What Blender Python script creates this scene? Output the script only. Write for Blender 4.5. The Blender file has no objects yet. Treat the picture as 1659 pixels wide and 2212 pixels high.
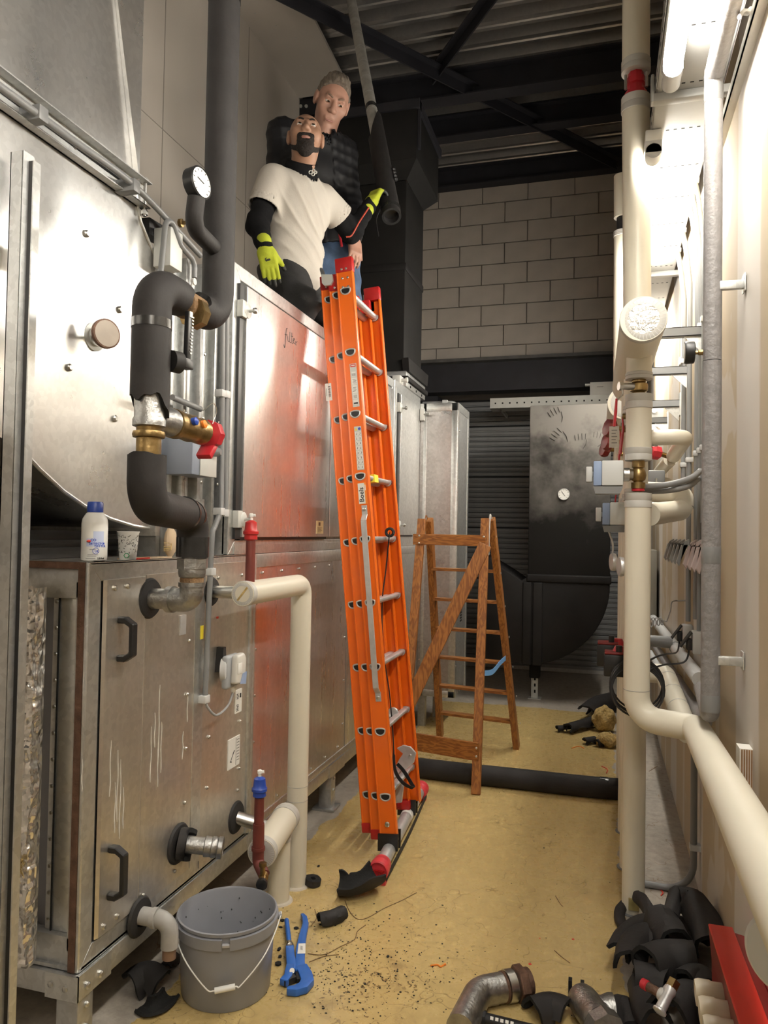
import bpy, bmesh, math, random
import numpy as np
from mathutils import Vector as V, Matrix, Euler
random.seed(7); rng = np.random.default_rng(7)
PI = math.pi
SC = bpy.context.scene
COL = SC.collection

# ------------------------------------------------------------------ camera
FOC = 1630.0; CAMH = 1.57
def _n(a): return a / np.linalg.norm(a)
_y = _n(np.array([474., 51., FOC]))
_z = np.array([.017, -1., .0264]); _z = _n(_z - _y * (_z @ _y))
_x = np.cross(_y, _z)
if _x[0] < 0: _x = -_x
AX = np.array([_x, _y, _z])                 # rows: world axes seen by the camera (right, down, forward)
cam_d = bpy.data.cameras.new('camera'); cam = bpy.data.objects.new('camera', cam_d); COL.objects.link(cam)
cam_d.sensor_fit = 'HORIZONTAL'; cam_d.sensor_width = 36.0; cam_d.lens = FOC / 1659 * 36
cam_d.clip_start = .02
M4 = Matrix.Identity(4)
for i in range(3):
    M4[i][0] = AX[i][0]; M4[i][1] = -AX[i][1]; M4[i][2] = -AX[i][2]
M4[0][3] = 0; M4[1][3] = 0; M4[2][3] = CAMH
cam.matrix_world = M4
SC.camera = cam
SC.view_settings.view_transform = 'Standard'; SC.view_settings.look = 'None'
SC.view_settings.gamma = 1.0; SC.view_settings.use_curve_mapping = False
SC.view_settings.exposure = 0.0
w = bpy.data.worlds.new('world'); SC.world = w; w.use_nodes = True
w.node_tree.nodes['Background'].inputs[0].default_value = (.9, .95, 1, 1)
w.node_tree.nodes['Background'].inputs[1].default_value = .02
TUBE_POWER = 135.0                           # emission strength of the fluorescent tubes
TUBE_COL = (1.0, .945, .85)

def at(u, v, X=None, Y=None, Z=None):
    """world point on the plane X=, Y= or Z= that the photograph shows at pixel (u, v)"""
    c = np.array([(u - 829.5) / FOC, (v - 1106) / FOC, 1.0]); r = AX @ c
    t = X / r[0] if X is not None else Y / r[1] if Y is not None else (Z - CAMH) / r[2]
    return V((r[0] * t, r[1] * t, CAMH + r[2] * t))

# ------------------------------------------------------------------ object helpers
ROOT = {}
def tag(o, label=None, cat=None, group=None, kind=None):
    if label: o['label'] = label
    if cat: o['category'] = cat
    if group: o['group'] = group
    if kind: o['kind'] = kind
    return o
def thing(name, label, cat, loc=(0, 0, 0), group=None, kind=None):
    o = bpy.data.objects.new(name, None); o.empty_display_size = .05; COL.objects.link(o)
    o.location = loc; ROOT[o.name] = V(loc)
    return tag(o, label, cat, group, kind)
def link(name, me, parent=None, loc=None):
    o = bpy.data.objects.new(name, me); COL.objects.link(o)
    if parent: o.parent = parent; ROOT[o.name] = ROOT[parent.name]
    if loc is not None: o.location = loc
    return o

def frame(d):
    d = V(d).normalized(); a = V((0, 0, 1)) if abs(d.z) < .9 else V((1, 0, 0))
    s = d.cross(a).normalized(); return s, d.cross(s).normalized() * -1, d
class MB:
    def __init__(s): s.v = []; s.f = []; s.mi = []; s.cur = 0
    def add(s, vs, fs):
        b = len(s.v); s.v += [tuple(p) for p in vs]; s.f += [tuple(i + b for i in f) for f in fs]; s.mi += [s.cur] * len(fs); return s
    def box(s, lo, hi):
        x0, y0, z0 = [min(a, b) for a, b in zip(lo, hi)]; x1, y1, z1 = [max(a, b) for a, b in zip(lo, hi)]
        return s.add([(x0,y0,z0),(x1,y0,z0),(x1,y1,z0),(x0,y1,z0),(x0,y0,z1),(x1,y0,z1),(x1,y1,z1),(x0,y1,z1)],
            [(0,3,2,1),(4,5,6,7),(0,1,5,4),(1,2,6,5),(2,3,7,6),(3,0,4,7)])
    def obox(s, c, u, vv, ww):
        """box with centre c and three half-extent vectors"""
        c, u, vv, ww = V(c), V(u), V(vv), V(ww)
        p = [c + a * u + b * vv + d * ww for d in (-1, 1) for a, b in ((-1,-1),(1,-1),(1,1),(-1,1))]
        fs = [(0,3,2,1),(4,5,6,7),(0,1,5,4),(1,2,6,5),(2,3,7,6),(3,0,4,7)]
        if u.cross(vv).dot(ww) < 0: fs = [f[::-1] for f in fs]
        return s.add(p, fs)
    def bar(s, a, b, wd, th, side=None):
        """rectangular bar from a to b; side = direction of its width"""
        a, b = V(a), V(b); d = (b - a)
        sd = V(side) if side is not None else frame(d)[0]
        sd = (sd - d * (sd.dot(d) / d.length_squared)).normalized(); t = d.normalized().cross(sd)
        return s.obox((a + b) / 2, sd * wd / 2, t * th / 2, d / 2)
    def tube(s, pts, r, seg=20, caps=True, closed=False, flat=None):
        pts = [V(p) for p in pts]; n = len(pts)
        rs = list(r) if isinstance(r, (list, tuple, np.ndarray)) else [r] * n
        tg = []
        for i in range(n):
            if closed: t = pts[(i + 1) % n] - pts[i - 1]
            elif i == 0: t = pts[1] - pts[0]
            elif i == n - 1: t = pts[-1] - pts[-2]
            else: t = (pts[i + 1] - pts[i]).normalized() + (pts[i] - pts[i - 1]).normalized()
            tg.append(t.normalized())
        sx, sy, _ = frame(tg[0]); vs = []
        for i in range(n):
            if i:
                sx = (sx - tg[i] * sx.dot(tg[i])).normalized(); 
            sy = tg[i].cross(sx)
            for k in range(seg):
                a = 2 * PI * k / seg
                ca, sa = math.cos(a), math.sin(a) * (flat or 1)
                vs.append(pts[i] + (sx * ca + sy * sa) * rs[i])
        fs = []
        for i in range(n if closed else n - 1):
            j = (i + 1) % n
            for k in range(seg):
                q = (k + 1) % seg
                fs.append((i*seg+k, i*seg+q, j*seg+q, j*seg+k))
        if caps and not closed:
            fs.append(tuple(range(seg))[::-1]); fs.append(tuple((n-1)*seg + k for k in range(seg)))
        return s.add(vs, fs)
    def cyl(s, a, b, r, r2=None, seg=20, caps=True):
        return s.tube([a, b], [r, r if r2 is None else r2], seg, caps)
    def lathe(s, prof, base, axis=(0, 0, 1), seg=28, sx=None):
        """prof: (radius, distance along axis) pairs"""
        fx, fy, d = frame(axis); base = V(base); vs = []; fs = []; n = len(prof)
        fy = d.cross(fx)
        for r, h in prof:
            for k in range(seg):
                a = 2 * PI * k / seg
                vs.append(base + d * h + (fx * math.cos(a) + fy * math.sin(a)) * r)
        for i in range(n - 1):
            for k in range(seg):
                q = (k + 1) % seg; fs.append((i*seg+k, i*seg+q, (i+1)*seg+q, (i+1)*seg+k))
        if prof[0][0] > 1e-6: fs.append(tuple(range(seg))[::-1])
        if prof[-1][0] > 1e-6: fs.append(tuple((n-1)*seg + k for k in range(seg)))
        return s.add(vs, fs)
    def prism(s, poly, org, u, vv, depth):
        """polygon in plane (u, vv) at org, extruded by vector depth"""
        org, u, vv, dp = V(org), V(u), V(vv), V(depth); n = len(poly)
        p = [org + u * a + vv * b for a, b in poly]; p += [q + dp for q in p]
        fs = [tuple(range(n)), tuple(range(2*n - 1, n - 1, -1))] + [((i+1) % n, i, n + i, n + (i+1) % n) for i in range(n)]
        ar = sum(poly[i][0]*poly[(i+1)%n][1] - poly[(i+1)%n][0]*poly[i][1] for i in range(n))
        if ar * u.cross(vv).dot(dp) > 0: fs = [f[::-1] for f in fs]
        return s.add(p, fs)
    def ball(s, c, r, seg=14, sc=(1, 1, 1)):
        rr = seg // 2; vs = []; fs = []; c = V(c)
        for i in range(rr + 1):
            t = PI * i / rr
            for k in range(seg):
                a = 2*PI*k/seg; vs.append(c + V((math.sin(t)*math.cos(a)*sc[0], math.sin(t)*math.sin(a)*sc[1], math.cos(t)*sc[2])) * r)
        for i in range(rr):
            for k in range(seg):
                q = (k+1) % seg; fs.append((i*seg+k, (i+1)*seg+k, (i+1)*seg+q, i*seg+q))
        return s.add(vs, fs)
    def sheet(s, rows, th=0):
        """grid of points -> surface"""
        n = len(rows); m = len(rows[0]); vs = [p for r in rows for p in r]
        return s.add(vs, [(i*m+j, i*m+j+1, (i+1)*m+j+1, (i+1)*m+j) for i in range(n-1) for j in range(m-1)])
    def mesh(s, name, mats, off=(0,0,0), ang=38, bevel=0, seg=2, weld=False):
        me = bpy.data.meshes.new(name)
        o = V(off)
        me.from_pydata([(p[0]-o.x, p[1]-o.y, p[2]-o.z) for p in s.v], [], s.f)
        for m in (mats if isinstance(mats, (list, tuple)) else [mats]): me.materials.append(m)
        if max(s.mi, default=0): me.polygons.foreach_set('material_index', s.mi)
        if bevel or weld:
            bm = bmesh.new(); bm.from_mesh(me)
            if weld: bmesh.ops.remove_doubles(bm, verts=bm.verts, dist=1e-5)
            if bevel:
                es = [e for e in bm.edges if len(e.link_faces) == 2 and e.calc_face_angle(0) > .6]
                bmesh.ops.bevel(bm, geom=es, offset=bevel, segments=seg, affect='EDGES', profile=.5, clamp_overlap=True)
            bm.to_mesh(me); bm.free()
        me.validate()
        if ang:
            me.polygons.foreach_set('use_smooth', [True] * len(me.polygons)); me.set_sharp_from_angle(angle=math.radians(ang))
        me.update(); return me
    def build(s, name, mats, parent=None, loc=None, **k):
        """one mesh object; top-level ones get their origin at loc"""
        if parent is not None: off = ROOT[parent.name]
        else:
            if loc is None:
                a = np.array(s.v); lo, hi = a.min(0), a.max(0); loc = ((lo[0]+hi[0])/2, (lo[1]+hi[1])/2, lo[2])
            off = V(loc)
        o = link(name, s.mesh(name, mats, off, **k), parent)
        if parent is None: o.location = off; ROOT[o.name] = V(off)
        return o

def rpath(pts, rad, n=7):
    """polyline with rounded corners"""
    pts = [V(p) for p in pts]; out = [pts[0]]
    for i in range(1, len(pts) - 1):
        a, p, b = pts[i-1], pts[i], pts[i+1]; da = (a - p); db = (b - p)
        r = rad[i-1] if isinstance(rad, (list, tuple)) else rad
        ang = da.angle(db); half = ang / 2
        t = min(r / math.tan(half) if half > .01 else 0, da.length * .49, db.length * .49)
        if ang > PI - .02: out.append(p); continue
        r = t * math.tan(half)
        bis = (da.normalized() + db.normalized()).normalized(); c = p + bis * (r / math.sin(half))
        s0 = p + da.normalized() * t - c; s1 = p + db.normalized() * t - c; tot = s0.angle(s1)
        for k in range(n + 1):
            f = k / n
            out.append(c + (s0 * math.sin((1-f)*tot) + s1 * math.sin(f*tot)) / math.sin(tot))
    out.append(pts[-1]); return out
def bez(p0, p1, p2, p3, n=16):
    p0, p1, p2, p3 = V(p0), V(p1), V(p2), V(p3)
    return [p0*(1-t)**3 + p1*3*t*(1-t)**2 + p2*3*t*t*(1-t) + p3*t**3 for t in [i/n for i in range(n+1)]]
def spline(pts, n=6):
    pts = [V(p) for p in pts]; P = [pts[0]*2-pts[1]] + pts + [pts[-1]*2-pts[-2]]; out = []
    for i in range(1, len(P)-2):
        a, b, c, d = P[i-1:i+3]
        for k in range(n):
            t = k/n; out.append(.5*((2*b)+(c-a)*t+(2*a-5*b+4*c-d)*t*t+(3*b-a-3*c+d)*t**3))
    out.append(pts[-1]); return out

# ------------------------------------------------------------------ signed-distance modelling (soft bodies, rags, scraps)
def s_cap(P, a, b, ra, rb=None):
    rb = ra if rb is None else rb; a = np.array(a, float); b = np.array(b, float); ab = b - a
    t = np.clip(((P - a) @ ab) / max(ab @ ab, 1e-12), 0, 1)
    return np.linalg.norm(P - a - t[..., None] * ab, axis=-1) - (ra + (rb - ra) * t)
def s_ell(P, c, r, R=None):
    q = P - np.array(c, float)
    if R is not None: q = q @ np.array(R)            # columns of R are the ellipsoid's axes
    r = np.array(r, float); k0 = np.linalg.norm(q / r, axis=-1); k1 = np.linalg.norm(q / r**2, axis=-1)
    return k0 * (k0 - 1) / np.maximum(k1, 1e-9)
def s_box(P, c, h, R=None, rd=0):
    q = P - np.array(c, float)
    if R is not None: q = q @ np.array(R)
    d = np.abs(q) - (np.array(h, float) - rd)
    return np.linalg.norm(np.maximum(d, 0), axis=-1) + np.minimum(d.max(-1), 0) - rd
def smin(a, b, k):
    h = np.clip(.5 + .5 * (b - a) / k, 0, 1); return b * (1 - h) + a * h - k * h * (1 - h)
def sU(ds, k):
    o = ds[0]
    for d in ds[1:]: o = smin(o, d, k)
    return o
def s_pl(P, p, n): n = np.array(V(n).normalized()); return (P - np.array(p, float)) @ n      # keep the side n points away from
def sdf_mb(fn, lo, hi, h):
    """surface nets over fn on a grid of pitch h"""
    lo = np.array(lo, float); hi = np.array(hi, float); n = np.ceil((hi - lo) / h).astype(int) + 1
    ax = [lo[i] + h * np.arange(n[i]) for i in range(3)]
    P = np.stack(np.meshgrid(*ax, indexing='ij'), -1).astype(np.float32); D = fn(P).astype(np.float32)
    S = D < 0; mb = MB()
    c = np.zeros(tuple(n - 1), np.int8)
    for i in (0, 1):
        for j in (0, 1):
            for k in (0, 1): c += S[i:n[0]-1+i, j:n[1]-1+j, k:n[2]-1+k]
    idx = np.argwhere((c > 0) & (c < 8))
    if not len(idx): return mb
    acc = np.zeros((len(idx), 3)); cnt = np.zeros(len(idx)); cor = [(i, j, k) for i in (0,1) for j in (0,1) for k in (0,1)]
    for a in range(8):
        for b in range(a + 1, 8):
            A, B = np.array(cor[a]), np.array(cor[b])
            if np.abs(A - B).sum() != 1: continue
            da = D[tuple((idx + A).T)]; db = D[tuple((idx + B).T)]; mk = (da < 0) != (db < 0)
            t = np.where(mk, da / np.where(mk, da - db, 1), 0)
            acc[mk] += (A + (B - A) * t[:, None])[mk]; cnt[mk] += 1
    vs = lo + (idx + acc / cnt[:, None]) * h
    vid = -np.ones(tuple(n - 1), int); vid[tuple(idx.T)] = np.arange(len(idx)); fs = []
    for d in range(3):
        e = [0, 0, 0]; e[d] = 1; e = np.array(e); u = np.roll(e, 1); w_ = np.roll(e, 2)
        sl0 = tuple(slice(0, n[i] - e[i]) for i in range(3)); sl1 = tuple(slice(e[i], n[i]) for i in range(3))
        ed = np.argwhere(S[sl0] != S[sl1])
        ok = np.ones(len(ed), bool)
        for i in range(3):
            if i != d: ok &= (ed[:, i] > 0) & (ed[:, i] < n[i] - 1)
        ed = ed[ok]; q = np.stack([vid[tuple((ed - u - w_).T)], vid[tuple((ed - w_).T)], vid[tuple(ed.T)], vid[tuple((ed - u).T)]], 1)
        fl = S[tuple(ed.T)]; q[~fl] = q[~fl][:, ::-1]; fs += [tuple(r) for r in q.tolist() if min(r) >= 0]
    mb.add(vs.tolist(), fs); return mb

# ------------------------------------------------------------------ materials
def mat(name, col, rough=.5, metal=0., var=0., vsc=6., bump=0., bsc=40., spec=.5, coat=0., emit=None, stretch=(1,1,1), dark=None, rvar=0., alpha=None):
    m = bpy.data.materials.new(name); m.use_nodes = True; nt = m.node_tree; N = nt.nodes; L = nt.links; b = N['Principled BSDF']
    b.inputs['Base Color'].default_value = (*col, 1); b.inputs['Roughness'].default_value = rough; b.inputs['Metallic'].default_value = metal
    b.inputs['Specular IOR Level'].default_value = spec; b.inputs['Coat Weight'].default_value = coat
    if emit: b.inputs['Emission Color'].default_value = (*emit[0], 1); b.inputs['Emission Strength'].default_value = emit[1]
    if alpha: b.inputs['Transmission Weight'].default_value = alpha
    if var or bump or rvar:
        tc = N.new('ShaderNodeTexCoord'); mp = N.new('ShaderNodeMapping'); L.new(tc.outputs['Object'], mp.inputs[0]); mp.inputs['Scale'].default_value = stretch
    if var or rvar:
        n = N.new('ShaderNodeTexNoise'); n.inputs['Scale'].default_value = vsc; n.inputs['Detail'].default_value = 6; L.new(mp.outputs[0], n.inputs[0])
        if var:
            r = N.new('ShaderNodeValToRGB'); e = r.color_ramp.elements; e[0].position = .3; e[1].position = .7
            d = dark or tuple(c * (1 - var) for c in col); e[0].color = (*d, 1); e[1].color = (*[min(1, c * (1 + var * .4)) for c in col], 1)
            L.new(n.outputs[0], r.inputs[0]); L.new(r.outputs[0], b.inputs['Base Color'])
        if rvar:
            mr = N.new('ShaderNodeMapRange'); mr.inputs[1].default_value = .3; mr.inputs[2].default_value = .7
            mr.inputs[3].default_value = max(.03, rough - rvar); mr.inputs[4].default_value = min(1, rough + rvar); L.new(n.outputs[0], mr.inputs[0]); L.new(mr.outputs[0], b.inputs['Roughness'])
    if bump:
        n2 = N.new('ShaderNodeTexNoise'); n2.inputs['Scale'].default_value = bsc; n2.inputs['Detail'].default_value = 4; L.new(mp.outputs[0], n2.inputs[0])
        bp = N.new('ShaderNodeBump'); bp.inputs['Strength'].default_value = bump; bp.inputs['Distance'].default_value = .01; L.new(n2.outputs[0], bp.inputs['Height']); L.new(bp.outputs[0], b.inputs['Normal'])
    return m
def galv(name, col=(.62,.63,.63), rough=.33, spangle=.12, streak=0., wave=.25, wsc=1.6, rvar=.1):
    """galvanised sheet: spangle, soft smears, slightly buckled"""
    m = bpy.data.materials.new(name); m.use_nodes = True; nt = m.node_tree; N = nt.nodes; L = nt.links; b = N['Principled BSDF']
    b.inputs['Metallic'].default_value = .9; tc = N.new('ShaderNodeTexCoord')
    vo = N.new('ShaderNodeTexVoronoi'); vo.inputs['Scale'].default_value = 60; L.new(tc.outputs['Object'], vo.inputs['Vector'])
    no = N.new('ShaderNodeTexNoise'); no.inputs['Scale'].default_value = 5; no.inputs['Detail'].default_value = 7; no.inputs['Roughness'].default_value = .65
    mp = N.new('ShaderNodeMapping'); L.new(tc.outputs['Object'], mp.inputs[0]); L.new(mp.outputs[0], no.inputs['Vector'])
    if streak: mp.inputs['Scale'].default_value = (4, 4, .35)
    sep = N.new('ShaderNodeSeparateColor'); L.new(vo.outputs['Color'], sep.inputs[0])
    ma = N.new('ShaderNodeMapRange'); ma.inputs[3].default_value = 1 - spangle; ma.inputs[4].default_value = 1 + spangle * .5; L.new(sep.outputs[0], ma.inputs[0])
    mb_ = N.new('ShaderNodeMapRange'); mb_.inputs[1].default_value = .3; mb_.inputs[2].default_value = .7; mb_.inputs[3].default_value = .9; mb_.inputs[4].default_value = 1.04; L.new(no.outputs[0], mb_.inputs[0])
    mu = N.new('ShaderNodeMath'); mu.operation = 'MULTIPLY'; L.new(ma.outputs[0], mu.inputs[0]); L.new(mb_.outputs[0], mu.inputs[1])
    mx = N.new('ShaderNodeVectorMath'); mx.operation = 'SCALE'; mx.inputs[0].default_value = col; L.new(mu.outputs[0], mx.inputs['Scale']); L.new(mx.outputs[0], b.inputs['Base Color'])
    mr = N.new('ShaderNodeMapRange'); mr.inputs[1].default_value = .3; mr.inputs[2].default_value = .7; mr.inputs[3].default_value = rough + rvar; mr.inputs[4].default_value = max(.05, rough - rvar); L.new(no.outputs[0], mr.inputs[0]); L.new(mr.outputs[0], b.inputs['Roughness'])
    n2 = N.new('ShaderNodeTexNoise'); n2.inputs['Scale'].default_value = wsc; n2.inputs['Detail'].default_value = 1; L.new(tc.outputs['Object'], n2.inputs['Vector'])
    bp = N.new('ShaderNodeBump'); bp.inputs['Strength'].default_value = wave; bp.inputs['Distance'].default_value = .05; L.new(n2.outputs[0], bp.inputs['Height']); L.new(bp.outputs[0], b.inputs['Normal'])
    return m

M = dict(
 galv=galv('galvanised_sheet', (.7,.71,.7), .38, rvar=.05), galv_dull=galv('dull_galvanised_sheet', (.58,.59,.59), .45, rvar=.04), galv_mirror=galv('bright_sheet', (.84,.83,.82), .3, .05, 1, .35, 1.3, .05),
 galv_panel=galv('streaked_sheet', (.74,.71,.66), .36, .08, 1, .25, 1.4, .06), duct=galv('buckled_duct_sheet', (.74,.74,.73), .3, .07, 0, .6, 2.0, .04),
 galv_white=mat('dull_zinc_plate', (.62,.63,.6), .5, .3, .08, 8),
 steel=mat('zinc_steel', (.6,.6,.58), .3, 1., .15, 20), steel_rough=mat('cast_galvanised_fitting', (.42,.42,.41), .42, 1., .3, 30, .25, 80), alu=mat('aluminium', (.6,.6,.6), .4, .55, .12, 25, .1, 60, stretch=(1,1,1)),
 brass=mat('dull_brass', (.36,.25,.11), .38, 1., .4, 25, .15, 70), rust=mat('rusty_iron', (.16,.09,.06), .65, .5, .4, 40, .3, 90), brown_tape=mat('hemp_brown', (.22,.13,.06), .8, 0, .4, 60, .5, 120),
 cream=mat('cream_pvc_jacket', (.68,.64,.53), .38, 0, .04, 4), cream_tape=mat('grey_white_tape', (.5,.49,.46), .45, 0, .06, 12), foil_cap=mat('foil_end_cap', (.6,.6,.58), .35, .9, .1, 40, .6, 60),
 foam=mat('black_foam', (.027,.025,.025), .65, 0, .25, 12, .08, 90, spec=.28), foam_blk=mat('black_foam_cut', (.008,.008,.008), .9, 0, .2, 30, .3, 80), foam_grey=mat('grey_foam_jacket', (.23,.22,.22), .5, 0, .15, 30, .35, 70), tape_blk=mat('black_tape', (.02,.02,.02), .25, 0, .2, 30),
 black=mat('black_plastic', (.012,.012,.013), .4), rubber=mat('black_rubber', (.015,.014,.014), .7), darkgap=mat('dark_gap', (.006,.006,.006), .9),
 duct_blk=mat('black_duct_foam', (.012,.011,.011), .65, 0, .5, 3, .08, 60, spec=.25), duct_dusty=mat('dusty_duct_foam', (.013,.0125,.012), .7, 0, .3, 4, .08, 60, spec=.2),
 beam=mat('dark_blue_steel_paint', (.018,.018,.024), .6, 0, .3, 5), deck=galv('roof_deck_sheet', (.42,.41,.40), .36, .06, 0, .1, 1, .05),
 orange=mat('orange_fibreglass', (.83,.15,.008), .3, 0, .07, 5, .03, 30, coat=.2), redcap=mat('red_plastic', (.42,.012,.012), .4, 0, .1, 10), redpaint=mat('red_enamel', (.68,.035,.025), .35, 0, .05, 8), darkred=mat('dark_red_enamel', (.2,.014,.014), .4, 0, .15, 8),
 oxide=mat('red_oxide_pipe', (.15,.03,.022), .5, 0, .2, 14), redlever=mat('red_lever', (.45,.02,.03), .35), blue=mat('blue_plastic_cap', (.02,.06,.35), .35, 0, .1, 20), blue_tool=mat('blue_tool_enamel', (.03,.14,.52), .35, 0, .12, 20), skyblue=mat('pale_blue_strap', (.18,.42,.8), .5),
 grey=mat('grey_conduit', (.2,.205,.21), .4), grey_light=mat('light_grey_plastic', (.55,.56,.56), .4), box_grey=mat('pale_grey_housing', (.6,.62,.62), .4), box_blue=mat('pale_blue_housing', (.27,.36,.55), .4), white=mat('white_plastic', (.8,.8,.77), .35), paper=mat('white_label', (.78,.77,.73), .5), bucket=mat('grey_bucket_plastic', (.25,.26,.29), .32, 0, .06, 10), ink=mat('black_ink', (.02,.02,.02), .6), inkgrey=mat('grey_ink', (.3,.3,.3), .6), inkblue=mat('blue_ink', (.03,.08,.5), .5), inkred=mat('red_ink', (.6,.05,.03), .5), yellow=mat('yellow_sticker', (.85,.7,.05), .5), cardboard=mat('tan_paper', (.5,.38,.25), .7), orangeink=mat('orange_print', (.85,.25,.03), .5),
 wool=mat('yellow_mineral_wool', (.5,.36,.14), .95, 0, .4, 60, .9, 90), plyedge=mat('plywood_edge', (.3,.17,.08), .7, 0, .3, 30), timber_w=mat('white_painted_timber', (.72,.7,.65), .6),
 tape_clear=mat('dial_face', (.8,.8,.77), .4), dial_tan=mat('old_dial', (.4,.34,.28), .4, 0, .1, 20), glass=mat('dial_glass', (.95,.95,.95), .05, 0, alpha=.95), strap=mat('black_webbing', (.015,.015,.016), .75, 0, .2, 80),
 iron=mat('black_iron', (.02,.02,.022), .45, .3, .2, 20),
)
_w = bpy.data.materials.new('pine'); _w.use_nodes = True
def wood(name, c0, c1, axis='Z', sc=1.):
    m = bpy.data.materials.new(name); m.use_nodes = True; N = m.node_tree.nodes; L = m.node_tree.links; b = N['Principled BSDF']
    tc = N.new('ShaderNodeTexCoord'); mp = N.new('ShaderNodeMapping'); L.new(tc.outputs['Object'], mp.inputs[0])
    mp.inputs['Scale'].default_value = (14*sc, 14*sc, 1.1*sc) if axis == 'Z' else (1.1*sc, 14*sc, 14*sc)
    n = N.new('ShaderNodeTexNoise'); n.inputs['Scale'].default_value = 2.2; n.inputs['Detail'].default_value = 3; n.inputs['Distortion'].default_value = .4; L.new(mp.outputs[0], n.inputs[0])
    wv = N.new('ShaderNodeMath'); wv.operation = 'MULTIPLY'; wv.inputs[1].default_value = 34; L.new(n.outputs[0], wv.inputs[0])
    sn = N.new('ShaderNodeMath'); sn.operation = 'SINE'; L.new(wv.outputs[0], sn.inputs[0])
    r = N.new('ShaderNodeValToRGB'); r.color_ramp.elements[0].position = .1; r.color_ramp.elements[0].color = (*c1, 1); r.color_ramp.elements[1].position = .95; r.color_ramp.elements[1].color = (*c0, 1)
    mr = N.new('ShaderNodeMapRange'); mr.inputs[1].default_value = -1; L.new(sn.outputs[0], mr.inputs[0]); L.new(mr.outputs[0], r.inputs[0]); L.new(r.outputs[0], b.inputs['Base Color'])
    b.inputs['Roughness'].default_value = .42; return m
M['pine'] = wood('varnished_pine', (.34,.135,.03), (.2,.07,.014)); M['pine_x'] = wood('varnished_pine_crosswise', (.34,.135,.03), (.2,.07,.014), 'X')
bpy.data.materials.remove(_w)

def text(s, size, org, u, up, m, parent, name='lettering', ext=.0006, bold=0, align='LEFT'):
    """raised flat lettering: baseline starts at org, runs along u"""
    cu = bpy.data.curves.new('t', 'FONT'); cu.body = s; cu.size = size; cu.extrude = ext; cu.offset = bold; cu.align_x = align; cu.resolution_u = 2
    t = bpy.data.objects.new('t', cu); COL.objects.link(t)
    dg = bpy.context.evaluated_depsgraph_get(); me = bpy.data.meshes.new_from_object(t.evaluated_get(dg)); bpy.data.objects.remove(t)
    u = V(u).normalized(); up = V(up); up = (up - u * up.dot(u)).normalized(); w_ = u.cross(up)
    off = ROOT[parent.name]; mx = Matrix((( u.x, up.x, w_.x, 0), (u.y, up.y, w_.y, 0), (u.z, up.z, w_.z, 0), (0, 0, 0, 1))); mx.translation = V(org) - off
    me.transform(mx); me.materials.clear(); me.materials.append(m); me.name = name
    return link(name, me, parent)
# ================================================================== THE ROOM
XR, XL, YB, ZC = .42, -2.82, 8.5, 5.75
def nodes(name):
    m = bpy.data.materials.new(name); m.use_nodes = True; nt = m.node_tree
    return m, nt.nodes, nt.links, nt.nodes['Principled BSDF']
def mth(N, L, op, a, b=None, clamp=False):
    n = N.new('ShaderNodeMath'); n.operation = op; n.use_clamp = clamp
    for i, x in enumerate((a, b)):
        if x is None: continue
        if isinstance(x, (int, float)): n.inputs[i].default_value = x
        else: L.new(x, n.inputs[i])
    return n.outputs[0]
def ramp(N, L, v, a, b):
    n = N.new('ShaderNodeMapRange'); n.inputs[1].default_value = a; n.inputs[2].default_value = b; L.new(v, n.inputs[0]); return n.outputs[0]
def noise(N, L, vec, sc, det=5, rough=.55, dist=0):
    n = N.new('ShaderNodeTexNoise'); n.inputs['Scale'].default_value = sc; n.inputs['Detail'].default_value = det; n.inputs['Roughness'].default_value = rough; n.inputs['Distortion'].default_value = dist
    L.new(vec, n.inputs['Vector']); return n.outputs[0]
def mixc(N, L, f, a, b):
    n = N.new('ShaderNodeMix'); n.data_type = 'RGBA'
    if isinstance(f, (int, float)): n.inputs[0].default_value = f
    else: L.new(f, n.inputs[0])
    for k, x in ((6, a), (7, b)):
        if isinstance(x, tuple): n.inputs[k].default_value = (*x, 1)
        else: L.new(x, n.inputs[k])
    return n.outputs[2]

# floor: worn yellow coating in the walkway, bare concrete along the edges, oil spots and scuffs
m, N, L, B = nodes('coated_floor'); g = N.new('ShaderNodeNewGeometry').outputs['Position']
sp = N.new('ShaderNodeSeparateXYZ'); L.new(g, sp.inputs[0]); X, Y = sp.outputs[0], sp.outputs[1]
nb = noise(N, L, g, 3.2, 6); nf = noise(N, L, g, 22, 8, .7); nl = noise(N, L, g, 1.1, 4)
edge = mth(N, L, 'MULTIPLY', mth(N, L, 'SUBTRACT', nb, .5), .22)
xa = mth(N, L, 'ADD', X, edge); ya = mth(N, L, 'ADD', Y, edge)
inR = mth(N, L, 'LESS_THAN', xa, .1); inL = mth(N, L, 'GREATER_THAN', xa, -1.42); inB = mth(N, L, 'LESS_THAN', ya, 7.0)
yel = mth(N, L, 'MULTIPLY', mth(N, L, 'MULTIPLY', inR, inL), inB)
yc_ = mixc(N, L, ramp(N, L, nl, .35, .68), (.60, .445, .19), (.52, .39, .165)); yc_ = mixc(N, L, ramp(N, L, nf, .35, .75), yc_, (.45, .33, .135))
cc = mixc(N, L, ramp(N, L, nf, .3, .7), (.46, .42, .36), (.3, .27, .23))
base = mixc(N, L, yel, cc, yc_)
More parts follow.
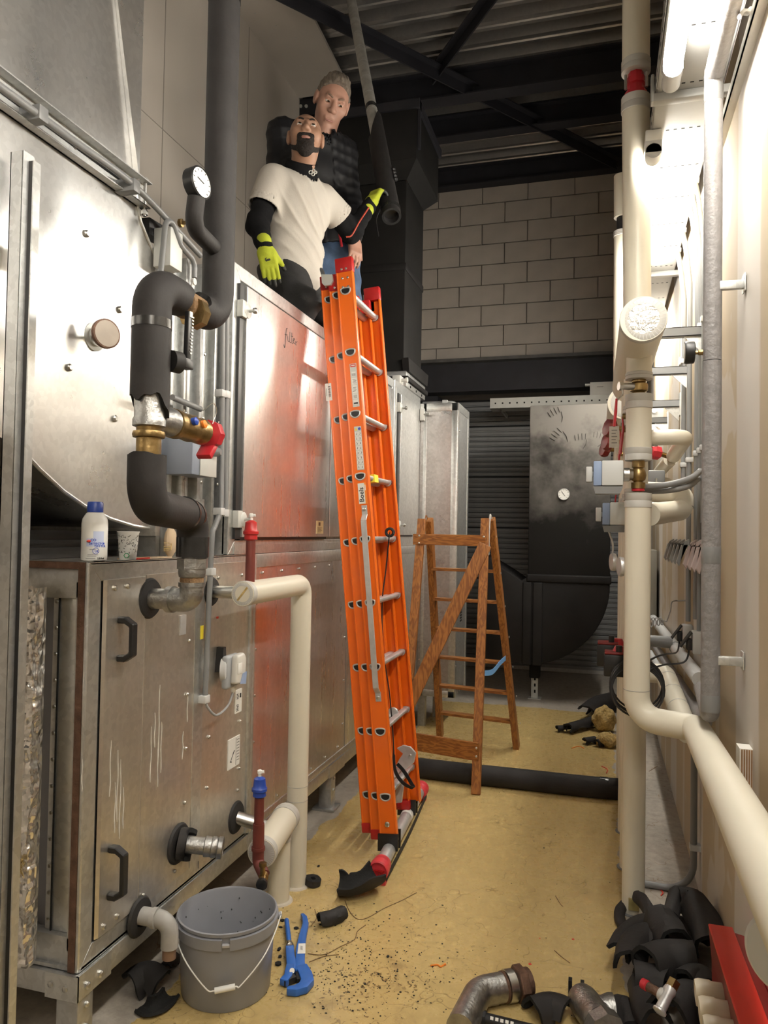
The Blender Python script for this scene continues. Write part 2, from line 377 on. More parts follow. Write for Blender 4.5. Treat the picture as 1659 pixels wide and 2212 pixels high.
vo = N.new('ShaderNodeTexVoronoi'); vo.voronoi_dimensions = '2D'; vo.inputs['Scale'].default_value = 30; wsp = N.new('ShaderNodeVectorMath'); wsp.operation = 'MULTIPLY_ADD'; wn = N.new('ShaderNodeTexNoise'); wn.inputs['Scale'].default_value = 45; L.new(g, wn.inputs['Vector']); L.new(wn.outputs['Color'], wsp.inputs[0]); wsp.inputs[1].default_value = (.045, .045, 0); L.new(g, wsp.inputs[2]); L.new(wsp.outputs[0], vo.inputs['Vector'])
spot = mth(N, L, 'LESS_THAN', mth(N, L, 'ADD', vo.outputs['Distance'], mth(N, L, 'MULTIPLY', nb, .9)), .53)
# the spots gather where the men have been working, by the bucket and the ladder's foot
dx = mth(N, L, 'MULTIPLY', mth(N, L, 'ADD', X, .85), 1.3); dy = mth(N, L, 'SUBTRACT', Y, 2.35); rr = mth(N, L, 'SQRT', mth(N, L, 'ADD', mth(N, L, 'MULTIPLY', dx, dx), mth(N, L, 'MULTIPLY', dy, dy)))
near = ramp(N, L, mth(N, L, 'ADD', rr, mth(N, L, 'MULTIPLY', mth(N, L, 'SUBTRACT', nb, .5), .9)), .95, .35)
spot = mth(N, L, 'MULTIPLY', spot, near)
base = mixc(N, L, mth(N, L, 'MULTIPLY', spot, .75), base, (.07, .04, .015))
grime = mth(N, L, 'MULTIPLY', ramp(N, L, noise(N, L, g, 5, 8, .7, .6), .52, .7), near)
base = mixc(N, L, mth(N, L, 'MULTIPLY', grime, .6), base, (.16, .10, .05))
# hair cracks / scratches
wv = N.new('ShaderNodeTexVoronoi'); wv.feature = 'DISTANCE_TO_EDGE'; wv.inputs['Scale'].default_value = 1.3
wpd = N.new('ShaderNodeVectorMath'); wpd.operation = 'ADD'; nz = N.new('ShaderNodeTexNoise'); nz.inputs['Scale'].default_value = 5; L.new(g, nz.inputs['Vector'])
L.new(g, wpd.inputs[0]); L.new(nz.outputs['Color'], wpd.inputs[1]); L.new(wpd.outputs[0], wv.inputs['Vector'])
crack = mth(N, L, 'MULTIPLY', mth(N, L, 'LESS_THAN', wv.outputs['Distance'], .004), .6); base = mixc(N, L, crack, base, (.2, .13, .05))
L.new(base, B.inputs['Base Color'])
ro = mth(N, L, 'ADD', mth(N, L, 'MULTIPLY', nf, .25), .16); ro2 = mth(N, L, 'ADD', ro, mth(N, L, 'MULTIPLY', mth(N, L, 'SUBTRACT', 1, yel), .35)); L.new(ro2, B.inputs['Roughness'])
bp = N.new('ShaderNodeBump'); bp.inputs['Strength'].default_value = .05; bp.inputs['Distance'].default_value = .004; L.new(nf, bp.inputs['Height']); L.new(bp.outputs[0], B.inputs['Normal'])
M['floor'] = m
tag(MB().box((XL, -1.8, -.12), (XR, 9.1, 0)).build('floor', M['floor'], ang=0), kind='structure', label='yellow coated concrete floor, worn and spotted')

# right wall: plasterboard with filled joints (white bands) and filler patches
m, N, L, B = nodes('plasterboard_taped'); g = N.new('ShaderNodeNewGeometry').outputs['Position']
sp = N.new('ShaderNodeSeparateXYZ'); L.new(g, sp.inputs[0]); Y, Z = sp.outputs[1], sp.outputs[2]
mp = N.new('ShaderNodeMapping'); L.new(g, mp.inputs[0]); mp.inputs['Scale'].default_value = (1, 1, .25)
nb = noise(N, L, mp.outputs[0], 4, 5, .6); yy = mth(N, L, 'ADD', Y, mth(N, L, 'MULTIPLY', mth(N, L, 'SUBTRACT', nb, .5), .1))
fr = mth(N, L, 'ABSOLUTE', mth(N, L, 'SUBTRACT', mth(N, L, 'FRACT', mth(N, L, 'DIVIDE', mth(N, L, 'SUBTRACT', yy, 1.92), 1.2)), .5))   # joints every 1.2 m
jt = ramp(N, L, fr, .17, .15)
fr2 = mth(N, L, 'ABSOLUTE', mth(N, L, 'SUBTRACT', mth(N, L, 'FRACT', mth(N, L, 'DIVIDE', mth(N, L, 'SUBTRACT', yy, 1.32), 1.2)), .5)); scr = ramp(N, L, fr2, .045, .03)
pat = ramp(N, L, noise(N, L, g, 1.7, 3), .6, .62)
wh = mth(N, L, 'MAXIMUM', jt, mth(N, L, 'MAXIMUM', mth(N, L, 'MULTIPLY', scr, .7), mth(N, L, 'MULTIPLY', pat, .6)))
board = mixc(N, L, nb, (.47, .38, .26), (.41, .335, .235)); col = mixc(N, L, wh, board, (.55, .51, .46)); L.new(col, B.inputs['Base Color']); B.inputs['Roughness'].default_value = .75
M['board_r'] = m
tag(MB().box((XR, -1.8, 0), (XR + .1, 9.1, ZC + .2)).build('wall_right', M['board_r'], ang=0), kind='structure')
M['board_l'] = mat('unpainted_plasterboard', (.55, .50, .44), .75, 0, .1, 1.6, .05, 40, stretch=(1, 1, .3))
wl = MB().box((XL - .1, -1.8, 0), (XL, 9.1, ZC + .2)).build('wall_left', M['board_l'], ang=0); tag(wl, kind='structure')
s_ = MB()
for y in (4.3, 5.5): s_.box((XL, y - .004, 2.7), (XL + .002, y + .004, 5.69))
s_.box((XL, .5, 4.2), (XL + .002, 6.5, 4.206)); s_.build('board_seam', mat('dark_seam', (.3, .27, .23), .8), wl, ang=0)  # darker lines along the board joints
tag(MB().box((XL - .1, -1.9, 0), (XR + .1, -1.8, ZC + .2)).build('wall_front', M['board_l'], ang=0), kind='structure')

# back wall: sand-lime blocks laid in bond above a steel beam
zc0 = at(917.6, 454.0, Y=YB).z; pitch = (at(917.6, 454.0, Y=YB).z - at(914.7, 582.8, Y=YB).z) / 3; xj = at(993.4, 512, Y=YB).x; bw = .513
M['block'] = mat('sand_lime_block', (.43, .39, .345), .8, 0, .1, 5, .08, 60); M['mortar'] = mat('mortar_joint', (.24, .22, .2), .9)
wb = MB().box((XL, YB + .03, 3.16), (XR, 9.1, ZC + .2)).build('wall_back', M['mortar'], ang=0); tag(wb, kind='structure')
off = ROOT[wb.name]; g_ = .0045
full = MB().box((g_, 0, g_), (bw - g_, .04, pitch - g_)).mesh('block', M['block'], (0, 0, 0), bevel=.003, seg=1)
for k in range(-1, 10):                                # courses, k counts down from the anchor joint
    z = zc0 - k * pitch
    if z < 3.53 - pitch: continue
    z0, z1 = max(z, 3.525), min(z + pitch, ZC - .2)
    if z1 - z0 < .02: continue
    i0 = xj + (0 if k % 2 == 1 else bw / 2)
    i = math.floor((XL - i0) / bw)
    while i0 + i * bw < XR:
        a, b = i0 + i * bw, i0 + (i + 1) * bw; i += 1
        if a >= XL and b <= XR and z0 == z and z1 == z + pitch:
            link('block', full, wb, V((a, YB - .0, z)) - off)
        else:
            a2, b2 = max(a, XL), min(b, XR)
            if b2 - a2 > .03: MB().box((a2 + g_, YB, z0 + g_), (b2 - g_, YB + .04, z1 - g_)).build('block', M['block'], wb, ang=0)
# lintel beam over the sectional door, with dusty top flange
lb = thing('lintel_beam', 'dark painted steel beam between the block wall and the sectional door', 'beam', (-1.2, 8.42, 3.16))
MB().box((XL, 8.40, 3.16), (XR, 8.50, 3.49)).build('web', M['beam'], lb, ang=0)
MB().box((XL, 8.28, 3.49), (XR, 8.50, 3.525)).build('top_flange', mat('dusty_steel', (.09, .088, .085), .7, 0, .3, 8), lb, ang=0); MB().box((XL, 8.28, 3.15), (XR, 8.5, 3.17)).build('bottom_flange', M['beam'], lb, ang=0)
# sectional door of grooved steel slats
M['slat'] = mat('grey_door_steel', (.26, .265, .27), .45, .1, .15, 4)
dr = thing('door_1', None, None, (-.8, 8.9, 0), kind='structure')
MB().box((-1.9, 8.93, .0), (.3, 8.96, 3.3)).build('backing', M['darkgap'], dr, ang=0)
zs = at(1072, 1029.5, Y=8.9).z; zp = (at(1072, 921 - .8, Y=8.9).z - zs); sp_ = zp / 10
sm = MB().prism([(0, 0), (0, sp_ * .16), (-.008, sp_ * .3), (-.008, sp_ * .75), (0, sp_ * .9), (.02, sp_ * .9), (.02, 0)], (-1.9, 8.91, 0), (0, 1, 0), (0, 0, 1), (2.2, 0, 0)).mesh('slat', M['slat'], (-.8, 8.9, 0), ang=25)
k = -int(zs / sp_)
while zs + k * sp_ < 3.1:
    o = link('slat', sm, dr, V((0, 0, zs + k * sp_ - (.004 if k % 10 == 9 else 0)))); k += 1
ss = MB()
for k in range(-2, 3): ss.box((-1.9, 8.899, zs + k * zp - .006), (.3, 8.925, zs + k * zp + .004))
ss.build('section_joint', M['darkgap'], dr, ang=0)
MB().box((-1.9, 8.89, .005), (.3, 8.93, .045)).build('bottom_rail', M['alu'], dr, ang=0)
tag(MB().box((.18, 8.5, 0), (XR, 9.1, 3.15)).build('wall_pier', M['beam'], ang=0), kind='structure')
tag(MB().box((XL, 8.5, 0), (-1.85, 9.1, 3.15)).build('wall_pier', M['beam'], ang=0), kind='structure')

# roof: profiled steel deck, ribs across the room
pr = []; y = -1.8; p = .25
while y < 9.1:
    pr += [(y, ZC + .1), (y + .055, ZC + .1), (y + .085, ZC), (y + .12, ZC), (y + .128, ZC + .012), (y + .15, ZC + .012), (y + .158, ZC), (y + .195, ZC), (y + .225, ZC + .1)]; y += p
rf = MB(); rf.sheet([[(XL, a, b) for a, b in pr], [(XR, a, b) for a, b in pr]]); rf.sheet([[(XR, a, b + .006) for a, b in pr], [(XL, a, b + .006) for a, b in pr]])
rf.box((XL, -1.8, ZC + .15), (XR, 9.1, ZC + .2))
tag(rf.build('ceiling', M['deck'], ang=20), kind='structure')
# soffit of plasterboard on the left, its front corner cut off on the skew
q = [at(637, 210, Z=5.7), at(755, 190, Z=5.7), at(680, 40, Z=5.7), at(610, 0, Z=5.7)]
ye = (q[0].y + q[1].y) / 2
sf = MB().prism([(XL, ye), (q[1].x, ye), (q[2].x, q[2].y), (q[3].x, q[3].y), (q[3].x - .05, 2.0), (XL, 2.0)], (0, 0, 5.68), (1, 0, 0), (0, 1, 0), (0, 0, .03)).build('trim_1', M['board_l'], ang=0); tag(sf, kind='structure')
sc_ = MB()
for k in range(18): sc_.cyl((XL + .12 + .1 * (k % 3), 3.2 + k * .18, 5.68), (XL + .12 + .1 * (k % 3), 3.2 + k * .18, 5.677), .005, seg=6)
tag(sc_.build('screw', M['steel'], sf), kind='stuff')

def ibeam(name, label, y, zb, x0, x1, h=.2, wd=.16):
    t = thing(name, label, 'beam', ((x0 + x1) / 2, y, zb), 'steel roof beams')
    MB().box((x0, y - .008, zb + .012), (x1, y + .008, zb + h - .012)).build('web', M['beam'], t, ang=0)
    MB().box((x0, y - wd / 2, zb), (x1, y + wd / 2, zb + .014)).build('bottom_flange', M['beam'], t, ang=0)
    MB().box((x0, y - wd / 2, zb + h - .014), (x1, y + wd / 2, zb + h)).build('top_flange', M['beam'], t, ang=0); return t
b1 = ibeam('roof_beam', 'dark steel roof beam bolted at the end of the plasterboard soffit', ye + .1, 5.5, XL, XR, .25)
bb = MB()
for x in (650, 662): p_ = at(x, 230, Y=ye + .02); bb.cyl(p_ + V((0, 0, 0)), p_ + V((0, -.012, 0)), .016, seg=8)
MB().box((XL, ye + .02, 5.43), (XL + .28, ye + .04, 5.68)).build('end_plate', M['beam'], b1, ang=0); bb.build('bolt', M['galv_white'], b1)
ibeam('roof_beam', 'dark steel roof beam midway between soffit beam and block wall', 7.35, 5.52, XL, XR, .22, .14)
ibeam('roof_beam', 'dark steel roof beam lying on top of the block wall', 8.42, 5.52, XL, XR, .22, .14)
def angle_bar(name, label, a, b, wd=.13):
    t = thing(name, label, 'brace', (a + b) / 2, 'roof braces')
    MB().bar(a, b, wd, .012).build('flat_leg', M['beam'], t, ang=0)
    MB().bar(a + V((0, 0, -.05)), b + V((0, 0, -.05)), .012, .1).build('upright_leg', M['beam'], t, ang=0); return t
a, b = at(565, -45, Z=5.6), at(1332, 347, Z=5.6)
angle_bar('roof_brace', 'long diagonal steel brace crossing under the roof deck to the right corner', a, b)
angle_bar('roof_brace', 'short diagonal steel brace running up from the long one', at(935, 160, Z=5.64), at(1075, -30, Z=5.64), .12)

M['tray_zinc'] = mat('tray_zinc', (.34, .34, .325), .5, .3, .08, 8)
# ================================================================== CABLE TRAY AND TUBE LIGHTS (right)
ZT = 3.14; tx0 = at(1416, 215, Z=ZT).x; tx1 = .385
tr = thing('cable_tray', 'long perforated steel cable tray hung above the tube lights along right wall', 'cable tray', ((tx0 + tx1) / 2, 4, ZT))
MB().box((tx0, -.4, ZT), (tx1, 8.2, ZT + .004)).build('tray_bottom', M['tray_zinc'], tr, ang=0)
for x in (tx0, tx1): MB().box((x - .002, -.4, ZT), (x + .002, 8.2, ZT + .06)).build('side_rail', M['tray_zinc'], tr, ang=0)
sl = MB(); y = 1.2
while y < 8:
    for k in range(7): x = tx0 + .03 + k * .028; sl.box((x - .006, y - .003, ZT - .0008), (x + .006, y + .003, ZT))
    y += .31
y = 1.2
while y < 8:
    sl.box((tx0 - .003, y, ZT + .012), (tx0 - .002, y + .014, ZT + .02)); y += .07
tag(sl.build('slot', M['darkgap'], tr, ang=0), kind='stuff')
for y in (at(1408, 208, Z=ZT).y, at(1420, 588, Z=ZT).y, 7.2):
    s_ = MB().box((tx0 - .012, y - .02, ZT - .03), (tx1 + .03, y + .02, ZT - .0)); s_.box((tx0 - .018, y - .02, ZT - .03), (tx0 - .006, y + .02, ZT + .07)); s_.build('support_bracket', M['tray_zinc'], tr, bevel=.004)
M['tube'] = mat('fluorescent_tube', (.9, .9, .9), .4, emit=(TUBE_COL, TUBE_POWER))
M['diff'] = mat('clear_cover', (.9, .9, .88), .15, alpha=.9)
def tube_light(y0, y1, x, label):
    t = thing('tube_light', label, 'light', (x, (y0 + y1) / 2, ZT - .11), 'tube lights under the cable tray')
    z = ZT - .085
    MB().box((x - .03, y0, z + .035), (x + .03, y1, ZT - .001)).build('housing', M['white'], t, bevel=.004)
    MB().cyl((x, y0 + .07, z), (x, y1 - .09, z), .027, seg=16).build('tube', M['tube'], t)
    for a, b in ((y0, y0 + .07), (y1 - .09, y1)):
        e = MB(); e.cyl((x, a, z), (x, b, z), .029, seg=16); e.box((x - .03, a, z - .005), (x + .03, a + .05 if a == y0 else b - .05, z + .04)); e.build('lamp_holder', M['grey_light'], t)
p_ = at(1450, 175, Z=ZT - .085); tube_light(p_.y - 1.6, p_.y + .02, p_.x, 'lit tube light nearest the camera under the cable tray')
p2_ = at(1412, 325, Z=ZT - .085); tube_light(p2_.y, p2_.y + 1.6, p2_.x, 'lit tube light half hidden behind thick cream riser')
tube_light(5.3, 6.9, p_.x, 'lit tube light farthest away, hidden behind the header pipe')
tube_light(p_.y - 3.9, p_.y - 2.3, p_.x, 'lit tube light behind the camera under the same cable tray')
# ================================================================== PIPEWORK ALONG THE RIGHT WALL
PX = .125; PR = .047
def collar(p, d, r, L_, parent, name='tape_collar', m='cream_tape'):
    """taped end of an insulated pipe: two rolled edges"""
    p = V(p); d = V(d).normalized()
    return MB().lathe([(r + .001, 0), (r + .003, .002), (r + .003, L_ * .45), (r + .0012, L_ * .5), (r + .0028, L_ * .55), (r + .0028, L_), (r - .012, L_ + .002), (r - .013, L_ + .001)], p, d, 32).build(name, M[m], parent)
def fitting(prof, base, axis, parent, name, m, seg=28): return MB().lathe(prof, base, axis, seg).build(name, M[m], parent)
def hexnut(a, b, r, parent, name='hex_nut', m='brass', seg=6):
    return MB().tube([a, b], r, seg).build(name, M[m], parent, ang=20, bevel=.002, seg=1) if False else MB().tube([a, b], r, seg).build(name, M[m], parent, ang=20)
def disc_seams(parent, c, d, r0, r1, n=36):
    fx, fy, d = frame(d); mb = MB(); c = V(c)
    for k in range(n):
        a = 2 * PI * k / n; u = fx * math.cos(a) + fy * math.sin(a); s = d.cross(u)
        mb.obox(c + u * (r0 + r1) / 2, u * (r1 - r0) / 2, s * .0006, d * .0008)
    return tag(mb.build('tape_fold', M['grey_light'], parent, ang=0), kind='stuff')
def cap_end(parent, c, d, r, foil='foil_cap', rin=.68):
    """taped disc closing an insulated pipe; d points out of the end"""
    c = V(c); d = V(d).normalized()
    MB().lathe([(r + .002, -.03), (r + .002, -.004), (r - .003, 0), (r * rin, .001), (r * rin, -.004)], c, d, 40).build('end_tape', M['cream_tape'], parent)
    MB().lathe([(r * rin, -.006), (r * rin, .0005), (0, .0012)], c, d, 36).build('end_disc', M[foil], parent)
    disc_seams(parent, c, d, r * rin + .002, r - .003)

zy = lambda y, Y=3.02, x=1378: at(x, y, Y=Y).z
# --- big header with foil end, the riser above it and the next header behind
HZ = 2.315; HY = at(1390, 685, X=PX).y; HR = .077
hd = thing('header_pipe', 'thick cream header pipe with shiny foil end facing the camera', 'pipe', (PX, HY, HZ))
MB().tube([(PX, HY, HZ), (PX - .012, 3.95, HZ)], HR, 40).build('jacket', M['cream'], hd)
cap_end(hd, (PX, HY, HZ), (0, -1, 0), HR)
p0 = V((PX, 3.02, 0)); ztop = zy(752)
MB().cyl((PX, 3.02, HZ - .05), (PX, 3.02, zy(806)), PR, seg=32).build('outlet_stub', M['cream'], hd)
collar((PX, 3.02, zy(806)), (0, 0, -1), PR, abs(zy(806) - zy(820)), hd)
for k, y in enumerate((3.42, 3.82)): MB().cyl((PX, y, HZ - .05), (PX, y, 2.12), PR, seg=24).build('outlet_stub', M['cream'], hd); collar((PX, y, 2.13), (0, 0, -1), PR, .03, hd)
h2 = thing('header_pipe', 'second cream header pipe lower down behind the foil ended header', 'pipe', (.1, 4.15, 2.28))
MB().tube([(.1, 4.15, 2.27), (.09, 5.6, 2.27)], .085, 36).build('jacket', M['cream'], h2); cap_end(h2, (.1, 4.15, 2.27), (0, -1, 0), .085, 'cream_tape')
for y in (4.4, 4.9): MB().cyl((.1, y, 2.22), (.1, y, 1.9), PR, seg=20).build('outlet_stub', M['cream'], h2)
ur = thing('riser_pipe', 'tall thick cream riser with red coupling going up from the foil ended header', 'pipe', (PX, 3.2, HZ + HR))
Yu = 3.2; RU = .0545; fu = lambda y: at(1373 - (y - 320) * .004, y, Y=Yu)
MB().tube([fu(212), V((PX, 3.2, HZ + .05))], RU, 36).build('lower_jacket', M['cream'], ur); MB().tube([fu(-60), fu(158)], RU, 36).build('upper_jacket', M['cream'], ur)
a, b = fu(158), fu(212); d = (b - a).normalized()
collar(a - d * .05, d, RU, .05, ur); collar(b + d * .06, -d, RU, .06, ur)
MB().lathe([(.03, .0), (.03, .02), (.04, .025), (.04, .05), (.032, .055), (.032, .075), (.044, .08), (.044, .1), (.03, .105), (.03, (b - a).length)], a, d, 8).build('red_coupling', M['redlever'], ur, ang=30)
for s in (-1, 1): MB().cyl(a + d * .02 + V((s * .04, -.03, 0)), a + d * .08 + V((s * .04, -.03, 0)), .006, seg=8).build('coupling_bolt', M['steel'], ur)
ur2 = thing('riser_pipe', 'slim cream riser half hidden behind the thick riser with red coupling', 'pipe', (.06, 4.3, 2.3))
f2 = lambda y: at(1346, y, Y=4.4)
MB().tube([f2(512), V((f2(700).x, 4.4, 2.33))], .05, 24).build('lower_jacket', M['cream'], ur2); MB().tube([f2(380), f2(470)], .05, 24).build('upper_jacket', M['cream'], ur2)
MB().cyl(f2(465), f2(515), .035, seg=12).build('bare_joint', M['black'], ur2); collar(f2(512), (0, 0, 1), .05, .03, ur2)

# --- the front drop: valve, jacket, actuator valve, jacket, elbow and run towards the camera
fd = thing('drop_pipe', 'cream drop pipe with valves in front, bending towards the camera near floor', 'pipe', (PX, 3.02, .87))
def vert(y0, y1, name, m='cream', r=PR, x=PX, Y=3.02, seg=32, parent=fd): return MB().cyl((x, Y, zy(y0, Y)), (x, Y, zy(y1, Y)), r, seg=seg).build(name, M[m], parent)
zA = zy(820); bv = MB()
bv.lathe([(.024, 0), (.026, .004), (.026, .016), (.022, .018), (.032, .024), (.034, .034), (.032, .05), (.022, .056), (.024, .06), (.024, .075)], (PX, 3.02, zA + .006), (0, 0, -1), 24)
bv.build('ball_valve', M['brass'], fd)
st = MB(); st.cyl((PX - .02, 3.0, zA - .03), (PX - .062, 2.985, zA - .03), .013, seg=14); st.cyl((PX - .062, 2.985, zA - .03), (PX - .075, 2.98, zA - .03), .017, seg=8); st.build('valve_stem', M['steel'], fd)
a_ = V((PX - .072, 2.98, zA - .028)); MB().tube(spline([a_, a_ + V((.012, 0, -.03)), a_ + V((-.01, 0, -.06))], 5), .006, 8, flat=.5).build('lever_arm', M['steel'], fd)
MB().tube([a_ + V((-.01, 0, -.05)), a_ + V((-.013, 0, -.1)), a_ + V((-.018, 0, -.155))], [.007, .011, .009], 10, flat=.6).build('lever_grip', M['redlever'], fd)
collar((PX, 3.02, zy(884)), (0, 0, 1), PR, zy(853) - zy(884), fd)
vert(878, 975, 'middle_jacket'); collar((PX, 3.02, zy(968)), (0, 0, -1), PR, zy(968) - zy(995), fd)
cv = MB(); zB = zy(995); zC_ = zy(1062); hh = zB - zC_
cv.lathe([(.02, 0), (.024, .002), (.024, hh * .22), (.018, hh * .24), (.026, hh * .34), (.03, hh * .48), (.026, hh * .62), (.017, hh * .68), (.017, hh * .7), (.026, hh * .71), (.026, hh * .9), (.018, hh * .92), (.018, hh)], (PX, 3.02, zB), (0, 0, -1), 20)
cv.build('control_valve_body', M['brass'], fd)
MB().lathe([(.02, 0), (.024, .004), (.024, .012), (.016, .014)], (PX, 3.02, zC_ + .014), (0, 0, -1), 20).build('red_ring', M['redlever'], fd)
zm = (zB + zC_) / 2 + .005
MB().lathe([(.02, 0), (.022, .01), (.026, .014), (.026, .034), (.014, .038)], (PX - .02, 3.01, zm), (-1, -.1, 0), 20).build('valve_neck', M['steel'], fd)
def actuator(parent, yc, zc, x1):
    """pale grey and blue box motor; x1 = its right side"""
    c = MB().box((x1 - .078, yc - .055, zc - .045), (x1, yc + .05, zc + .05)); c.build('actuator_housing', M['box_grey'], parent, bevel=.005)
    MB().box((x1 - .108, yc - .052, zc - .045), (x1 - .078, yc + .05, zc + .048)).build('actuator_side_panel', M['box_blue'], parent, bevel=.004)
    MB().prism([(x1 - .108, zc - .047), (x1, zc - .047), (x1 - .012, zc - .075), (x1 - .1, zc - .075)], (0, yc - .05, 0), (1, 0, 0), (0, 0, 1), (0, .09, 0)).build('actuator_base', M['grey'], parent, ang=20)
    k = MB().box((x1 - .135, yc - .04, zc - .03), (x1 - .112, yc - .005, zc + .028)); k.box((x1 - .115, yc - .03, zc - .01), (x1 - .107, yc - .01, zc + .01)); k.build('hand_crank', M['grey_light'], parent, bevel=.003)
actuator(fd, 3.0, zy(1026), at(1346, 1026, Y=3.0).x)
collar((PX, 3.02, zy(1097)), (0, 0, 1), PR, zy(1066) - zy(1097), fd)
E_ = at(1450, 1563, Y=3.0); zrun = at(1505, 1575, X=.33).z
ym = 3.02; S_ = V((.325, 2.93, .885)); dir_ = V((-.042, -1, .098))
path = rpath([(PX, ym, zy(1090)), (PX, ym, .885), (S_.x, S_.y, .885), S_ + dir_ * 1.9], [.085, .05], 9)
MB().tube(path, PR + .001, 32).build('lower_jacket', M['cream'], fd)
for z in (zy(1490),): MB().lathe([(PR + .0012, 0), (PR + .002, .001), (PR + .0012, .002)], (PX, ym, z), (0, 0, 1), 32).build('jacket_seam', M['grey'], fd)
# second run behind it, doing the same
sd_ = thing('return_pipe', 'cream return pipe bending from behind the drop pipe towards the camera', 'pipe', (.22, 3.55, .8))
a = at(1395, 1455, Y=3.55); b = at(1436, 1455, Y=3.55); c = at(1487, 1585, Y=3.12); dd = (c - b).normalized()
MB().tube(rpath([V((.14, 3.56, a.z)), b, c], .03, 6), .042, 28).build('jacket', M['cream'], sd_)
for f in (.12, .35, .6): q = b + (c - b) * f; MB().lathe([(.0425, 0), (.0435, .002), (.0425, .004)], q, dd, 28).build('jacket_seam', M['cream_tape'], sd_)

# --- risers standing behind one another, down to the floor
def riser(y, label, ztop_, act=False, lever=True):
    t = thing('floor_riser', label, 'pipe', (PX + .008, y, 0), 'row of floor risers by right wall'); x = PX + .008
    MB().cyl((x, y, .0), (x, y, 1.62), PR - .001, seg=28).build('lower_jacket', M['cream'], t); collar((x, y, 1.6), (0, 0, 1), PR, .03, t)
    MB().lathe([(.02, 0), (.026, .003), (.026, .03), (.018, .035), (.03, .06), (.018, .085), (.026, .09), (.026, .11), (.018, .115)], (x, y, 1.62), (0, 0, 1), 18).build('valve_body', M['brass'], t)
    MB().cyl((x, y, 1.74), (x, y, ztop_), PR - .001, seg=28).build('upper_jacket', M['cream'], t); collar((x, y, 1.77), (0, 0, -1), PR, .03, t)
    MB().lathe([(PR - .001, 0), (PR + .01, .001), (PR + .012, .004), (PR - .001, .006)], (x, y, 0), (0, 0, 1), 24).build('floor_seal', M['grey'], t)
    if act: actuator(t, y - .02, 1.66, x - .03)
    if lever:
        b_ = MB().lathe([(.02, 0), (.03, .02), (.03, .05), (.02, .07)], (x, y, ztop_), (0, 0, 1), 16); b_.cyl((x, y, ztop_ + .03), (x - .06, y, ztop_ + .03), .012, seg=10); b_.build('ball_valve', M['brass'], t)
        q = V((x - .06, y, ztop_ + .03)); MB().tube([q, q + V((.004, 0, -.05)), q + V((-.006, 0, -.16))], [.006, .01, .008], 10, flat=.6).build('lever_grip', M['redlever'], t)
    return t
r1 = riser(3.37, 'cream floor riser right behind drop pipe, standing in foam scraps', 2.05, True)
MB().box((PX + .008 - .02, 3.36 - PR, .03), (PX + .03, 3.37 - PR + .004, .075)).build('glue_patch', mat('old_glue', (.33, .27, .1), .8, 0, .3, 40), r1, ang=0)
riser(3.8, 'second cream floor riser from the camera in the row', 2.05); riser(4.25, 'third cream floor riser from the camera in the row', 1.98, False)
riser(4.85, 'fourth and farthest cream floor riser in the row', 1.9, False)
# red handwheels strung behind the risers
for k, (u, v, Y) in enumerate(((1318, 925, 3.8), (1313, 955, 4.25), (1307, 972, 4.85))):
    p = at(u, v, Y=Y); w_ = MB().lathe([(.018, -.02), (.042, -.016), (.046, 0), (.042, .02), (.015, .026)], p, (-1, -.5, .2), 9)
    t = thing('valve_handwheel', ['dark red ribbed handwheel left of risers, topmost', 'dark red ribbed handwheel left of risers, middle one', 'dark red ribbed handwheel left of risers, lowest'][k], 'handwheel', p, 'dark red handwheels on the risers')
    w_.build('wheel', M['darkred'], t, ang=25); MB().cyl(p, V((PX - .03, Y, p.z)), .012, seg=10).build('spindle', M['brass'], t)
tg_ = thing('valve_tag', 'white printed tag hanging beside red lever on the risers', 'tag', at(1326, 945, Y=3.5))
q = at(1327, 945, Y=3.5); MB().box((q.x - .022, 3.5, q.z - .045), (q.x + .02, 3.503, q.z + .05)).build('card', M['paper'], tg_, ang=0)
kk = MB()
for k in range(5): kk.box((q.x - .012, 3.4985, q.z + .03 - k * .014), (q.x + .012 - .006 * (k % 2), 3.4998, q.z + .034 - k * .014))
kk.build('printed_line', M['inkgrey'], tg_, ang=0); MB().cyl((q.x, 3.501, q.z + .05), (PX, 3.501, q.z + .055), .0012, seg=6).build('tie', M['inkgrey'], tg_)
# two silver dials seen edge on
for k, (u, v, Y, lb) in enumerate(((1340, 1224, 3.05, 'silver round thermometer seen edge on, right one of pair'), (1323, 1214, 3.37, 'silver round thermometer seen edge on, left one with bent wire'))):
    p = at(u, v, Y=Y); t = thing('dial_thermometer', lb, 'thermometer', p, 'thermometers on the drop pipes')
    MB().lathe([(.03, .014), (.036, .012), (.038, 0), (.036, -.006), (0, -.007)], p, (1, .25, 0), 26).build('case', M['alu'], t)
    MB().cyl(p + V((.012, .003, -.01)), V((PX - PR + .004, Y, p.z - .01)), .006, seg=8).build('stem', M['brass'], t)
    if k: MB().tube(spline([p + V((0, 0, .03)), p + V((0, 0, .08)), p + V((-.022, 0, .15)), p + V((-.012, 0, .165))], 5), .004, 8).build('capillary', M['alu'], t)
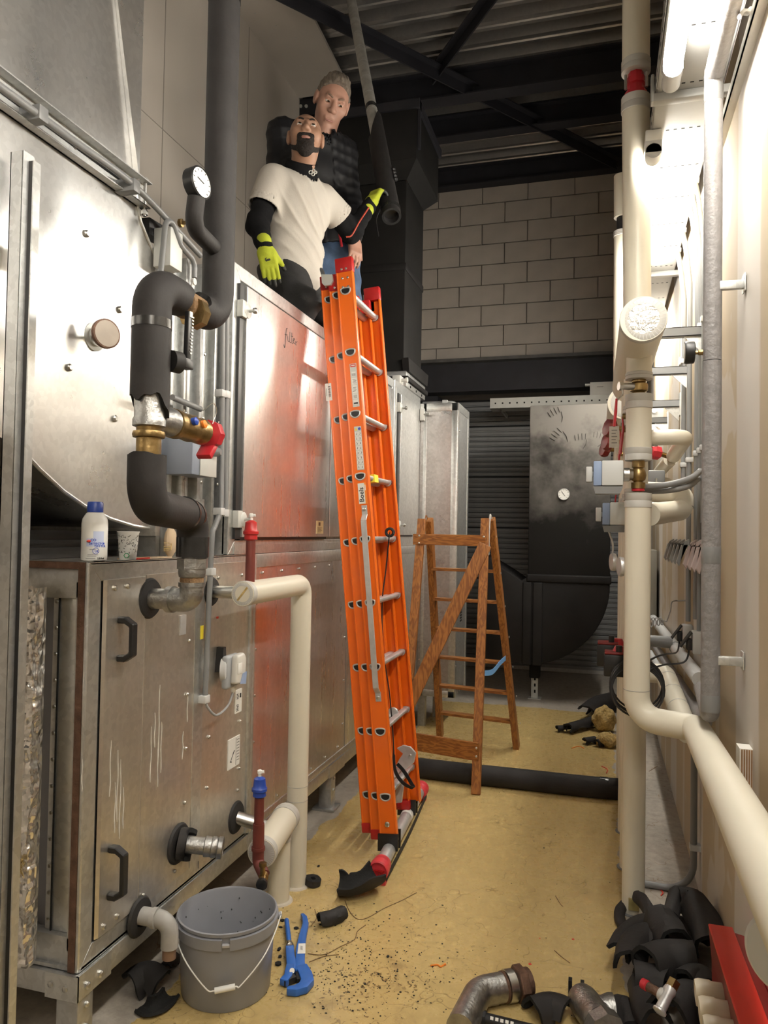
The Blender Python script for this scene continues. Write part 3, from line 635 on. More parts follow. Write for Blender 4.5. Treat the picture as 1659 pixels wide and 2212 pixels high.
# pumps with red tops, and their cables
for k, (u, v, Y, lb) in enumerate(((1326, 1432, 3.3, 'black pump with red top, nearest to camera, beside drop pipe'), (1311, 1411, 3.75, 'black pump with red top and letter, behind nearest pump'))):
    p = at(u, v, Y=Y); t = thing('circulation_pump', lb, 'pump', p, 'pumps on the risers'); s = Y / 3.3
    MB().box((p.x - .04 * s, Y - .05, p.z - .05 * s), (p.x + .045 * s, Y + .04, p.z + .04 * s)).build('control_box', M['black'], t, bevel=.006)
    MB().box((p.x - .037 * s, Y - .045, p.z + .04 * s), (p.x + .045 * s, Y + .035, p.z + .05 * s)).build('red_cover', M['darkred'], t, bevel=.003)
    b_ = MB().lathe([(.02, 0), (.03, .02), (.036, .05), (.036, .08), (.03, .1), (.02, .12)], (PX - .055, Y + .01, p.z - .05), (0, 0, 1), 14); b_.cyl((PX - .07, Y, p.z), (PX - .02, Y, p.z), .028, seg=14); b_.build('pump_body', M['redlever'], t)
    MB().cyl((p.x + .02, Y - .02, p.z + .05 * s), (p.x + .02, Y - .02, p.z + .075 * s), .013, seg=12).build('cable_gland', M['black'], t)
    MB().lathe([(.013, 0), (.012, .006), (0, .007)], (p.x + .008, Y - .0495, p.z - .018), (0, -1, 0), 18).build('dial', M['rubber'], t)
    if k: text('D', .03, (p.x - .012, Y - .0505, p.z - .045 * s), (1, 0, 0), (0, 0, 1), M['paper'], t)
    else: MB().cyl((p.x + .022, Y - .05, p.z + .004), (p.x + .022, Y - .052, p.z + .004), .004, seg=8).build('lamp', M['paper'], t)
cb = MB()
c0 = at(1376, 1492, Y=3.22)
for k in range(7):
    r = .098 + .003 * (k % 3); n = 30; ph = k * .35
    cb.tube([c0 + V((r * math.cos(2*PI*i/n) , -.012 + .005 * k + .012 * math.sin(2*PI*i/n + ph), r * (1.0 + .05 * math.sin(ph)) * math.sin(2*PI*i/n) + .004 * k)) for i in range(n)], .0042, 7, closed=True)
tag(cb.build('cable_coil', M['black']), 'coil of black cable hung around the drop pipe', 'cable')
# --- branches to the wall
def pipe(name, label, pts, r, rad, m='cream', cat='pipe', group=None, seg=24, parts=None):
    t = thing(name, label, cat, pts[0], group); MB().tube(rpath(pts, rad, 7), r, seg).build('jacket' if m == 'cream' else 'tube', M[m], t); return t
a = at(1405, 945, Y=3.37); b = at(1482, 943, Y=3.34); c = at(1455, 985, X=b.x - .005)
br = pipe('branch_pipe', 'cream branch pipe with rounded bend crossing to the wall beside upper jacket', [V((PX + .05, 3.37, b.z)), b, c], .033, .05)
collar(V((a.x + .03, 3.37, b.z)), (-1, 0, 0), .033, .03, br)
c2 = at(1424, 1020, X=b.x - .005); dv = (c2 - c).normalized()
b_ = MB().lathe([(.014, 0), (.02, .02), (.02, .08), (.014, .1), (.02, .14), (.016, .18)], c, dv, 14); b_.cyl(c + dv * .08, c + dv * .05 + V((-.07, -.05, .015)), .013, seg=12); b_.build('balancing_valve', M['brass'], br)
q = c + dv * .05 + V((-.085, -.06, .018)); MB().lathe([(.014, -.02), (.034, -.018), (.036, .014), (.028, .03), (0, .032)], q, (-.8, -.55, .1), 8).build('red_handwheel', M['redlever'], br, ang=25)
MB().tube([c + dv * .16, c2 + dv * .4], .034, 20).build('far_jacket', M['cream'], br)
a = at(1420, 1062, Y=3.8); b = at(1478, 1066, Y=3.8); c = at(1473, 1102, Y=3.78); d = at(1402, 1112, Y=3.4)
ub = pipe('branch_pipe', 'cream pipe doubling back in a tight bend near wall, below grey conduits', [V((PX + .06, 3.8, a.z)), b, c, d], .048, .055)
MB().lathe([(.0485, 0), (.0495, .002), (.0485, .004)], b + (c - b) * .75, (c - b), 26).build('jacket_seam', M['grey'], ub)
a2 = at(1412, 1092, Y=4.3); b2 = at(1452, 1088, Y=4.3)
pipe('branch_pipe', 'slimmer cream pipe bending behind the doubled back pipe', [at(1404, 1040, Y=4.4), b2 + V((0, 0, .1)), b2, a2 + V((-.1, -.3, -.05))], .034, .04)
mf = thing('motor_valve', 'grey motor valve box on bracket between branch pipes', 'valve', at(1410, 1040, Y=4.0)); q = at(1412, 1035, Y=4.0)
MB().box((q.x - .03, 3.95, q.z - .04), (q.x + .05, 4.05, q.z + .04)).build('housing', M['grey'], mf, bevel=.006); MB().cyl(q + V((.01, -.05, .0)), q + V((.01, -.05, -.06)), .006, seg=8).build('spindle', M['steel'], mf); MB().lathe([(.02, 0), (.024, .01), (.012, .016)], q + V((-.01, -.04, -.058)), (0, 0, 1), 12).build('red_ring', M['redlever'], mf)

# --- grey foam pipe on the wall
FX = .325; zt_ = 3.045; Yg = at(1541, 300, X=FX).y; zbm = at(1527, 1548, X=FX).z + .02
gp = thing('foam_pipe', 'grey foam wrapped pipe running down right wall, rounded at bottom', 'pipe', (FX, Yg, zbm))
MB().tube([(FX, .5, zt_), (FX, Yg + .006, zt_)], .029, 26).build('upper_run', M['foam_grey'], gp)
zj = at(1543, 772, X=FX).z
MB().tube([(FX, Yg, zt_ + .02), (FX, Yg, zj)], .028, 26).build('upper_jacket', M['foam_grey'], gp)
lowp = rpath([(FX, Yg, zj - .002), (FX, Yg, zbm), (.36, Yg + .5, zbm - .01)], .05, 8)
MB().tube(lowp, .0285, 26).build('lower_jacket', M['foam_grey'], gp)
for y in (1182, 1495, 235): z = at(1530, y, X=FX).z; MB().lathe([(.0288, 0), (.0293, .002), (.0293, .05), (.0288, .052)], (FX, Yg, z - .05), (0, 0, 1), 26).build('tape_band', mat('grey_tape', (.19, .19, .19), .35), gp)
for y in (672, 1402):
    z = at(1565, y, X=.4).z; b_ = MB().box((FX, Yg - .02, z - .015), (XR - .006, Yg + .0, z + .012)); b_.box((XR - .007, Yg - .03, z - .025), (XR - .002, Yg + .02, z + .03)); b_.build('wall_bracket', M['galv'], gp, bevel=.002)
gz = at(1495, 782, X=.28).z; gy = Yg; ga = thing('pressure_gauge', 'black round pressure gauge seen side on, left of the grey foam pipe', 'gauge', (FX - .06, gy, gz))
q = V((FX - .052, gy - .005, gz)); MB().lathe([(.006, 0), (.009, .002), (.009, .014), (.006, .016), (.006, .026)], (FX - .026, gy, gz), (-1, 0, 0), 8).build('brass_nipple', M['brass'], ga)
MB().lathe([(.03, 0), (.035, .003), (.036, .024), (.034, .03), (.03, .03)], q, (-1, 0, 0), 30).build('case', M['black'], ga); MB().lathe([(.029, .0304), (0, .0308)], q, (-1, 0, 0), 30).build('face', M['tape_clear'], ga)
# --- conduits on the wall
cx = .402
for k, (u, r, vb) in enumerate(((1477, .013, 1040), (1489, .012, 1345), (1505, .011, 1340), (1512, .009, 1370), (1519, .009, 1130))):
    Yc = at(u, 900, X=cx).y; zb = at(u, vb, X=cx).z; zt = ZT - .06
    t = thing('wall_conduit', 'grey conduit tube clipped upright on the right wall, ' + ['farthest of five', 'second farthest of five', 'middle one of five', 'second nearest of five', 'nearest of five, by the foam pipe'][k], 'conduit', (cx, Yc, zb), 'grey wall conduits')
    MB().tube(spline([(cx - .04, Yc - .03, zt), (cx - .02, Yc - .01, zt - .09), (cx, Yc, zt - .25)], 6) + [V((cx, Yc, zb))], r, 14).build('tube', M['grey'], t)
    MB().lathe([(r, 0), (r + .006, .002), (r + .008, .02), (r, .024)], (cx - .04, Yc - .03, zt - .005), (0, 0, 1), 14).build('bushing', M['white'], t)
    for zc in (2.5, 1.95, 1.45, 1.2):
        if zc > zb + .05: MB().box((cx - r - .004, Yc - r - .004, zc - .012), (XR, Yc + r + .004, zc + .012)).build('clip', M['grey_light'], t, bevel=.002)
t = thing('white_conduit', 'thin white conduit dropping from the cable tray on right wall', 'conduit', (.4, 4.4, 1.6))
Yw = at(1484, 700, X=.4).y + .25; MB().cyl((.402, Yw, 2.0), (.402, Yw, ZT - .07), .008, seg=12).build('tube', M['white'], t); MB().box((.385, Yw - .03, 2.5), (XR, Yw + .03, 2.54)).build('clip', M['grey_light'], t)
for k, (u0, v0, u1, v1, Y0) in enumerate(((1390, 1052, 1512, 1026, 3.1), (1392, 1060, 1508, 1042, 3.15))):
    a = at(u0, v0, Y=Y0); b = at(u1 - 22, v1 + 8, Y=3.2); c = at(u1, v1 - 8, X=.385)
    t = thing('flexible_conduit', ['upper grey conduit sweeping from actuator valve to the wall', 'lower grey conduit sweeping from actuator valve to the wall'][k], 'conduit', a); MB().tube(spline([a + V((-.02, .02, 0)), a + (b - a) * .5 + V((0, 0, -.008)), b, c], 7), .0125, 14).build('tube', M['grey'], t)
# struts carrying the headers
for k, (ur_, vr, lb) in enumerate(((1521, 716, 'highest and nearest grey steel strut between wall and header'), (1486, 800, 'second grey steel strut from the top, behind pressure gauge'), (1466, 872, 'third grey steel strut from the top, small bracket at wall'), (1440, 908, 'lowest and farthest grey steel strut at the wall'))):
    p = at(ur_, vr, X=XR - .01); t = thing('wall_strut', lb, 'strut', (XR, p.y, p.z), 'struts on right wall'); h = .04
    x0 = .2 if k < 2 else .12
    c = MB(); c.box((x0, p.y - .02, p.z - h / 2), (XR - .006, p.y - .017, p.z + h / 2)); c.box((x0, p.y - .02, p.z + h / 2 - .003), (XR - .006, p.y + .02, p.z + h / 2)); c.box((x0, p.y - .02, p.z - h / 2), (XR - .006, p.y + .02, p.z - h / 2 + .003)); c.build('channel', M['grey'], t, ang=0)
    MB().box((XR - .008, p.y - .035, p.z - .07), (XR, p.y + .035, p.z + .06)).build('wall_plate', M['galv'], t); MB().prism([(XR - .09, p.z - h / 2), (XR - .008, p.z - h / 2), (XR - .008, p.z - .1)], (0, p.y - .004, 0), (1, 0, 0), (0, 0, 1), (0, .006, 0)).build('gusset', M['galv'], t, ang=0)
# rail of clips
rl = thing('clip_rail', 'wall rail with a row of grey pipe clips and pinkish tabs', 'rail', (.385, 3.3, 1.53))
MB().box((.39, 3.02, 1.505), (.405, 5.0, 1.53)).build('rail', M['white'], rl); MB().box((.405, 4.0, 1.51), (XR, 4.05, 1.525)).build('spacer', M['white'], rl)
for k in range(9):
    y = 3.08 + .16 * k + (.04 * k if k > 3 else 0); MB().prism([(.34, 1.45), (.352, 1.43), (.372, 1.545), (.395, 1.56), (.395, 1.535), (.362, 1.53)], (0, y, 0), (1, 0, 0), (0, 0, 1), (0, .05, 0)).build('clip', mat('clip_%d' % k, (.42, .34, .33) if k < 4 else (.3, .31, .31), .5), rl, ang=0)
# low grey pipes along the wall
for k, (u0, v0, u1, v1, x, r) in enumerate(((1512, 1468, 1410, 1335, .375, .03), (1524, 1560, 1408, 1385, .365, .024), (1500, 1580, 1405, 1410, .33, .02))):
    a, b = at(u0, v0, X=x), at(u1, v1, X=x)
    t = thing('wall_pipe', ['thick pale grey pipe running low along the wall, uppermost', 'grey pipe running low along the wall, joined to the foam pipe', 'slim grey pipe running low along the wall, nearest the walkway'][k], 'pipe', a, 'low wall pipes'); MB().tube([a, b], r, 20).build('tube', M['foam_grey' if k == 1 else 'grey_light'], t)
    MB().lathe([(r, 0), (r + .003, .002), (r + .003, .02), (r, .022)], a + (b - a) * .35, b - a, 20).build('sleeve', M['grey'], t)
    MB().box((x, a.y + .25, (a + (b - a) * .1).z - .01), (XR, a.y + .27, (a + (b - a) * .1).z + .01)).build('wall_hook', M['galv'], t)
t = thing('cross_pipe', 'dark grey pipe crossing from risers to the low wall pipes', 'pipe', at(1400, 1385, Y=4.3)); MB().cyl(V((PX, 4.3, at(1400, 1383, Y=4.3).z)), at(1452, 1388, Y=4.3), .031, seg=20).build('tube', M['grey'], t)
# socket boxes with plugs and leads
for k, (u, v, lb) in enumerate(((1501, 1387, 'pale grey socket box with open black lid, nearest on the wall'), (1479, 1370, 'pale grey socket box with open black lid, farther one'))):
    p = at(u, v, X=.385); t = thing('wall_socket', lb, 'socket', p, 'wall sockets'); h = .048
    MB().box((p.x - .012, p.y - .04, p.z - h), (XR, p.y + .04, p.z + h)).build('housing', M['grey_light'], t, bevel=.006)
    MB().bar(p + V((-.014, 0, h - .004)), p + V((-.06, 0, -.022)), .06, .006, (0, 1, 0)).build('lid', M['black'], t, ang=0)
    MB().box((p.x - .035, p.y - .02, p.z - .035), (p.x - .012, p.y + .02, p.z + .015)).build('plug', M['black'], t, bevel=.005)
    e = at(1398, 1452 if k == 0 else 1430, Y=3.2); MB().tube(bez(p + V((-.024, 0, -.034)), p + V((-.03, 0, -.14)), e + V((.1, .1, .06)), e, 18), .004, 8).build('lead', M['black'], t)
sp_pts = [at(1390, 1345, Y=4.6)]
c0, c1 = at(1396, 1345, Y=4.6), at(1432, 1342, Y=4.6)
for i in range(61):
    f = i / 60; c = c0 + (c1 - c0) * f; r = .028 * (1 - .3 * f); sp_pts.append(c + V((r * .5 * math.sin(12 * PI * f * .8), 0, r * math.cos(12 * PI * f * .8))))
sp_pts += spline([c1 + V((.02, 0, 0)), at(1448, 1320, Y=4.6), at(1452, 1300, Y=4.6), at(1468, 1298, Y=4.6), at(1483, 1297, X=.4)], 5)
tag(MB().tube(sp_pts, .0035, 7).build('coiled_lead', M['inkgrey']), 'springy coiled grey lead stretched to the wall conduit', 'cable')
# floor conduit by the wall
Yf = at(1498, 1700, X=.39).y; pts = [V((.392, Yf, .85)), V((.392, Yf, .2)), V((.39, Yf - .12, .02)), V((.13, Yf + .1, .018))]
t = thing('floor_conduit', 'dark grey conduit coming down the wall and curving across the floor', 'conduit', (.392, Yf, 0)); MB().tube(rpath([V((.392, Yf, .86)), V((.392, Yf, .016)), V((.15, Yf + .02, .016))], .13, 12), .0145, 16).build('tube', M['grey'], t)
MB().box((.376, Yf - .02, .2), (XR, Yf + .02, .225)).build('clip', M['grey_light'], t)
# timber block, cabinet, boxes, rail on the wall
p = at(1606, 1612, X=.4); q = at(1606, 1700, X=.4)
t = thing('plywood_block', 'white painted plywood block fixed upright on right wall', 'block', (.41, p.y, q.z)); MB().box((.385, p.y - .03, q.z - .12), (XR, p.y + .028, p.z)).build('painted_face', M['timber_w'], t, ang=0)
pl = MB()
for k in range(5): pl.box((.389 + k * .0065, p.y - .0315, q.z - .12), (.393 + k * .0065, p.y - .0299, p.z - .002))
pl.build('ply_layer', M['plyedge'], t, ang=0)
a = at(1400, 1187, Y=6.2); t = thing('wall_cabinet', 'grey steel cabinet on wall beyond the clip rail', 'cabinet', (.3, 6.2, .9))
MB().box((.16, 6.2, at(1400, 1343, Y=6.2).z), (XR - .02, 6.6, at(1400, 1188, Y=6.2).z)).build('body', mat('taupe_cabinet', (.2, .19, .16), .45), t, bevel=.006); MB().box((.18, 6.195, .95), (.3, 6.2, 1.4)).build('door', mat('taupe_cabinet_door', (.2, .19, .16), .4), t); MB().box((XR - .1, 6.19, .86), (XR - .09, 6.2, 1.45)).build('edge_strip', M['black'], t)
t = thing('white_box', 'white box standing on top of the grey wall cabinet', 'box', (.22, 6.3, 1.45)); zq = at(1400, 1187, Y=6.2).z; MB().box((.17, 6.22, zq), (.3, 6.5, zq + .2)).build('body', M['white'], t, bevel=.004); MB().box((.168, 6.218, zq + .15), (.302, 6.502, zq + .156)).build('lid_seam', M['grey_light'], t)
for k, (u, v, w_, h, Y, lb) in enumerate(((1410, 887, .13, .09, 6.0, 'pale junction box high on the wall behind struts'), (1418, 918, .13, .1, 6.6, 'pale control box below the lowest strut'))):
    p = at(u, v, Y=Y); t = thing('junction_box', lb, 'box', p, None)
    MB().box((p.x - w_, Y, p.z - h), (p.x + w_ * .6, Y + .1, p.z + h * .8)).build('body', M['box_grey'], t, bevel=.006); MB().cyl((p.x + .01, Y, p.z), (p.x + .01, Y - .012, p.z), .02, seg=14).build('knob', M['white'], t); MB().box((p.x + w_ * .6 - .01, Y + .02, p.z - .01), (XR, Y + .06, p.z + .01)).build('arm', M['galv'], t)
za = at(1600, 150, X=.4).z
t = thing('wall_rail', 'white profile rail high along the right wall beside foam pipe', 'rail', (.41, 2.2, za)); MB().box((XR - .03, .3, za), (XR, 3.2, za + .006)).build('web', M['white'], t); MB().box((XR - .03, .3, za), (XR - .026, 3.2, za + .035)).build('flange', M['white'], t)
t = thing('pipe_hanger', 'hardened foam strand bridging the foam pipe and white rail', 'hanger', (.38, 2.0, za - .02)); p, q = at(1597, 37, X=.345), at(1622, 18, X=.405); MB().tube(spline([p, p + (q - p) * .3 + V((0, 0, .006)), p + (q - p) * .7 + V((0, 0, -.004)), q], 5), [.006] * 6 + [.009] * 6 + [.006] * 4, 8).build('strand', M['cream_tape'], t)
# capped stub at the lower right edge
c = at(1685, 2062, Y=1.3); ax = V((-.62, -.75, .1)).normalized()
t = thing('capped_pipe', 'cream pipe end with ribbed pale cap at the right edge', 'pipe', c); MB().tube([c, c - ax * .16], .055, 32).build('jacket', M['cream'], t); MB().lathe([(.056, -.02), (.057, 0), (.05, .006), (0, .007)], c, ax, 36).build('cap', M['box_grey'], t)
# ================================================================== AIR HANDLERS ON THE LEFT
XF = -1.45; ZL0, ZL1, ZU0, ZU1 = .275, 1.465, 1.487, 2.66; YA, YJ, YU, YS, YE = 1.892, 2.964, 2.742, 5.2, 5.99
yx = lambda u, v=1300, X=XF: at(u, v, X=X).y
def bolt_heads(parent, pts, n, r=.007, h=.006, name='screw', m='steel'):
    mb = MB(); n = V(n)
    for p in pts: mb.lathe([(r, 0), (r, h * .6), (r * .6, h), (0, h)], p, n, 8)
    return tag(mb.build(name, M[m], parent), kind='stuff')
def frame_rect(parent, y0, y1, z0, z1, w_, x, m='galv'):
    """mitred frame of one face in plane X = x"""
    for nm, pl in (('top_frame', [(y0, z1), (y1, z1), (y1 - w_, z1 - w_), (y0 + w_, z1 - w_)]), ('bottom_frame', [(y0, z0), (y1, z0), (y1 - w_, z0 + w_), (y0 + w_, z0 + w_)]), ('side_frame', [(y0, z0), (y0, z1), (y0 + w_, z1 - w_), (y0 + w_, z0 + w_)]), ('side_frame', [(y1, z0), (y1, z1), (y1 - w_, z1 - w_), (y1 - w_, z0 + w_)])):
        MB().prism(pl, (x - .03, 0, 0), (0, 1, 0), (0, 0, 1), (.03, 0, 0)).build(nm, M[m], parent, ang=0, bevel=.003)
def leg(parent, y, z1, x=XF - .05):
    l = MB().box((x - .03, y - .035, .012), (x + .045, y + .035, z1)).build('leg', M['galv_dull'], parent, bevel=.004)
    MB().box((x - .06, y - .06, 0), (x + .07, y + .06, .014)).build('foot_plate', M['galv_dull'], l, bevel=.002)
    bolt_heads(l, [(x + .045, y, z1 * .8), (x + .045, y, z1 * .5)], (1, 0, 0), .009, .01, 'bolt')

# --- lower unit nearest the camera
a1 = thing('air_handler_section', 'galvanised lower air handler section nearest the camera, two black handles on its panel', 'air handler', (XF - .6, (YA + YJ) / 2, 0), 'air handler sections')
MB().box((-2.6, YA + .3, ZL0), (XF - .02, YJ - .001, ZL1 - .006)).build('casing', M['galv_dull'], a1, ang=0)
MB().box((-2.6, YA + .02, ZL0 + .02), (-2.55, YA + .3, ZL1 - .01)).build('casing_back', M['galv_dull'], a1, ang=0)
MB().box((-2.6, YA + .002, ZL1 - .006), (XF, YJ - .001, ZL1)).build('top_plate', M['galv_panel'], a1, ang=0); MB().box((-2.6, YA + .002, ZL0), (XF, YJ - .001, ZL0 + .01)).build('bottom_plate', M['galv_dull'], a1, ang=0)
frame_rect(a1, YA, YJ, ZL0, ZL1, .058, XF)
y1, y2, y3, y4 = yx(222), yx(314), yx(421), yx(441)
np_ = MB().prism([(0, 0), (.006, .012), (.006, y2 - y1 - .012), (0, y2 - y1)], (XF, y1, ZL0 + .062), (1, 0, 0), (0, 1, 0), (0, 0, ZL1 - ZL0 - .118)).build('access_panel', M['galv_panel'], a1, ang=20)
hd1 = MB(); zt, zb_ = ZL1 - .062, ZL0 + .064
MB().box((XF - .02, y1 - .006, ZL0 + .06), (XF - .004, y1, ZL1 - .06)).build('panel_gap', M['darkgap'], a1, ang=0)
MB().box((XF - .02, y2, ZL0 + .05), (XF + .002, y3, ZL1 - .05)).build('coil_panel', M['galv_panel'], a1, ang=0)
MB().box((XF - .02, y3, ZL0 + .05), (XF + .004, y4, ZL1 - .05)).build('lap_strip', M['galv'], a1, ang=0)
MB().box((XF - .02, y4, ZL0 + .02), (XF + .003, YJ - .03, ZL1 - .03)).build('coil_panel', M['galv_panel'], a1, ang=0)
MB().box((XF - .02, YJ - .03, ZL0 + .01), (XF + .012, YJ, ZL1 - .01)).build('joint_flange', M['galv'], a1, bevel=.003)
for vtop, vbot, u in ((1332, 1428, 258), (1826, 1940, 238)):
    p, q = at(u, vtop, X=XF + .006), at(u, vbot, X=XF + .006); y = p.y; h = p.z - q.z; z = q.z
    MB().prism([(0, 0), (.026, 0), (.058, .02), (.058, h - .02), (.026, h), (0, h), (0, h - .02), (.024, h - .02), (.042, h - .03), (.042, .03), (.024, .02), (0, .02)], (XF + .006, y - .012, z), (1, 0, 0), (0, 0, 1), (0, .026, 0)).build('handle', M['black'], np_, ang=20, bevel=.003, seg=1)
bolt_heads(a1, [at(u, v, X=XF + .006) for u, v in ((248, 1270), (276, 1266), (252, 1980), (223, 2002))], (1, 0, 0), .009, .008)
bolt_heads(a1, [at(u, v, X=XF + .004) for u, v in ((408, 1384), (404, 1500), (401, 1617), (398, 1734), (396, 1853), (377, 1882), (308, 1934), (472, 1248), (522, 1242), (518, 1558), (516, 1660), (451, 1592), (447, 1702), (454, 1822), (513, 1707))], (1, 0, 0), .0065, .007)
dr_ = MB()
for u, v0, v1 in ((262, 1640, 1812), (268, 1700, 1790), (256, 1620, 1775), (250, 1690, 1800), (240, 1600, 1720), (348, 1480, 1640), (352, 1560, 1670), (345, 1600, 1700), (338, 1540, 1615), (330, 1570, 1690), (408, 1500, 1560), (398, 1580, 1640), (182, 1640, 1712)):
    p, q = at(u, v0, X=XF + .007), at(u - (v1 - v0) * .02, v1, X=XF + .007); x_ = XF + (.0068 if y1 + .02 < p.y < y2 - .01 else .0026 if p.y > y2 else .0008); dr_.tube([V((x_, p.y + .002 * math.sin(9 * f + u), p.z + (q.z - p.z) * f)) for f in [i / 8 for i in range(9)]], [.0006, .0012, .0016, .0012, .0018, .0014, .0018, .0022, .0008], 5)
tag(dr_.build('dried_drip', mat('chalky_drip', (.62, .6, .55), .9), a1), kind='stuff')
# its open end towards the camera: gasket frame, riveted flange, grey blade
MB().prism([(XF - .012, ZL0), (XF - .035, ZL0), (XF - .035, ZL1 - .02), (-2.2, ZL1 - .02), (-2.2, ZL1), (XF - .012, ZL1)], (0, YA - .004, 0), (1, 0, 0), (0, 0, 1), (0, .02, 0)).build('gasket', M['rust'], a1, ang=0)
MB().box((XF - .012, YA - .003, ZL0), (XF - .001, YA + .03, ZL1)).build('corner_post', M['galv'], a1, bevel=.003)
xa_, xb_, xc_ = at(163, 1600, Y=YA).x, at(142, 1600, Y=YA + .03).x, at(112, 1600, Y=YA + .04).x
MB().box((xa_ - .02, YA + .012, ZL0 + .05), (XF - .035, YA + .05, ZL1 - .06)).build('inner_frame', M['galv_dull'], a1, ang=0)
MB().box((-2.2, YA + .012, ZL1 - .11), (XF - .035, YA + .05, ZL1 - .02)).build('inner_frame', M['galv_dull'], a1, bevel=.004); MB().box((-2.2, YA + .012, ZL0), (XF - .035, YA + .05, ZL0 + .09)).build('inner_frame', M['galv_dull'], a1, bevel=.004)
MB().box((xc_, YA + .03, ZL0 + .09), (xa_ - .02, YA + .06, ZL1 - .1)).build('rivet_flange', M['galv'], a1, bevel=.004); MB().box((xc_ + .022, YA + .026, ZL0 + .09), (xc_ + .026, YA + .031, ZL1 - .1)).build('flange_fold', M['darkgap'], a1, ang=0)
bolt_heads(a1, [V((xc_ + .012, YA + .03, ZL0 + .12 + .079 * k)) for k in range(13)], (0, -1, 0), .006, .004, 'rivet')
MB().prism([(xc_ - .004, YA + .05), (xc_ - .06, YA + .09), (xc_ - .3, YA + .25), (xc_ - .3, YA + .27), (xc_ - .05, YA + .11), (xc_ - .004, YA + .07)], (0, 0, ZL0 + .06), (1, 0, 0), (0, 1, 0), (0, 0, ZL1 - ZL0 - .16)).build('grey_blade', mat('grey_canvas', (.25, .25, .27), .6, 0, .1, 3), a1, ang=60)
# base rail, corner bracket and leg
MB().box((XF - .05, YA - .01, ZL0 - .07), (XF + .006, YJ, ZL0 - .004)).build('base_rail', M['galv'], a1, bevel=.003); MB().box((-2.6, YA - .01, ZL0 - .07), (XF - .05, YA + .03, ZL0 - .004)).build('base_rail', M['galv_dull'], a1, bevel=.003)
br_ = MB().box((XF + .004, YA - .016, ZL0 - .074), (XF + .011, YA + .14, ZL0 - .002)); br_.box((XF - .1, YA - .017, ZL0 - .074), (XF + .011, YA - .01, ZL0 - .002)); cbk = br_.build('corner_bracket', M['galv'], a1, ang=0)
bolt_heads(cbk, [(XF + .011, YA + .025, ZL0 - .045), (XF + .011, YA + .085, ZL0 - .045)], (1, 0, 0), .011, .01, 'bolt'); bolt_heads(cbk, [(XF - .08, YA - .017, ZL0 - .035), (XF - .03, YA - .017, ZL0 - .04)], (0, -1, 0), .009, .006, 'bolt')
leg(a1, YA + .03, ZL0 - .06, XF - .04)
# small things stuck on it
for u, v, w_, h, m_, nm in ((515, 1514, .055, .095, 'paper', 'barcode_label'), (505, 1625, .1, .12, 'paper', 'instruction_label'), (470, 1334, .012, .008, 'inkred', 'red_sticker'), (395, 1350, .04, .07, 'alu', 'foil_tape'), (436, 1366, .02, .05, 'yellow', 'yellow_mark')):
    p = at(u, v, X=XF + .0045); lb_ = MB().box((XF + .002, p.y - w_ / 2, p.z - h / 2), (XF + .0062, p.y + w_ / 2, p.z + h / 2)).build(nm, M[m_], a1, ang=0)
    if nm == 'barcode_label':
        k_ = MB()
        for i in range(9): k_.box((XF + .006, p.y - .02, p.z - .04 + i * .006 + (.02 if i > 4 else 0)), (XF + .0067, p.y + .0 - (i % 3) * .002, p.z - .037 + i * .006 + (.02 if i > 4 else 0)))
        k_.box((XF + .006, p.y + .008, p.z + .012), (XF + .0067, p.y + .02, p.z + .03)); k_.build('printed_bars', M['ink'], lb_, ang=0)
    if nm == 'instruction_label':
        k_ = MB(); k_.box((XF + .006, p.y + .014, p.z - .055), (XF + .0067, p.y + .0155, p.z + .055))
        for i in range(8): k_.box((XF + .006, p.y + .022, p.z + .045 - i * .012), (XF + .0067, p.y + .044, p.z + .047 - i * .012))
        k_.bar((XF + .0064, p.y - .03, p.z - .03), (XF + .0064, p.y - .01, p.z - .005), .004, .0005, (0, 1, -1)); k_.bar((XF + .0064, p.y - .01, p.z - .005), (XF + .0064, p.y + .002, p.z + .008), .006, .0005, (0, 1, -1)); k_.bar((XF + .0064, p.y - .035, p.z - .03), (XF + .0064, p.y - .02, p.z - .034), .004, .0005, (0, 1, -1))
        k_.build('printed_drawing', M['ink'], lb_, ang=0)

# --- lower unit behind it
a2 = thing('air_handler_section', 'galvanised lower air handler section reflecting the orange ladder, behind white pipes', 'air handler', (XF - .6, 4.5, 0), 'air handler sections')
MB().box((-2.6, YJ, ZL0), (XF - .02, YE, ZL1)).build('casing', M['galv_dull'], a2, ang=0)
MB().box((XF - .02, YJ, ZL0), (XF + .012, YJ + .025, ZL1)).build('joint_flange', M['galv'], a2, bevel=.003)
ym_ = yx(748)
for k, (ya, yb, mm) in enumerate(((YJ + .025, ym_, 'galv_mirror'), (ym_ + .01, 5.2, 'galv_mirror'), (5.21, YE, 'galv'))): MB().box((XF - .02, ya, ZL0 + .03), (XF + .001 + .001 * k, yb, ZL1 - .06)).build('panel', M[mm], a2, ang=0)
MB().box((XF - .02, YJ + .025, ZL1 - .06), (XF + .006, YE, ZL1)).build('top_frame', M['galv'], a2, bevel=.003); MB().box((XF - .02, YJ + .025, ZL0), (XF + .006, YE, ZL0 + .035)).build('bottom_frame', M['galv'], a2, bevel=.003)
MB().box((XF - .05, YJ, ZL0 - .07), (XF + .006, YE, ZL0 - .004)).build('base_rail', M['galv'], a2, bevel=.003)
bolt_heads(a2, [V((XF + .003, YJ + .1 + .21 * k, ZL1 - .085)) for k in range(6)] + [V((XF + .003, YJ + .1 + .21 * k, ZL0 + .06)) for k in range(6)] + [V((XF + .002, YJ + .045, .45 + .2 * k)) for k in range(5)] + [V((XF + .002, ym_ - .03, .45 + .25 * k)) for k in range(4)], (1, 0, 0), .0065, .006)
leg(a2, yx(722, 1690), ZL0 - .06); leg(a2, YE - .1, ZL0 - .06)
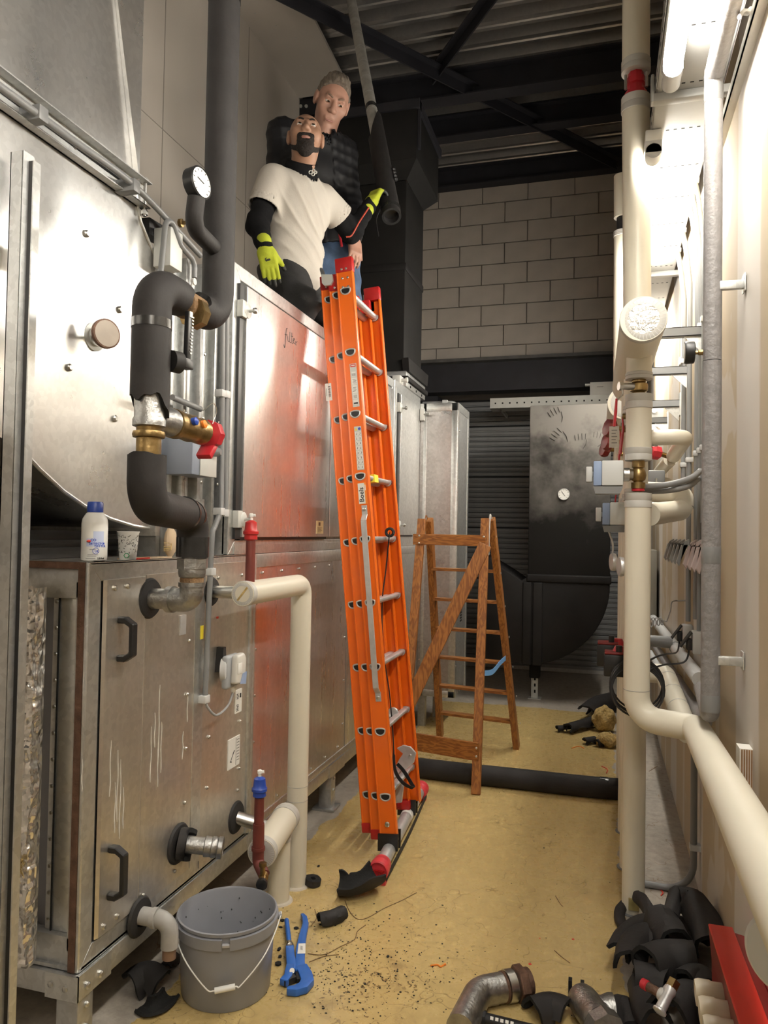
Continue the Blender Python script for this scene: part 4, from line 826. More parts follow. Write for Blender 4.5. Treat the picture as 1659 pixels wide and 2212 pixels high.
MB().box((XF + .004, yx(722, 1690) - .11, ZL0 - .072), (XF + .012, yx(722, 1690) + .14, ZL0 - .002)).build('rail_splice', M['galv'], a2, ang=0)

# --- upper unit with the big door
a3 = thing('air_handler_section', 'galvanised upper air handler section with big mirror-bright door behind the ladder', 'air handler', (XF - .6, 4.0, ZU0), 'air handler sections')
MB().box((-2.6, YU, ZU0 - .021), (XF - .02, YS, ZU1)).build('casing', M['galv_dull'], a3, ang=0)
frame_rect(a3, YU, YS, ZU0 - .02, ZU1, .06, XF)
MB().box((XF - .02, YU + .05, ZU0 - .02), (XF + .003, YS, ZU0 + .02)).build('sill', M['galv'], a3, ang=0)
y5, y6 = yx(529, 900, XF + .022), yx(714, 900, XF + .022); zd0, zd1 = at(529, 1160, X=XF + .022).z, at(529, 614, X=XF + .022).z
def latch(parent, y, z, s=1., m='galv_white'):
    l = MB().box((XF, y - .05 * s, z - .035 * s), (XF + .028, y - .012 * s, z + .035 * s)).build('latch', M[m], parent, bevel=.003)
    MB().lathe([(.03 * s, 0), (.03 * s, .006), (.026 * s, .008), (0, .008)], (XF + .022, y, z), (1, 0, 0), 20).build('cam_disc', M[m], l)
    MB().lathe([(.006, 0), (.006, .018), (.012, .02), (.013, .03), (.008, .036), (0, .037)], (XF + .03, y + .004, z), (1, 0, 0), 14).build('knob', M['steel'], l)
def door(parent, ya, yb, z0, z1, lab=None, m='galv_mirror', hinge=True, lat=(.9, .07)):
    d = MB().box((XF + .002, ya, z0), (XF + .022, yb, z1)).build('door', M[m], parent, ang=0, bevel=.002)
    MB().box((XF - .002, ya - .045, z0 - .008), (XF + .012, ya, z1)).build('door_gasket', M['black'], parent, ang=0); MB().box((XF - .002, ya, z0 - .012), (XF + .01, yb, z0)).build('door_gasket', M['black'], parent, ang=0)
    for f in lat: latch(parent, ya - .0, z0 + (z1 - z0) * f, 1.0)
    return d
d1 = door(a3, y5, y6, zd0, zd1)
MB().box((XF + .002, y6 + .03, zd0), (XF + .016, YS - .07, zd1)).build('fixed_panel', M['galv_mirror'], a3, ang=0, bevel=.002)
p = at(691, 1139, X=XF + .023); st_ = MB().box((XF + .022, p.y - .05, p.z - .033), (XF + .0235, p.y + .05, p.z + .033)).build('paper_sticker', mat('aged_label', (.66, .52, .28), .6), d1, ang=0)
k_ = MB(); k_.box((XF + .0235, p.y - .02, p.z + .008), (XF + .0242, p.y + .005, p.z + .026))
for i in range(4): k_.box((XF + .0235, p.y - .035, p.z - .004 - i * .007), (XF + .0242, p.y + .03 - .01 * (i % 2), p.z - .0015 - i * .007))
k_.build('sticker_print', M['rust'], st_, ang=0)
wr = MB(); q0 = at(615, 722, X=XF + .0226); W = lambda pts: wr.tube(spline([V((XF + .0226, q0.y + a, q0.z + b)) for a, b in pts], 5), .0013, 5)
W([(.03, .035), (.018, .03), (.013, 0), (.004, -.06), (-.008, -.05)]); W([(0, 0), (.03, .004)]); W([(.035, .0), (.04, -.022), (.055, -.02)]); W([(.058, .026), (.06, -.02), (.075, -.02)]); W([(.072, .01), (.095, .012)]); W([(.082, .028), (.086, -.02), (.1, -.018)]); W([(.1, -.004), (.118, .004), (.106, .008), (.104, -.012), (.125, -.016)]); W([(.13, .0), (.134, -.02)]); W([(.132, -.006), (.15, .003)])
wr.build('handwriting', M['ink'], d1)
a4 = thing('air_handler_section', 'galvanised upper air handler section with narrow latched door beyond the ladder', 'air handler', (XF - .6, 5.6, ZU0), 'air handler sections')
MB().box((-2.6, YS + .002, ZU0 - .021), (XF - .02, YE, ZU1 + .01)).build('casing', M['galv_dull'], a4, ang=0); frame_rect(a4, YS + .002, YE, ZU0 - .02, ZU1 + .01, .055, XF)
MB().box((XF - .02, YS + .05, ZU0 - .02), (XF + .003, YE - .04, ZU1 - .03)).build('panel', M['galv'], a4, ang=0)
d4 = door(a4, yx(865, 1000, XF + .022), yx(897, 1000, XF + .022), zd0 + .01, zd1 + .0, None, 'galv')
sg = at(868, 824, X=XF); MB().box((XF - .06, sg.y - .05, ZU1 + .01), (XF, sg.y + .05, ZU1 + .07)).build('top_switch', M['white'], a4, bevel=.004); MB().lathe([(.012, 0), (.012, .03), (.02, .032), (.02, .045), (0, .046)], (XF, sg.y, ZU1 + .04), (1, 0, 0), 12).build('knob', M['white'], a4)
# --- end block standing out at the far end
xe = at(985, 1200, Y=6.0).x; a5 = thing('air_handler_section', 'tall galvanised end box of the air handler, standing out beside black duct', 'air handler', (XF, 6.25, .25), 'air handler sections')
MB().box((-2.5, 6.0, .255), (xe - .002, 6.5, 2.62)).build('casing', galv('pinkish_galv', (.56,.54,.53), .34), a5, ang=0)
for (x0, x1) in ((XF + .03, XF + .055), (xe - .05, xe)): MB().box((x0, 5.992, .25), (x1, 6.004, 2.625)).build('front_frame', M['galv'], a5, bevel=.002)
MB().box((XF, 5.992, 2.56), (xe, 6.004, 2.625)).build('front_frame', M['galv'], a5, bevel=.002); MB().box((XF, 5.992, .25), (xe, 6.004, .3)).build('front_frame', M['galv'], a5, bevel=.002)
sd5 = MB(); sd5.box((xe - .003, 6.0, .25), (xe + .006, 6.05, 2.625)); sd5.box((xe - .003, 6.45, .25), (xe + .006, 6.5, 2.625)); sd5.box((xe - .003, 6.05, 2.56), (xe + .006, 6.45, 2.625)); sd5.build('side_frame', M['galv'], a5, ang=0)
MB().box((xe - .003, 6.05, .3), (xe + .002, 6.45, 2.56)).build('side_panel', M['galv_dull'], a5, ang=0)
bolt_heads(a5, [V((xe + .006, y, z)) for y in (6.03, 6.47) for z in (.5, 1.0, 1.5, 2.0, 2.4)], (1, 0, 0), .008, .006)
for v in (897, 1148): q = at(905, v, Y=6.0); MB().box((XF + .004, 5.96, q.z - .05), (XF + .04, 5.992, q.z + .05)).build('white_latch', M['white'], a5, bevel=.004); MB().cyl((XF + .03, 5.97, q.z), (XF + .085, 5.955, q.z), .009, seg=8).build('latch_screw', M['steel'], a5)
kb = at(992, 1330, Y=6.2); k_ = MB()
for i in range(5): k_.box((xe + .002, 6.2, kb.z - .05 + i * .022), (xe + .004, 6.28, kb.z - .036 + i * .022))
k_.build('printed_mark', M['ink'], a5, ang=0)
MB().box((-2.3, 6.02, .0), (-2.25, 6.1, .255)).build('leg', M['galv_dull'], a5, ang=0); MB().box((xe - .25, 6.35, .0), (xe - .2, 6.42, .255)).build('leg', M['galv_dull'], a5, ang=0); MB().box((-1.44, 6.02, 0), (-1.38, 6.08, .255)).build('leg', M['galv_dull'], a5, ang=0)
t = thing('tie_rod', 'grey rod laid along the top of the far end box', 'rod', (-1.3, 6.05, 2.625)); MB().tube(rpath([(-1.45, 6.08, 2.642), (-1.2, 6.08, 2.642), (-1.17, 6.3, 2.642)], .03), .014, 12).build('rod', M['grey'], t); MB().box((-1.28, 6.05, 2.625), (-1.24, 6.11, 2.66)).build('clip', M['grey_light'], t)

# ================================================================== ROUND-BACKED DUCT, UPPER LEFT
XD = -1.56
arc = [at(u, v, X=XD) for u, v in ((40, 965), (83, 1012), (135, 1060), (182, 1093), (236, 1120), (287, 1136), (351, 1146))]
inn = [at(u, v, X=XD) for u, v in ((338, 560), (320, 522), (302, 477), (295, 437), (291, 392))]
zf = 2.70
poly = [(1.0, 2.1)] + [(1.12, 1.95)] + [(p.y, p.z) for p in arc] + [(p.y, p.z) for p in inn] + [(inn[-1].y, zf + .05), (1.0, zf + .05)]
du = thing('supply_duct', 'curved galvanised duct with round bottom edge, hung at upper left above the lower unit', 'duct', (XD - .4, 2.0, 1.6))
# slightly buckled side plate, built as a fine grid clipped to the outline
def inside(y, z):
    c = False; n = len(poly)
    for i in range(n):
        (a, b), (c_, d) = poly[i], poly[(i + 1) % n]
        if (b > z) != (d > z) and y < (c_ - a) * (z - b) / (d - b) + a: c = not c
    return c
MB().prism(poly, (XD, 0, 0), (0, 1, 0), (0, 0, 1), (-.95, 0, 0)).build('side_plate', M['duct'], du, ang=30)
MB().tube([V((XD + .002, p.y, p.z)) for p in arc], .006, 8).build('folded_edge', M['galv'], du); MB().tube([V((XD + .002, p.y, p.z)) for p in inn], .006, 8).build('folded_edge', M['galv'], du)
bolt_heads(du, [at(u, v, X=XD) for u, v in ((158, 315), (185, 505), (60, 622), (257, 669), (148, 794), (247, 904))], (1, 0, 0), .012, .01, 'bolt')
yu = at(294, 200, X=XD).y
ud = MB(); ud.prism([(.9, zf + .05), (yu, zf + .05), (yu, 5.7), (.9, 5.7)], (XD, 0, 0), (0, 1, 0), (0, 0, 1), (-.95, 0, 0)); upd = ud.build('upper_duct', M['duct'], du, ang=0)
cr = [at(205, -2, X=XD), at(291, 335, X=XD)]
# cross-broken sheet: the corner triangle beyond the crease stands a little proud
MB().add([V((XD + .0005, cr[0].y - .02, 3.8)), V((XD + .0005, cr[1].y, zf + .06)), V((XD + .022, yu, zf + .06)), V((XD + .022, yu, 3.8)), V((XD, yu, zf + .06)), V((XD, yu, 3.8))], [(0, 1, 2, 3), (3, 2, 4, 5)]).build('creased_corner', M['duct'], du, ang=0)
for z0, z1, xo in ((zf + .03, zf + .07, .04), (zf - .02, zf + .022, .035)): MB().box((XD, .9, z0), (XD + .006, yu + .045, z1)).build('flange', M['galv'], du, ang=0); MB().box((XD, .9, z1 - .004 if z0 > zf else z0), (XD + xo, yu + .05, z1 if z0 > zf else z0 + .004)).build('flange', M['galv'], du, ang=0)
MB().box((XD + .004, .9, zf + .022), (XD + .016, yu + .03, zf + .03)).build('flange_seal', M['black'], du, ang=0)
for y in (yu + .035,): b_ = MB(); b_.cyl((XD + .022, y, zf - .05), (XD + .022, y, zf + .085), .006, seg=8); b_.cyl((XD + .022, y, zf - .045), (XD + .022, y, zf - .03), .012, seg=6); b_.cyl((XD + .022, y, zf + .07), (XD + .022, y, zf + .08), .012, seg=6); b_.build('flange_bolt', M['steel'], du)
MB().box((XD - .95, inn[0].y - .01, arc[-1].z - .02), (XD + .03, inn[0].y + .02, inn[0].z + .03)).build('end_flange', M['galv'], du, bevel=.002)
# dial on the duct
q = at(203, 728, X=XD); dl = q + V((.06, .01, .0)); MB().lathe([(.045, 0), (.045, .006), (.03, .008), (.03, .014), (.009, .016), (.009, .07)], q, (1, -.1, 0), 20).build('dial_socket', M['galv_white'], du)
g5 = MB(); g5.lathe([(.04, .06), (.046, .062), (.046, .075), (.042, .076)], q, (.92, -.38, 0), 28); gg = g5.build('dial_case', M['rust'], du); MB().lathe([(.041, .0764), (0, .0768)], q, (.92, -.38, 0), 28).build('dial_face', M['dial_tan'], gg)
MB().box((-2.5, 1.1, ZL1 + .001), (-1.7, 2.25, ZL1 + .09)).build('shade_block', M['black'], du, ang=0)  # black box added to make the shaded void under the duct dark
for z in (1.49, 1.515, 1.545): MB().box((-1.7, 1.3, z), (-1.69, inn[0].y, z + .012)).build('support_slat', M['iron'], du, ang=0)
# connection piece between duct and upper unit
cn = thing('duct_collar', 'galvanised ribbed collar joining the round duct to the upper unit', 'duct collar', (-2, 2.5, ZL1))
MB().box((-2.5, inn[0].y + .024, ZL1 + .002), (XF - .1, YU - .024, 2.58)).build('collar_body', M['galv'], cn, ang=0)
for k in range(7): y = inn[0].y + .05 + .056 * k; MB().box((XF - .1, y, ZL1 + .002), (XF - .1 + (.05 if k % 2 else .03), y + .022, 2.58)).build('rib', M['galv' if k % 3 else 'galv_dull'], cn, bevel=.003)
bolt_heads(cn, [V((XF - .05, inn[0].y + .05 + .062 * k + .011, z)) for k in (1, 3, 5) for z in (1.75, 2.0, 2.25, 2.45)], (1, 0, 0), .007, .006)
t_ = at(372, 585, X=XF - .04); MB().box((XF - .1, t_.y - .03, 2.5), (XF - .03, t_.y + .05, 2.64)).build('top_latch', M['galv_white'], cn, bevel=.004)
# conduits along the duct
cd = [at(-30, 165, X=XD + .06), at(292, 403, X=XD + .06)]; ce = at(433, 552, X=XF - .06)
t = thing('duct_conduit', 'grey conduit clipped under the duct flange at upper left', 'conduit', cd[1]); MB().tube(spline([cd[0], cd[0] + (cd[1] - cd[0]) * .5, cd[1], ce], 6), .011, 14).build('tube', M['grey'], t)
for u, v in ((86, 247), (288, 402)): q = at(u, v, X=XD + .06); MB().box((XD, q.y - .018, q.z - .022), (XD + .075, q.y + .018, q.z + .02)).build('clip', M['grey'], t, bevel=.003)
t = thing('bent_conduit', 'grey conduit bent like a cane above the ribbed collar', 'conduit', at(346, 590, X=XF - .03)); MB().tube(rpath([at(344, 620, X=XF - .03), at(358, 478, X=XF - .03), at(372, 478, X=XF - .03), at(390, 530, X=XF - .03), at(421, 566, X=XF - .03), at(420, 600, X=XF - .03)], .04, 7), .010, 14).build('tube', M['grey'], t)
q = at(338, 502, X=XD - .0); t = thing('black_bracket', 'small black bracket sticking out beside the cane shaped conduit', 'bracket', q); MB().prism([(-.06, -.03), (.07, -.012), (.085, .004), (.05, .022), (.04, .035), (-.06, .03)], (XD - .05, q.y, q.z), (0, 1, 0), (0, 0, 1), (.06, 0, 0)).build('plate', M['iron'], t, ang=20)
MB().lathe([(.01, -.01), (.016, -.006), (.016, .006), (.007, .008), (.007, .03)], at(391, 482, X=XF - .05), (1, 0, 0), 8).build('brass_nut', M['brass'], t)
# upright channel and foil covered panel at the left edge
Yp = 1.62; xp = at(26, 700, Y=Yp).x; zp_ = at(26, 328, Y=Yp).z
t = thing('channel_post', 'galvanised channel post standing upright at the left edge', 'post', (xp, Yp, 0)); w2 = .021
c = MB(); c.box((xp - w2, Yp, 0), (xp + w2 - .002, Yp + .003, zp_)); c.box((xp + w2 - .004, Yp, 0), (xp + w2, Yp + .04, zp_)); c.box((xp - w2, Yp, 0), (xp - w2 + .003, Yp + .04, zp_)); c.build('channel', M['galv_dull'], t, ang=0)
MB().box((xp + w2, Yp + .02, 0), (xp + w2 + .012, Yp + .04, zp_ - .02)).build('rubber_strip', M['black'], t, ang=0); MB().box((xp + w2 + .012, Yp + .02, 0), (xp + w2 + .016, Yp + .045, zp_ - .02)).build('edge_strip', M['galv'], t, ang=0)
MB().box((xp - w2 + .003, Yp + .003, zp_ - .01), (xp + w2 - .004, Yp + .03, zp_)).build('rubber_plug', M['rubber'], t, ang=0)
Yf_ = 1.79; fa, fb = at(24, 1272, Y=Yf_), at(78, 1272, Y=Yf_); zb0 = at(40, 2095, Y=Yf_).z
t = thing('foil_panel', 'crumpled foil covered insulation panel hanging beside channel post', 'panel', ((fa.x + fb.x) / 2 - .03, Yf_ + .02, zb0))
xs0, xs1 = fa.x - .06, fb.x - .004; rows = []
nz_, nx_ = 70, 9
for i in range(nz_ + 1):
    z = fa.z + (zb0 - fa.z) * i / nz_; row = []
    for j in range(nx_ + 1):
        x = xs0 + (xs1 - xs0) * j / nx_; e = 0 < i < nz_
        d = rng.uniform(-.0045, .0045) + .006 * math.sin(9 * z) * math.sin(20 * x)
        row.append((x + (rng.uniform(-.004, .004) if j < nx_ else .005 * math.sin(25 * z) + rng.uniform(-.002, .002)), Yf_ + d, z + (rng.uniform(-.005, .005) if e else .012 * math.sin(j)) + (.05 * (j / nx_ - 1) if i == nz_ else 0)))
    row += [(row[-1][0] + .002, Yf_ + .03, row[-1][2]), (xs1 - .01, Yf_ + .06, row[-1][2])]
    rows.append(row)
MB().sheet([r[::-1] for r in rows]).build('foil', galv('crumpled_foil', (.9,.88,.85), .22, .03, 0, .5, 30, .04), t, ang=16)
MB().box((xs0, Yf_ + .012, zb0 + .02), (xs1 - .012, Yf_ + .055, fa.z - .01)).build('wool_core', M['wool'], t, ang=0)
wl_ = MB()
for k in range(40): a_ = rng.uniform(0, 6.28); p0_ = V((xs1 - .03 + rng.uniform(-.03, .02), Yf_ - .006, zb0 + .28 + rng.uniform(-.015, .03))); wl_.tube([p0_, p0_ + V((rng.normal(0, .008), -.004, rng.normal(0, .008))), p0_ + V((rng.normal(0, .012), -.002, rng.normal(0, .012)))], .0012, 4)
tag(wl_.build('wool_tuft', M['wool'], t, ang=0), kind='stuff')
# ================================================================== BLACK FOAM PIPE WITH VALVES, LEFT FOREGROUND
def jag_tube(path, r0, r1, jag0=0, jag1=0, seg=40, seed=1):
    """foam sleeve with wall thickness; its ends torn by up to jag0 / jag1"""
    rg = np.random.default_rng(seed); path = [V(p) for p in path]; n = len(path)
    tg = [(path[min(i+1, n-1)] - path[max(i-1, 0)]).normalized() for i in range(n)]
    sx, _, _ = frame(tg[0]); F = []
    for i in range(n): sx = (sx - tg[i] * sx.dot(tg[i])).normalized(); F.append((sx.copy(), tg[i].cross(sx)))
    ph = rg.uniform(0, 6.28, 4); jj = lambda a: .5 + .28 * math.sin(a + ph[0]) + .16 * math.sin(3 * a + ph[1]) + .06 * math.sin(8 * a + ph[2])
    mb = MB(); vs = []
    for rr in (r0, r1):
        for i in range(n):
            for k in range(seg):
                a = 2 * PI * k / seg; o = V((0, 0, 0))
                if i == 0 and jag0: o = tg[0] * (jag0 * jj(a))
                if i == n - 1 and jag1: o = -tg[-1] * (jag1 * jj(a + 1))
                vs.append(path[i] + o + (F[i][0] * math.cos(a) + F[i][1] * math.sin(a)) * rr)
    fs = []; N_ = n * seg
    for i in range(n - 1):
        for k in range(seg):
            q = (k + 1) % seg; fs.append((i*seg+k, i*seg+q, (i+1)*seg+q, (i+1)*seg+k)); fs.append((N_+i*seg+k, N_+(i+1)*seg+k, N_+(i+1)*seg+q, N_+i*seg+q))
    mb.add(vs, fs); mb.cur = 1; b0 = [(k, N_+k, N_+(k+1) % seg, (k+1) % seg) for k in range(seg)]; b1 = [((n-1)*seg+k, (n-1)*seg+(k+1) % seg, N_+(n-1)*seg+(k+1) % seg, N_+(n-1)*seg+k) for k in range(seg)]
    o = len(mb.v) - len(vs); mb.f += [tuple(i + o for i in f) for f in b0 + b1]; mb.mi += [1] * (2 * seg); mb.cur = 0
    return mb
FM = None
XB = -1.19; RB = .0505
pU = at(478, 300, X=XB); pL = at(325, 800, X=XB); pD = at(416, 1190, Y=2.2); XS = pD.x; zc_ = at(400, 652, X=XB).z
bp_ = thing('insulated_pipe', 'thick black foam covered pipe looping down at the left, torn open at the valves', 'pipe', (XB, pD.y, at(410, 1290, X=XB).z))
FMs = [M['foam'], M['foam_blk']]
up = rpath([V((XB, pU.y, 5.68)), V((XB, pU.y, zc_)), V((XB, pU.y - .17, zc_))], .10, 10)
jag_tube(up, RB, RB - .014, 0, .07, seed=3).build('upper_sleeve', FMs, bp_)
MB().tube([V((XB, pU.y, 3.27)), V((XB, pU.y, 3.33))], RB + .0015, 32).build('joint_tape', M['tape_blk'], bp_)
zt1 = at(325, 862, X=XB).z
lf = rpath([V((XB, pU.y - .215, zc_)), V((XB, pL.y, zc_)), V((XB, pL.y, zt1 - .06))], .135, 10)
jag_tube(lf, RB + .002, RB - .013, .05, .085, seed=8).build('middle_sleeve', FMs, bp_)
z_ = at(325, 700, X=XB).z; MB().tube([V((XB, pL.y, z_ + .012)), V((XB, pL.y, z_ - .012))], RB + .0035, 32).build('joint_tape', M['tape_blk'], bp_)
cr_ = MB(); cr_.tube(rpath([V((XB, pU.y, zc_ + .12)), V((XB, pU.y, zc_)), V((XB, pL.y, zc_)), V((XB, pL.y, zt1 + .02))], .09, 8), .034, 24); cr_.build('steel_pipe', M['steel_rough'], bp_)
MB().lathe([(.034, -.05), (.042, -.045), (.043, 0), (.042, .045), (.034, .05)], V((XB, pU.y - .16, zc_ - .008)), (0, 1, .0), 24).build('hemp_union', M['brown_tape'], bp_)
q = V((XB + .02, pU.y - .19, zc_ - .03)); MB().lathe([(.036, 0), (.046, .003), (.046, .035), (.036, .04)], q, (0, 1, 0), 8).build('union_nut', M['brass'], bp_)
sv = MB(); q = at(413, 632, X=XB + .03); sv.bar(q, q + V((0, .01, .035)), .014, .006); sv.cyl(q + V((-.004, .01, .035)), q + V((.006, .01, .035)), .01, seg=10); sv.build('vent_key', M['cream_tape'], bp_)
# tee, balancing valve with red wheel
zt2 = at(320, 945, X=XB).z
tee = MB(); tee.lathe([(.036, 0), (.04, .01), (.041, .05), (.04, .1), (.044, .108), (.044, .125), (.036, .128)], (XB, pL.y, zt1 + .05), (0, 0, -1), 28); tee.build('cast_tee', M['steel_rough'], bp_)
zv = at(372, 913, X=XB).z; dv = V((0, 1, -.02)).normalized(); t0 = V((XB, pL.y + .03, zv))
MB().lathe([(.036, 0), (.034, .03), (.04, .045), (.041, .075), (.03, .08)], t0, dv, 24).build('tee_branch', M['steel_rough'], bp_)
vb = MB().lathe([(.03, 0), (.043, .004), (.043, .028), (.033, .03), (.038, .06), (.042, .1), (.036, .14), (.04, .15), (.04, .17), (.028, .18), (.022, .19), (.02, .26)], t0 + dv * .078, dv, 18).build('balancing_valve', M['brass'], bp_)
w0 = t0 + dv * .30; rw = MB(); rw.lathe([(.022, -.02), (.045, -.012), (.046, .012), (.04, .026), (.015, .03), (0, .03)], w0, dv, 8); rw.build('red_handwheel', M['redlever'], vb, ang=25); rw = MB(); rw.bar(w0 + V((0, .005, -.03)), w0 + V((.0, -.035, -.075)), .02, .05, (0, 1, 0)); rw.build('red_lever', M['redlever'], vb, bevel=.004)
for k, (m_, dx) in enumerate((('orangeink', 0), ('blue', -.05))): p_ = t0 + dv * (.19 + dx) + V((.03, 0, .012)); MB().lathe([(.008, 0), (.012, .002), (.012, .016), (.006, .02)], p_, (1, 0, .15), 10).build('test_point', M[m_], vb)
MB().tube(spline([t0 + dv * .28 + V((.02, 0, .03)), t0 + dv * .285 + V((.03, 0, .07)), t0 + dv * .26 + V((.03, 0, .09)), t0 + dv * .22 + V((.02, 0, .06))], 5), .0015, 6).build('wire_loop', M['steel'], vb)
br2 = MB(); z0 = at(320, 948, X=XB).z; z1 = at(320, 990, X=XB).z
z0 = zt1 + .05 - .126; br2.lathe([(.034, 0), (.033, .012), (.042, .014), (.044, .022), (.042, .03), (.033, .032), (.033, z0 - z1)], (XB, pL.y, z0), (0, 0, -1), 24); br2.build('brass_nipple', M['brass'], bp_)
zs2 = at(315, 1085, X=XB).z
zb1 = at(350, 1105, X=XB).z; lo = rpath([V((XB, pL.y - .005, z1 + .015)), V((XB, pL.y - .005, zb1 + .015)), V((XS, pD.y, at(405, 1105, X=XB).z - .01)), V((XS, pD.y, at(415, 1206, X=XS).z))], [.14, .12], 10)
jag_tube(lo, RB + .001, RB - .014, .015, .012, seed=5).build('lower_sleeve', FMs, bp_)
q = lo[len(lo) // 2]; d_ = (lo[len(lo) // 2 + 1] - q).normalized()
for o in (-.03, .03): MB().tube([q + d_ * (o - .008), q + d_ * (o + .008)], RB + .003, 32).build('joint_tape', M['tape_blk'], bp_)
MB().tube([V((XS, pD.y, at(415, 1160, X=XS).z)), V((XS, pD.y, at(415, 1203, X=XS).z))], RB + .002, 32).build('end_tape', M['tape_blk'], bp_)
MB().tube([V((XS, pD.y, zb1 + .05)), V((XS, pD.y, at(415, 1250, X=XS).z))], .034, 20).build('steel_pipe', M['steel_rough'], bp_)
zh0, zh1 = at(418, 1206, X=XS).z, at(418, 1246, X=XS).z; hx = MB(); hx.tube([V((XS, pD.y, zh0)), V((XS, pD.y, zh0 - .034))], .05, 8); hx.build('union_nut', M['steel_rough'], bp_, ang=20); MB().lathe([(.044, 0), (.045, .01), (.042, .026), (.036, .03)], (XS, pD.y, zh0 - .034), (0, 0, -1), 26).build('union_collar', M['steel_rough'], bp_)
MB().lathe([(.038, 0), (.039, .012), (.036, .02)], (XS, pD.y, zh0 - .062), (0, 0, -1), 26).build('hemp_thread', M['brown_tape'], bp_)
ze = at(380, 1296, X=XS - .05).z
MB().tube(rpath([V((XS, pD.y, zh0 - .08)), V((XS, pD.y, ze)), V((XS - .08, pD.y, ze))], .06, 9), .039, 28).build('cast_elbow', M['steel_rough'], bp_)
MB().tube([V((XS, pD.y, zh0 - .078)), V((XS, pD.y, zh0 - .092))], .043, 28).build('elbow_bead', M['steel_rough'], bp_); MB().tube([V((XS - .065, pD.y, ze)), V((XS - .085, pD.y, ze))], .044, 28).build('elbow_bead', M['steel_rough'], bp_)
MB().tube([V((XS - .08, pD.y, ze)), V((XF + .008, pD.y, ze))], .034, 24).build('coil_stub', M['steel_rough'], bp_)
def grommet(parent, p, r=.055, rin=.034): return MB().lathe([(rin, 0), (rin, .012), (r, .008), (r + .006, .001), (r + .006, 0)], p, (1, 0, 0), 28).build('rubber_grommet', M['rubber'], parent)
grommet(bp_, V((XF + .003, pD.y, ze)), .062)
# thermometer on the pipe, dial on its own bent branch
tm = thing('bar_thermometer', 'black angled bar thermometer with white scale beside the foam pipe', 'thermometer', at(385, 780, X=XB + .03)); q = at(362, 780, X=XB + .03)
MB().lathe([(.03, 0), (.03, .03), (.02, .035)], V((XB + .04, pL.y + .035, q.z)), (.4, 1, 0), 20).build('boss', M['rubber'], tm); u0 = V((XB + .055, pL.y + .085, q.z - .012)); MB().box((u0.x - .012, u0.y - .02, u0.z), (u0.x + .014, u0.y + .022, u0.z + .028)).build('foot', M['black'], tm, bevel=.003)
ut = u0 + V((.0, .012, .165)); MB().bar(u0 + V((0, .008, .025)), ut, .02, .014, (0, 1, 0)).build('case', M['black'], tm, bevel=.002); dd = (ut - u0).normalized()
sc2 = MB()
for k in range(12): c = u0 + dd * (.045 + .0095 * k) + V((.008, .012, 0)); sc2.box((c.x, c.y - .005, c.z), (c.x + .0012, c.y + .004, c.z + .004))
tag(sc2.build('scale_mark', M['paper'], tm, ang=0), kind='stuff'); c = u0 + dd * .155; MB().box((c.x + .007, c.y - .006, c.z - .006), (c.x + .009, c.y + .008, c.z + .01)).build('scale_head', M['white'], tm)
pg = thing('pressure_gauge', 'round white faced gauge on a foam elbow beside the upper black pipe', 'gauge', at(430, 430, X=XB + .02)); g0 = at(450, 512, X=XB + .02); g1 = at(423, 480, X=XB + .03); g2 = at(424, 428, X=XB + .03)
jag_tube(rpath([V((XB, pU.y - .01, g0.z - .01)), V((XB + .02, g1.y + .0, g0.z - .005)), V((XB + .03, g1.y, g2.z))], .06, 9), .026, .016, 0, 0, seed=2).build('foam_elbow', FMs, pg)
gc = V((XB + .032, g1.y + .004, at(428, 398, X=XB + .03).z)); ga_ = V((.9, -.12, .06)).normalized(); MB().lathe([(.04, -.022), (.047, -.02), (.048, .012), (.044, .016), (.043, .013)], gc, ga_, 32).build('case', M['black'], pg); MB().lathe([(.0425, .0134), (0, .0136)], gc, ga_, 30).build('face', M['tape_clear'], pg)
fx_, fy_, _ = frame(ga_); nd = MB(); nd.bar(gc + ga_ * .0145 - fx_ * .01, gc + ga_ * .0145 + fx_ * .02 + fy_ * .008, .003, .001, fy_)
for k in range(11): a = -.8 + k * .48; u_ = fx_ * math.cos(a) + fy_ * math.sin(a); nd.bar(gc + ga_ * .0142 + u_ * .033, gc + ga_ * .0142 + u_ * .039, .002, .0006, ga_.cross(u_))
nd.build('needle_and_marks', M['ink'], pg, ang=0); MB().cyl(gc - V((0, 0, .045)), gc - V((0, 0, .07)), .01, seg=10).build('stem', M['brass'], pg)
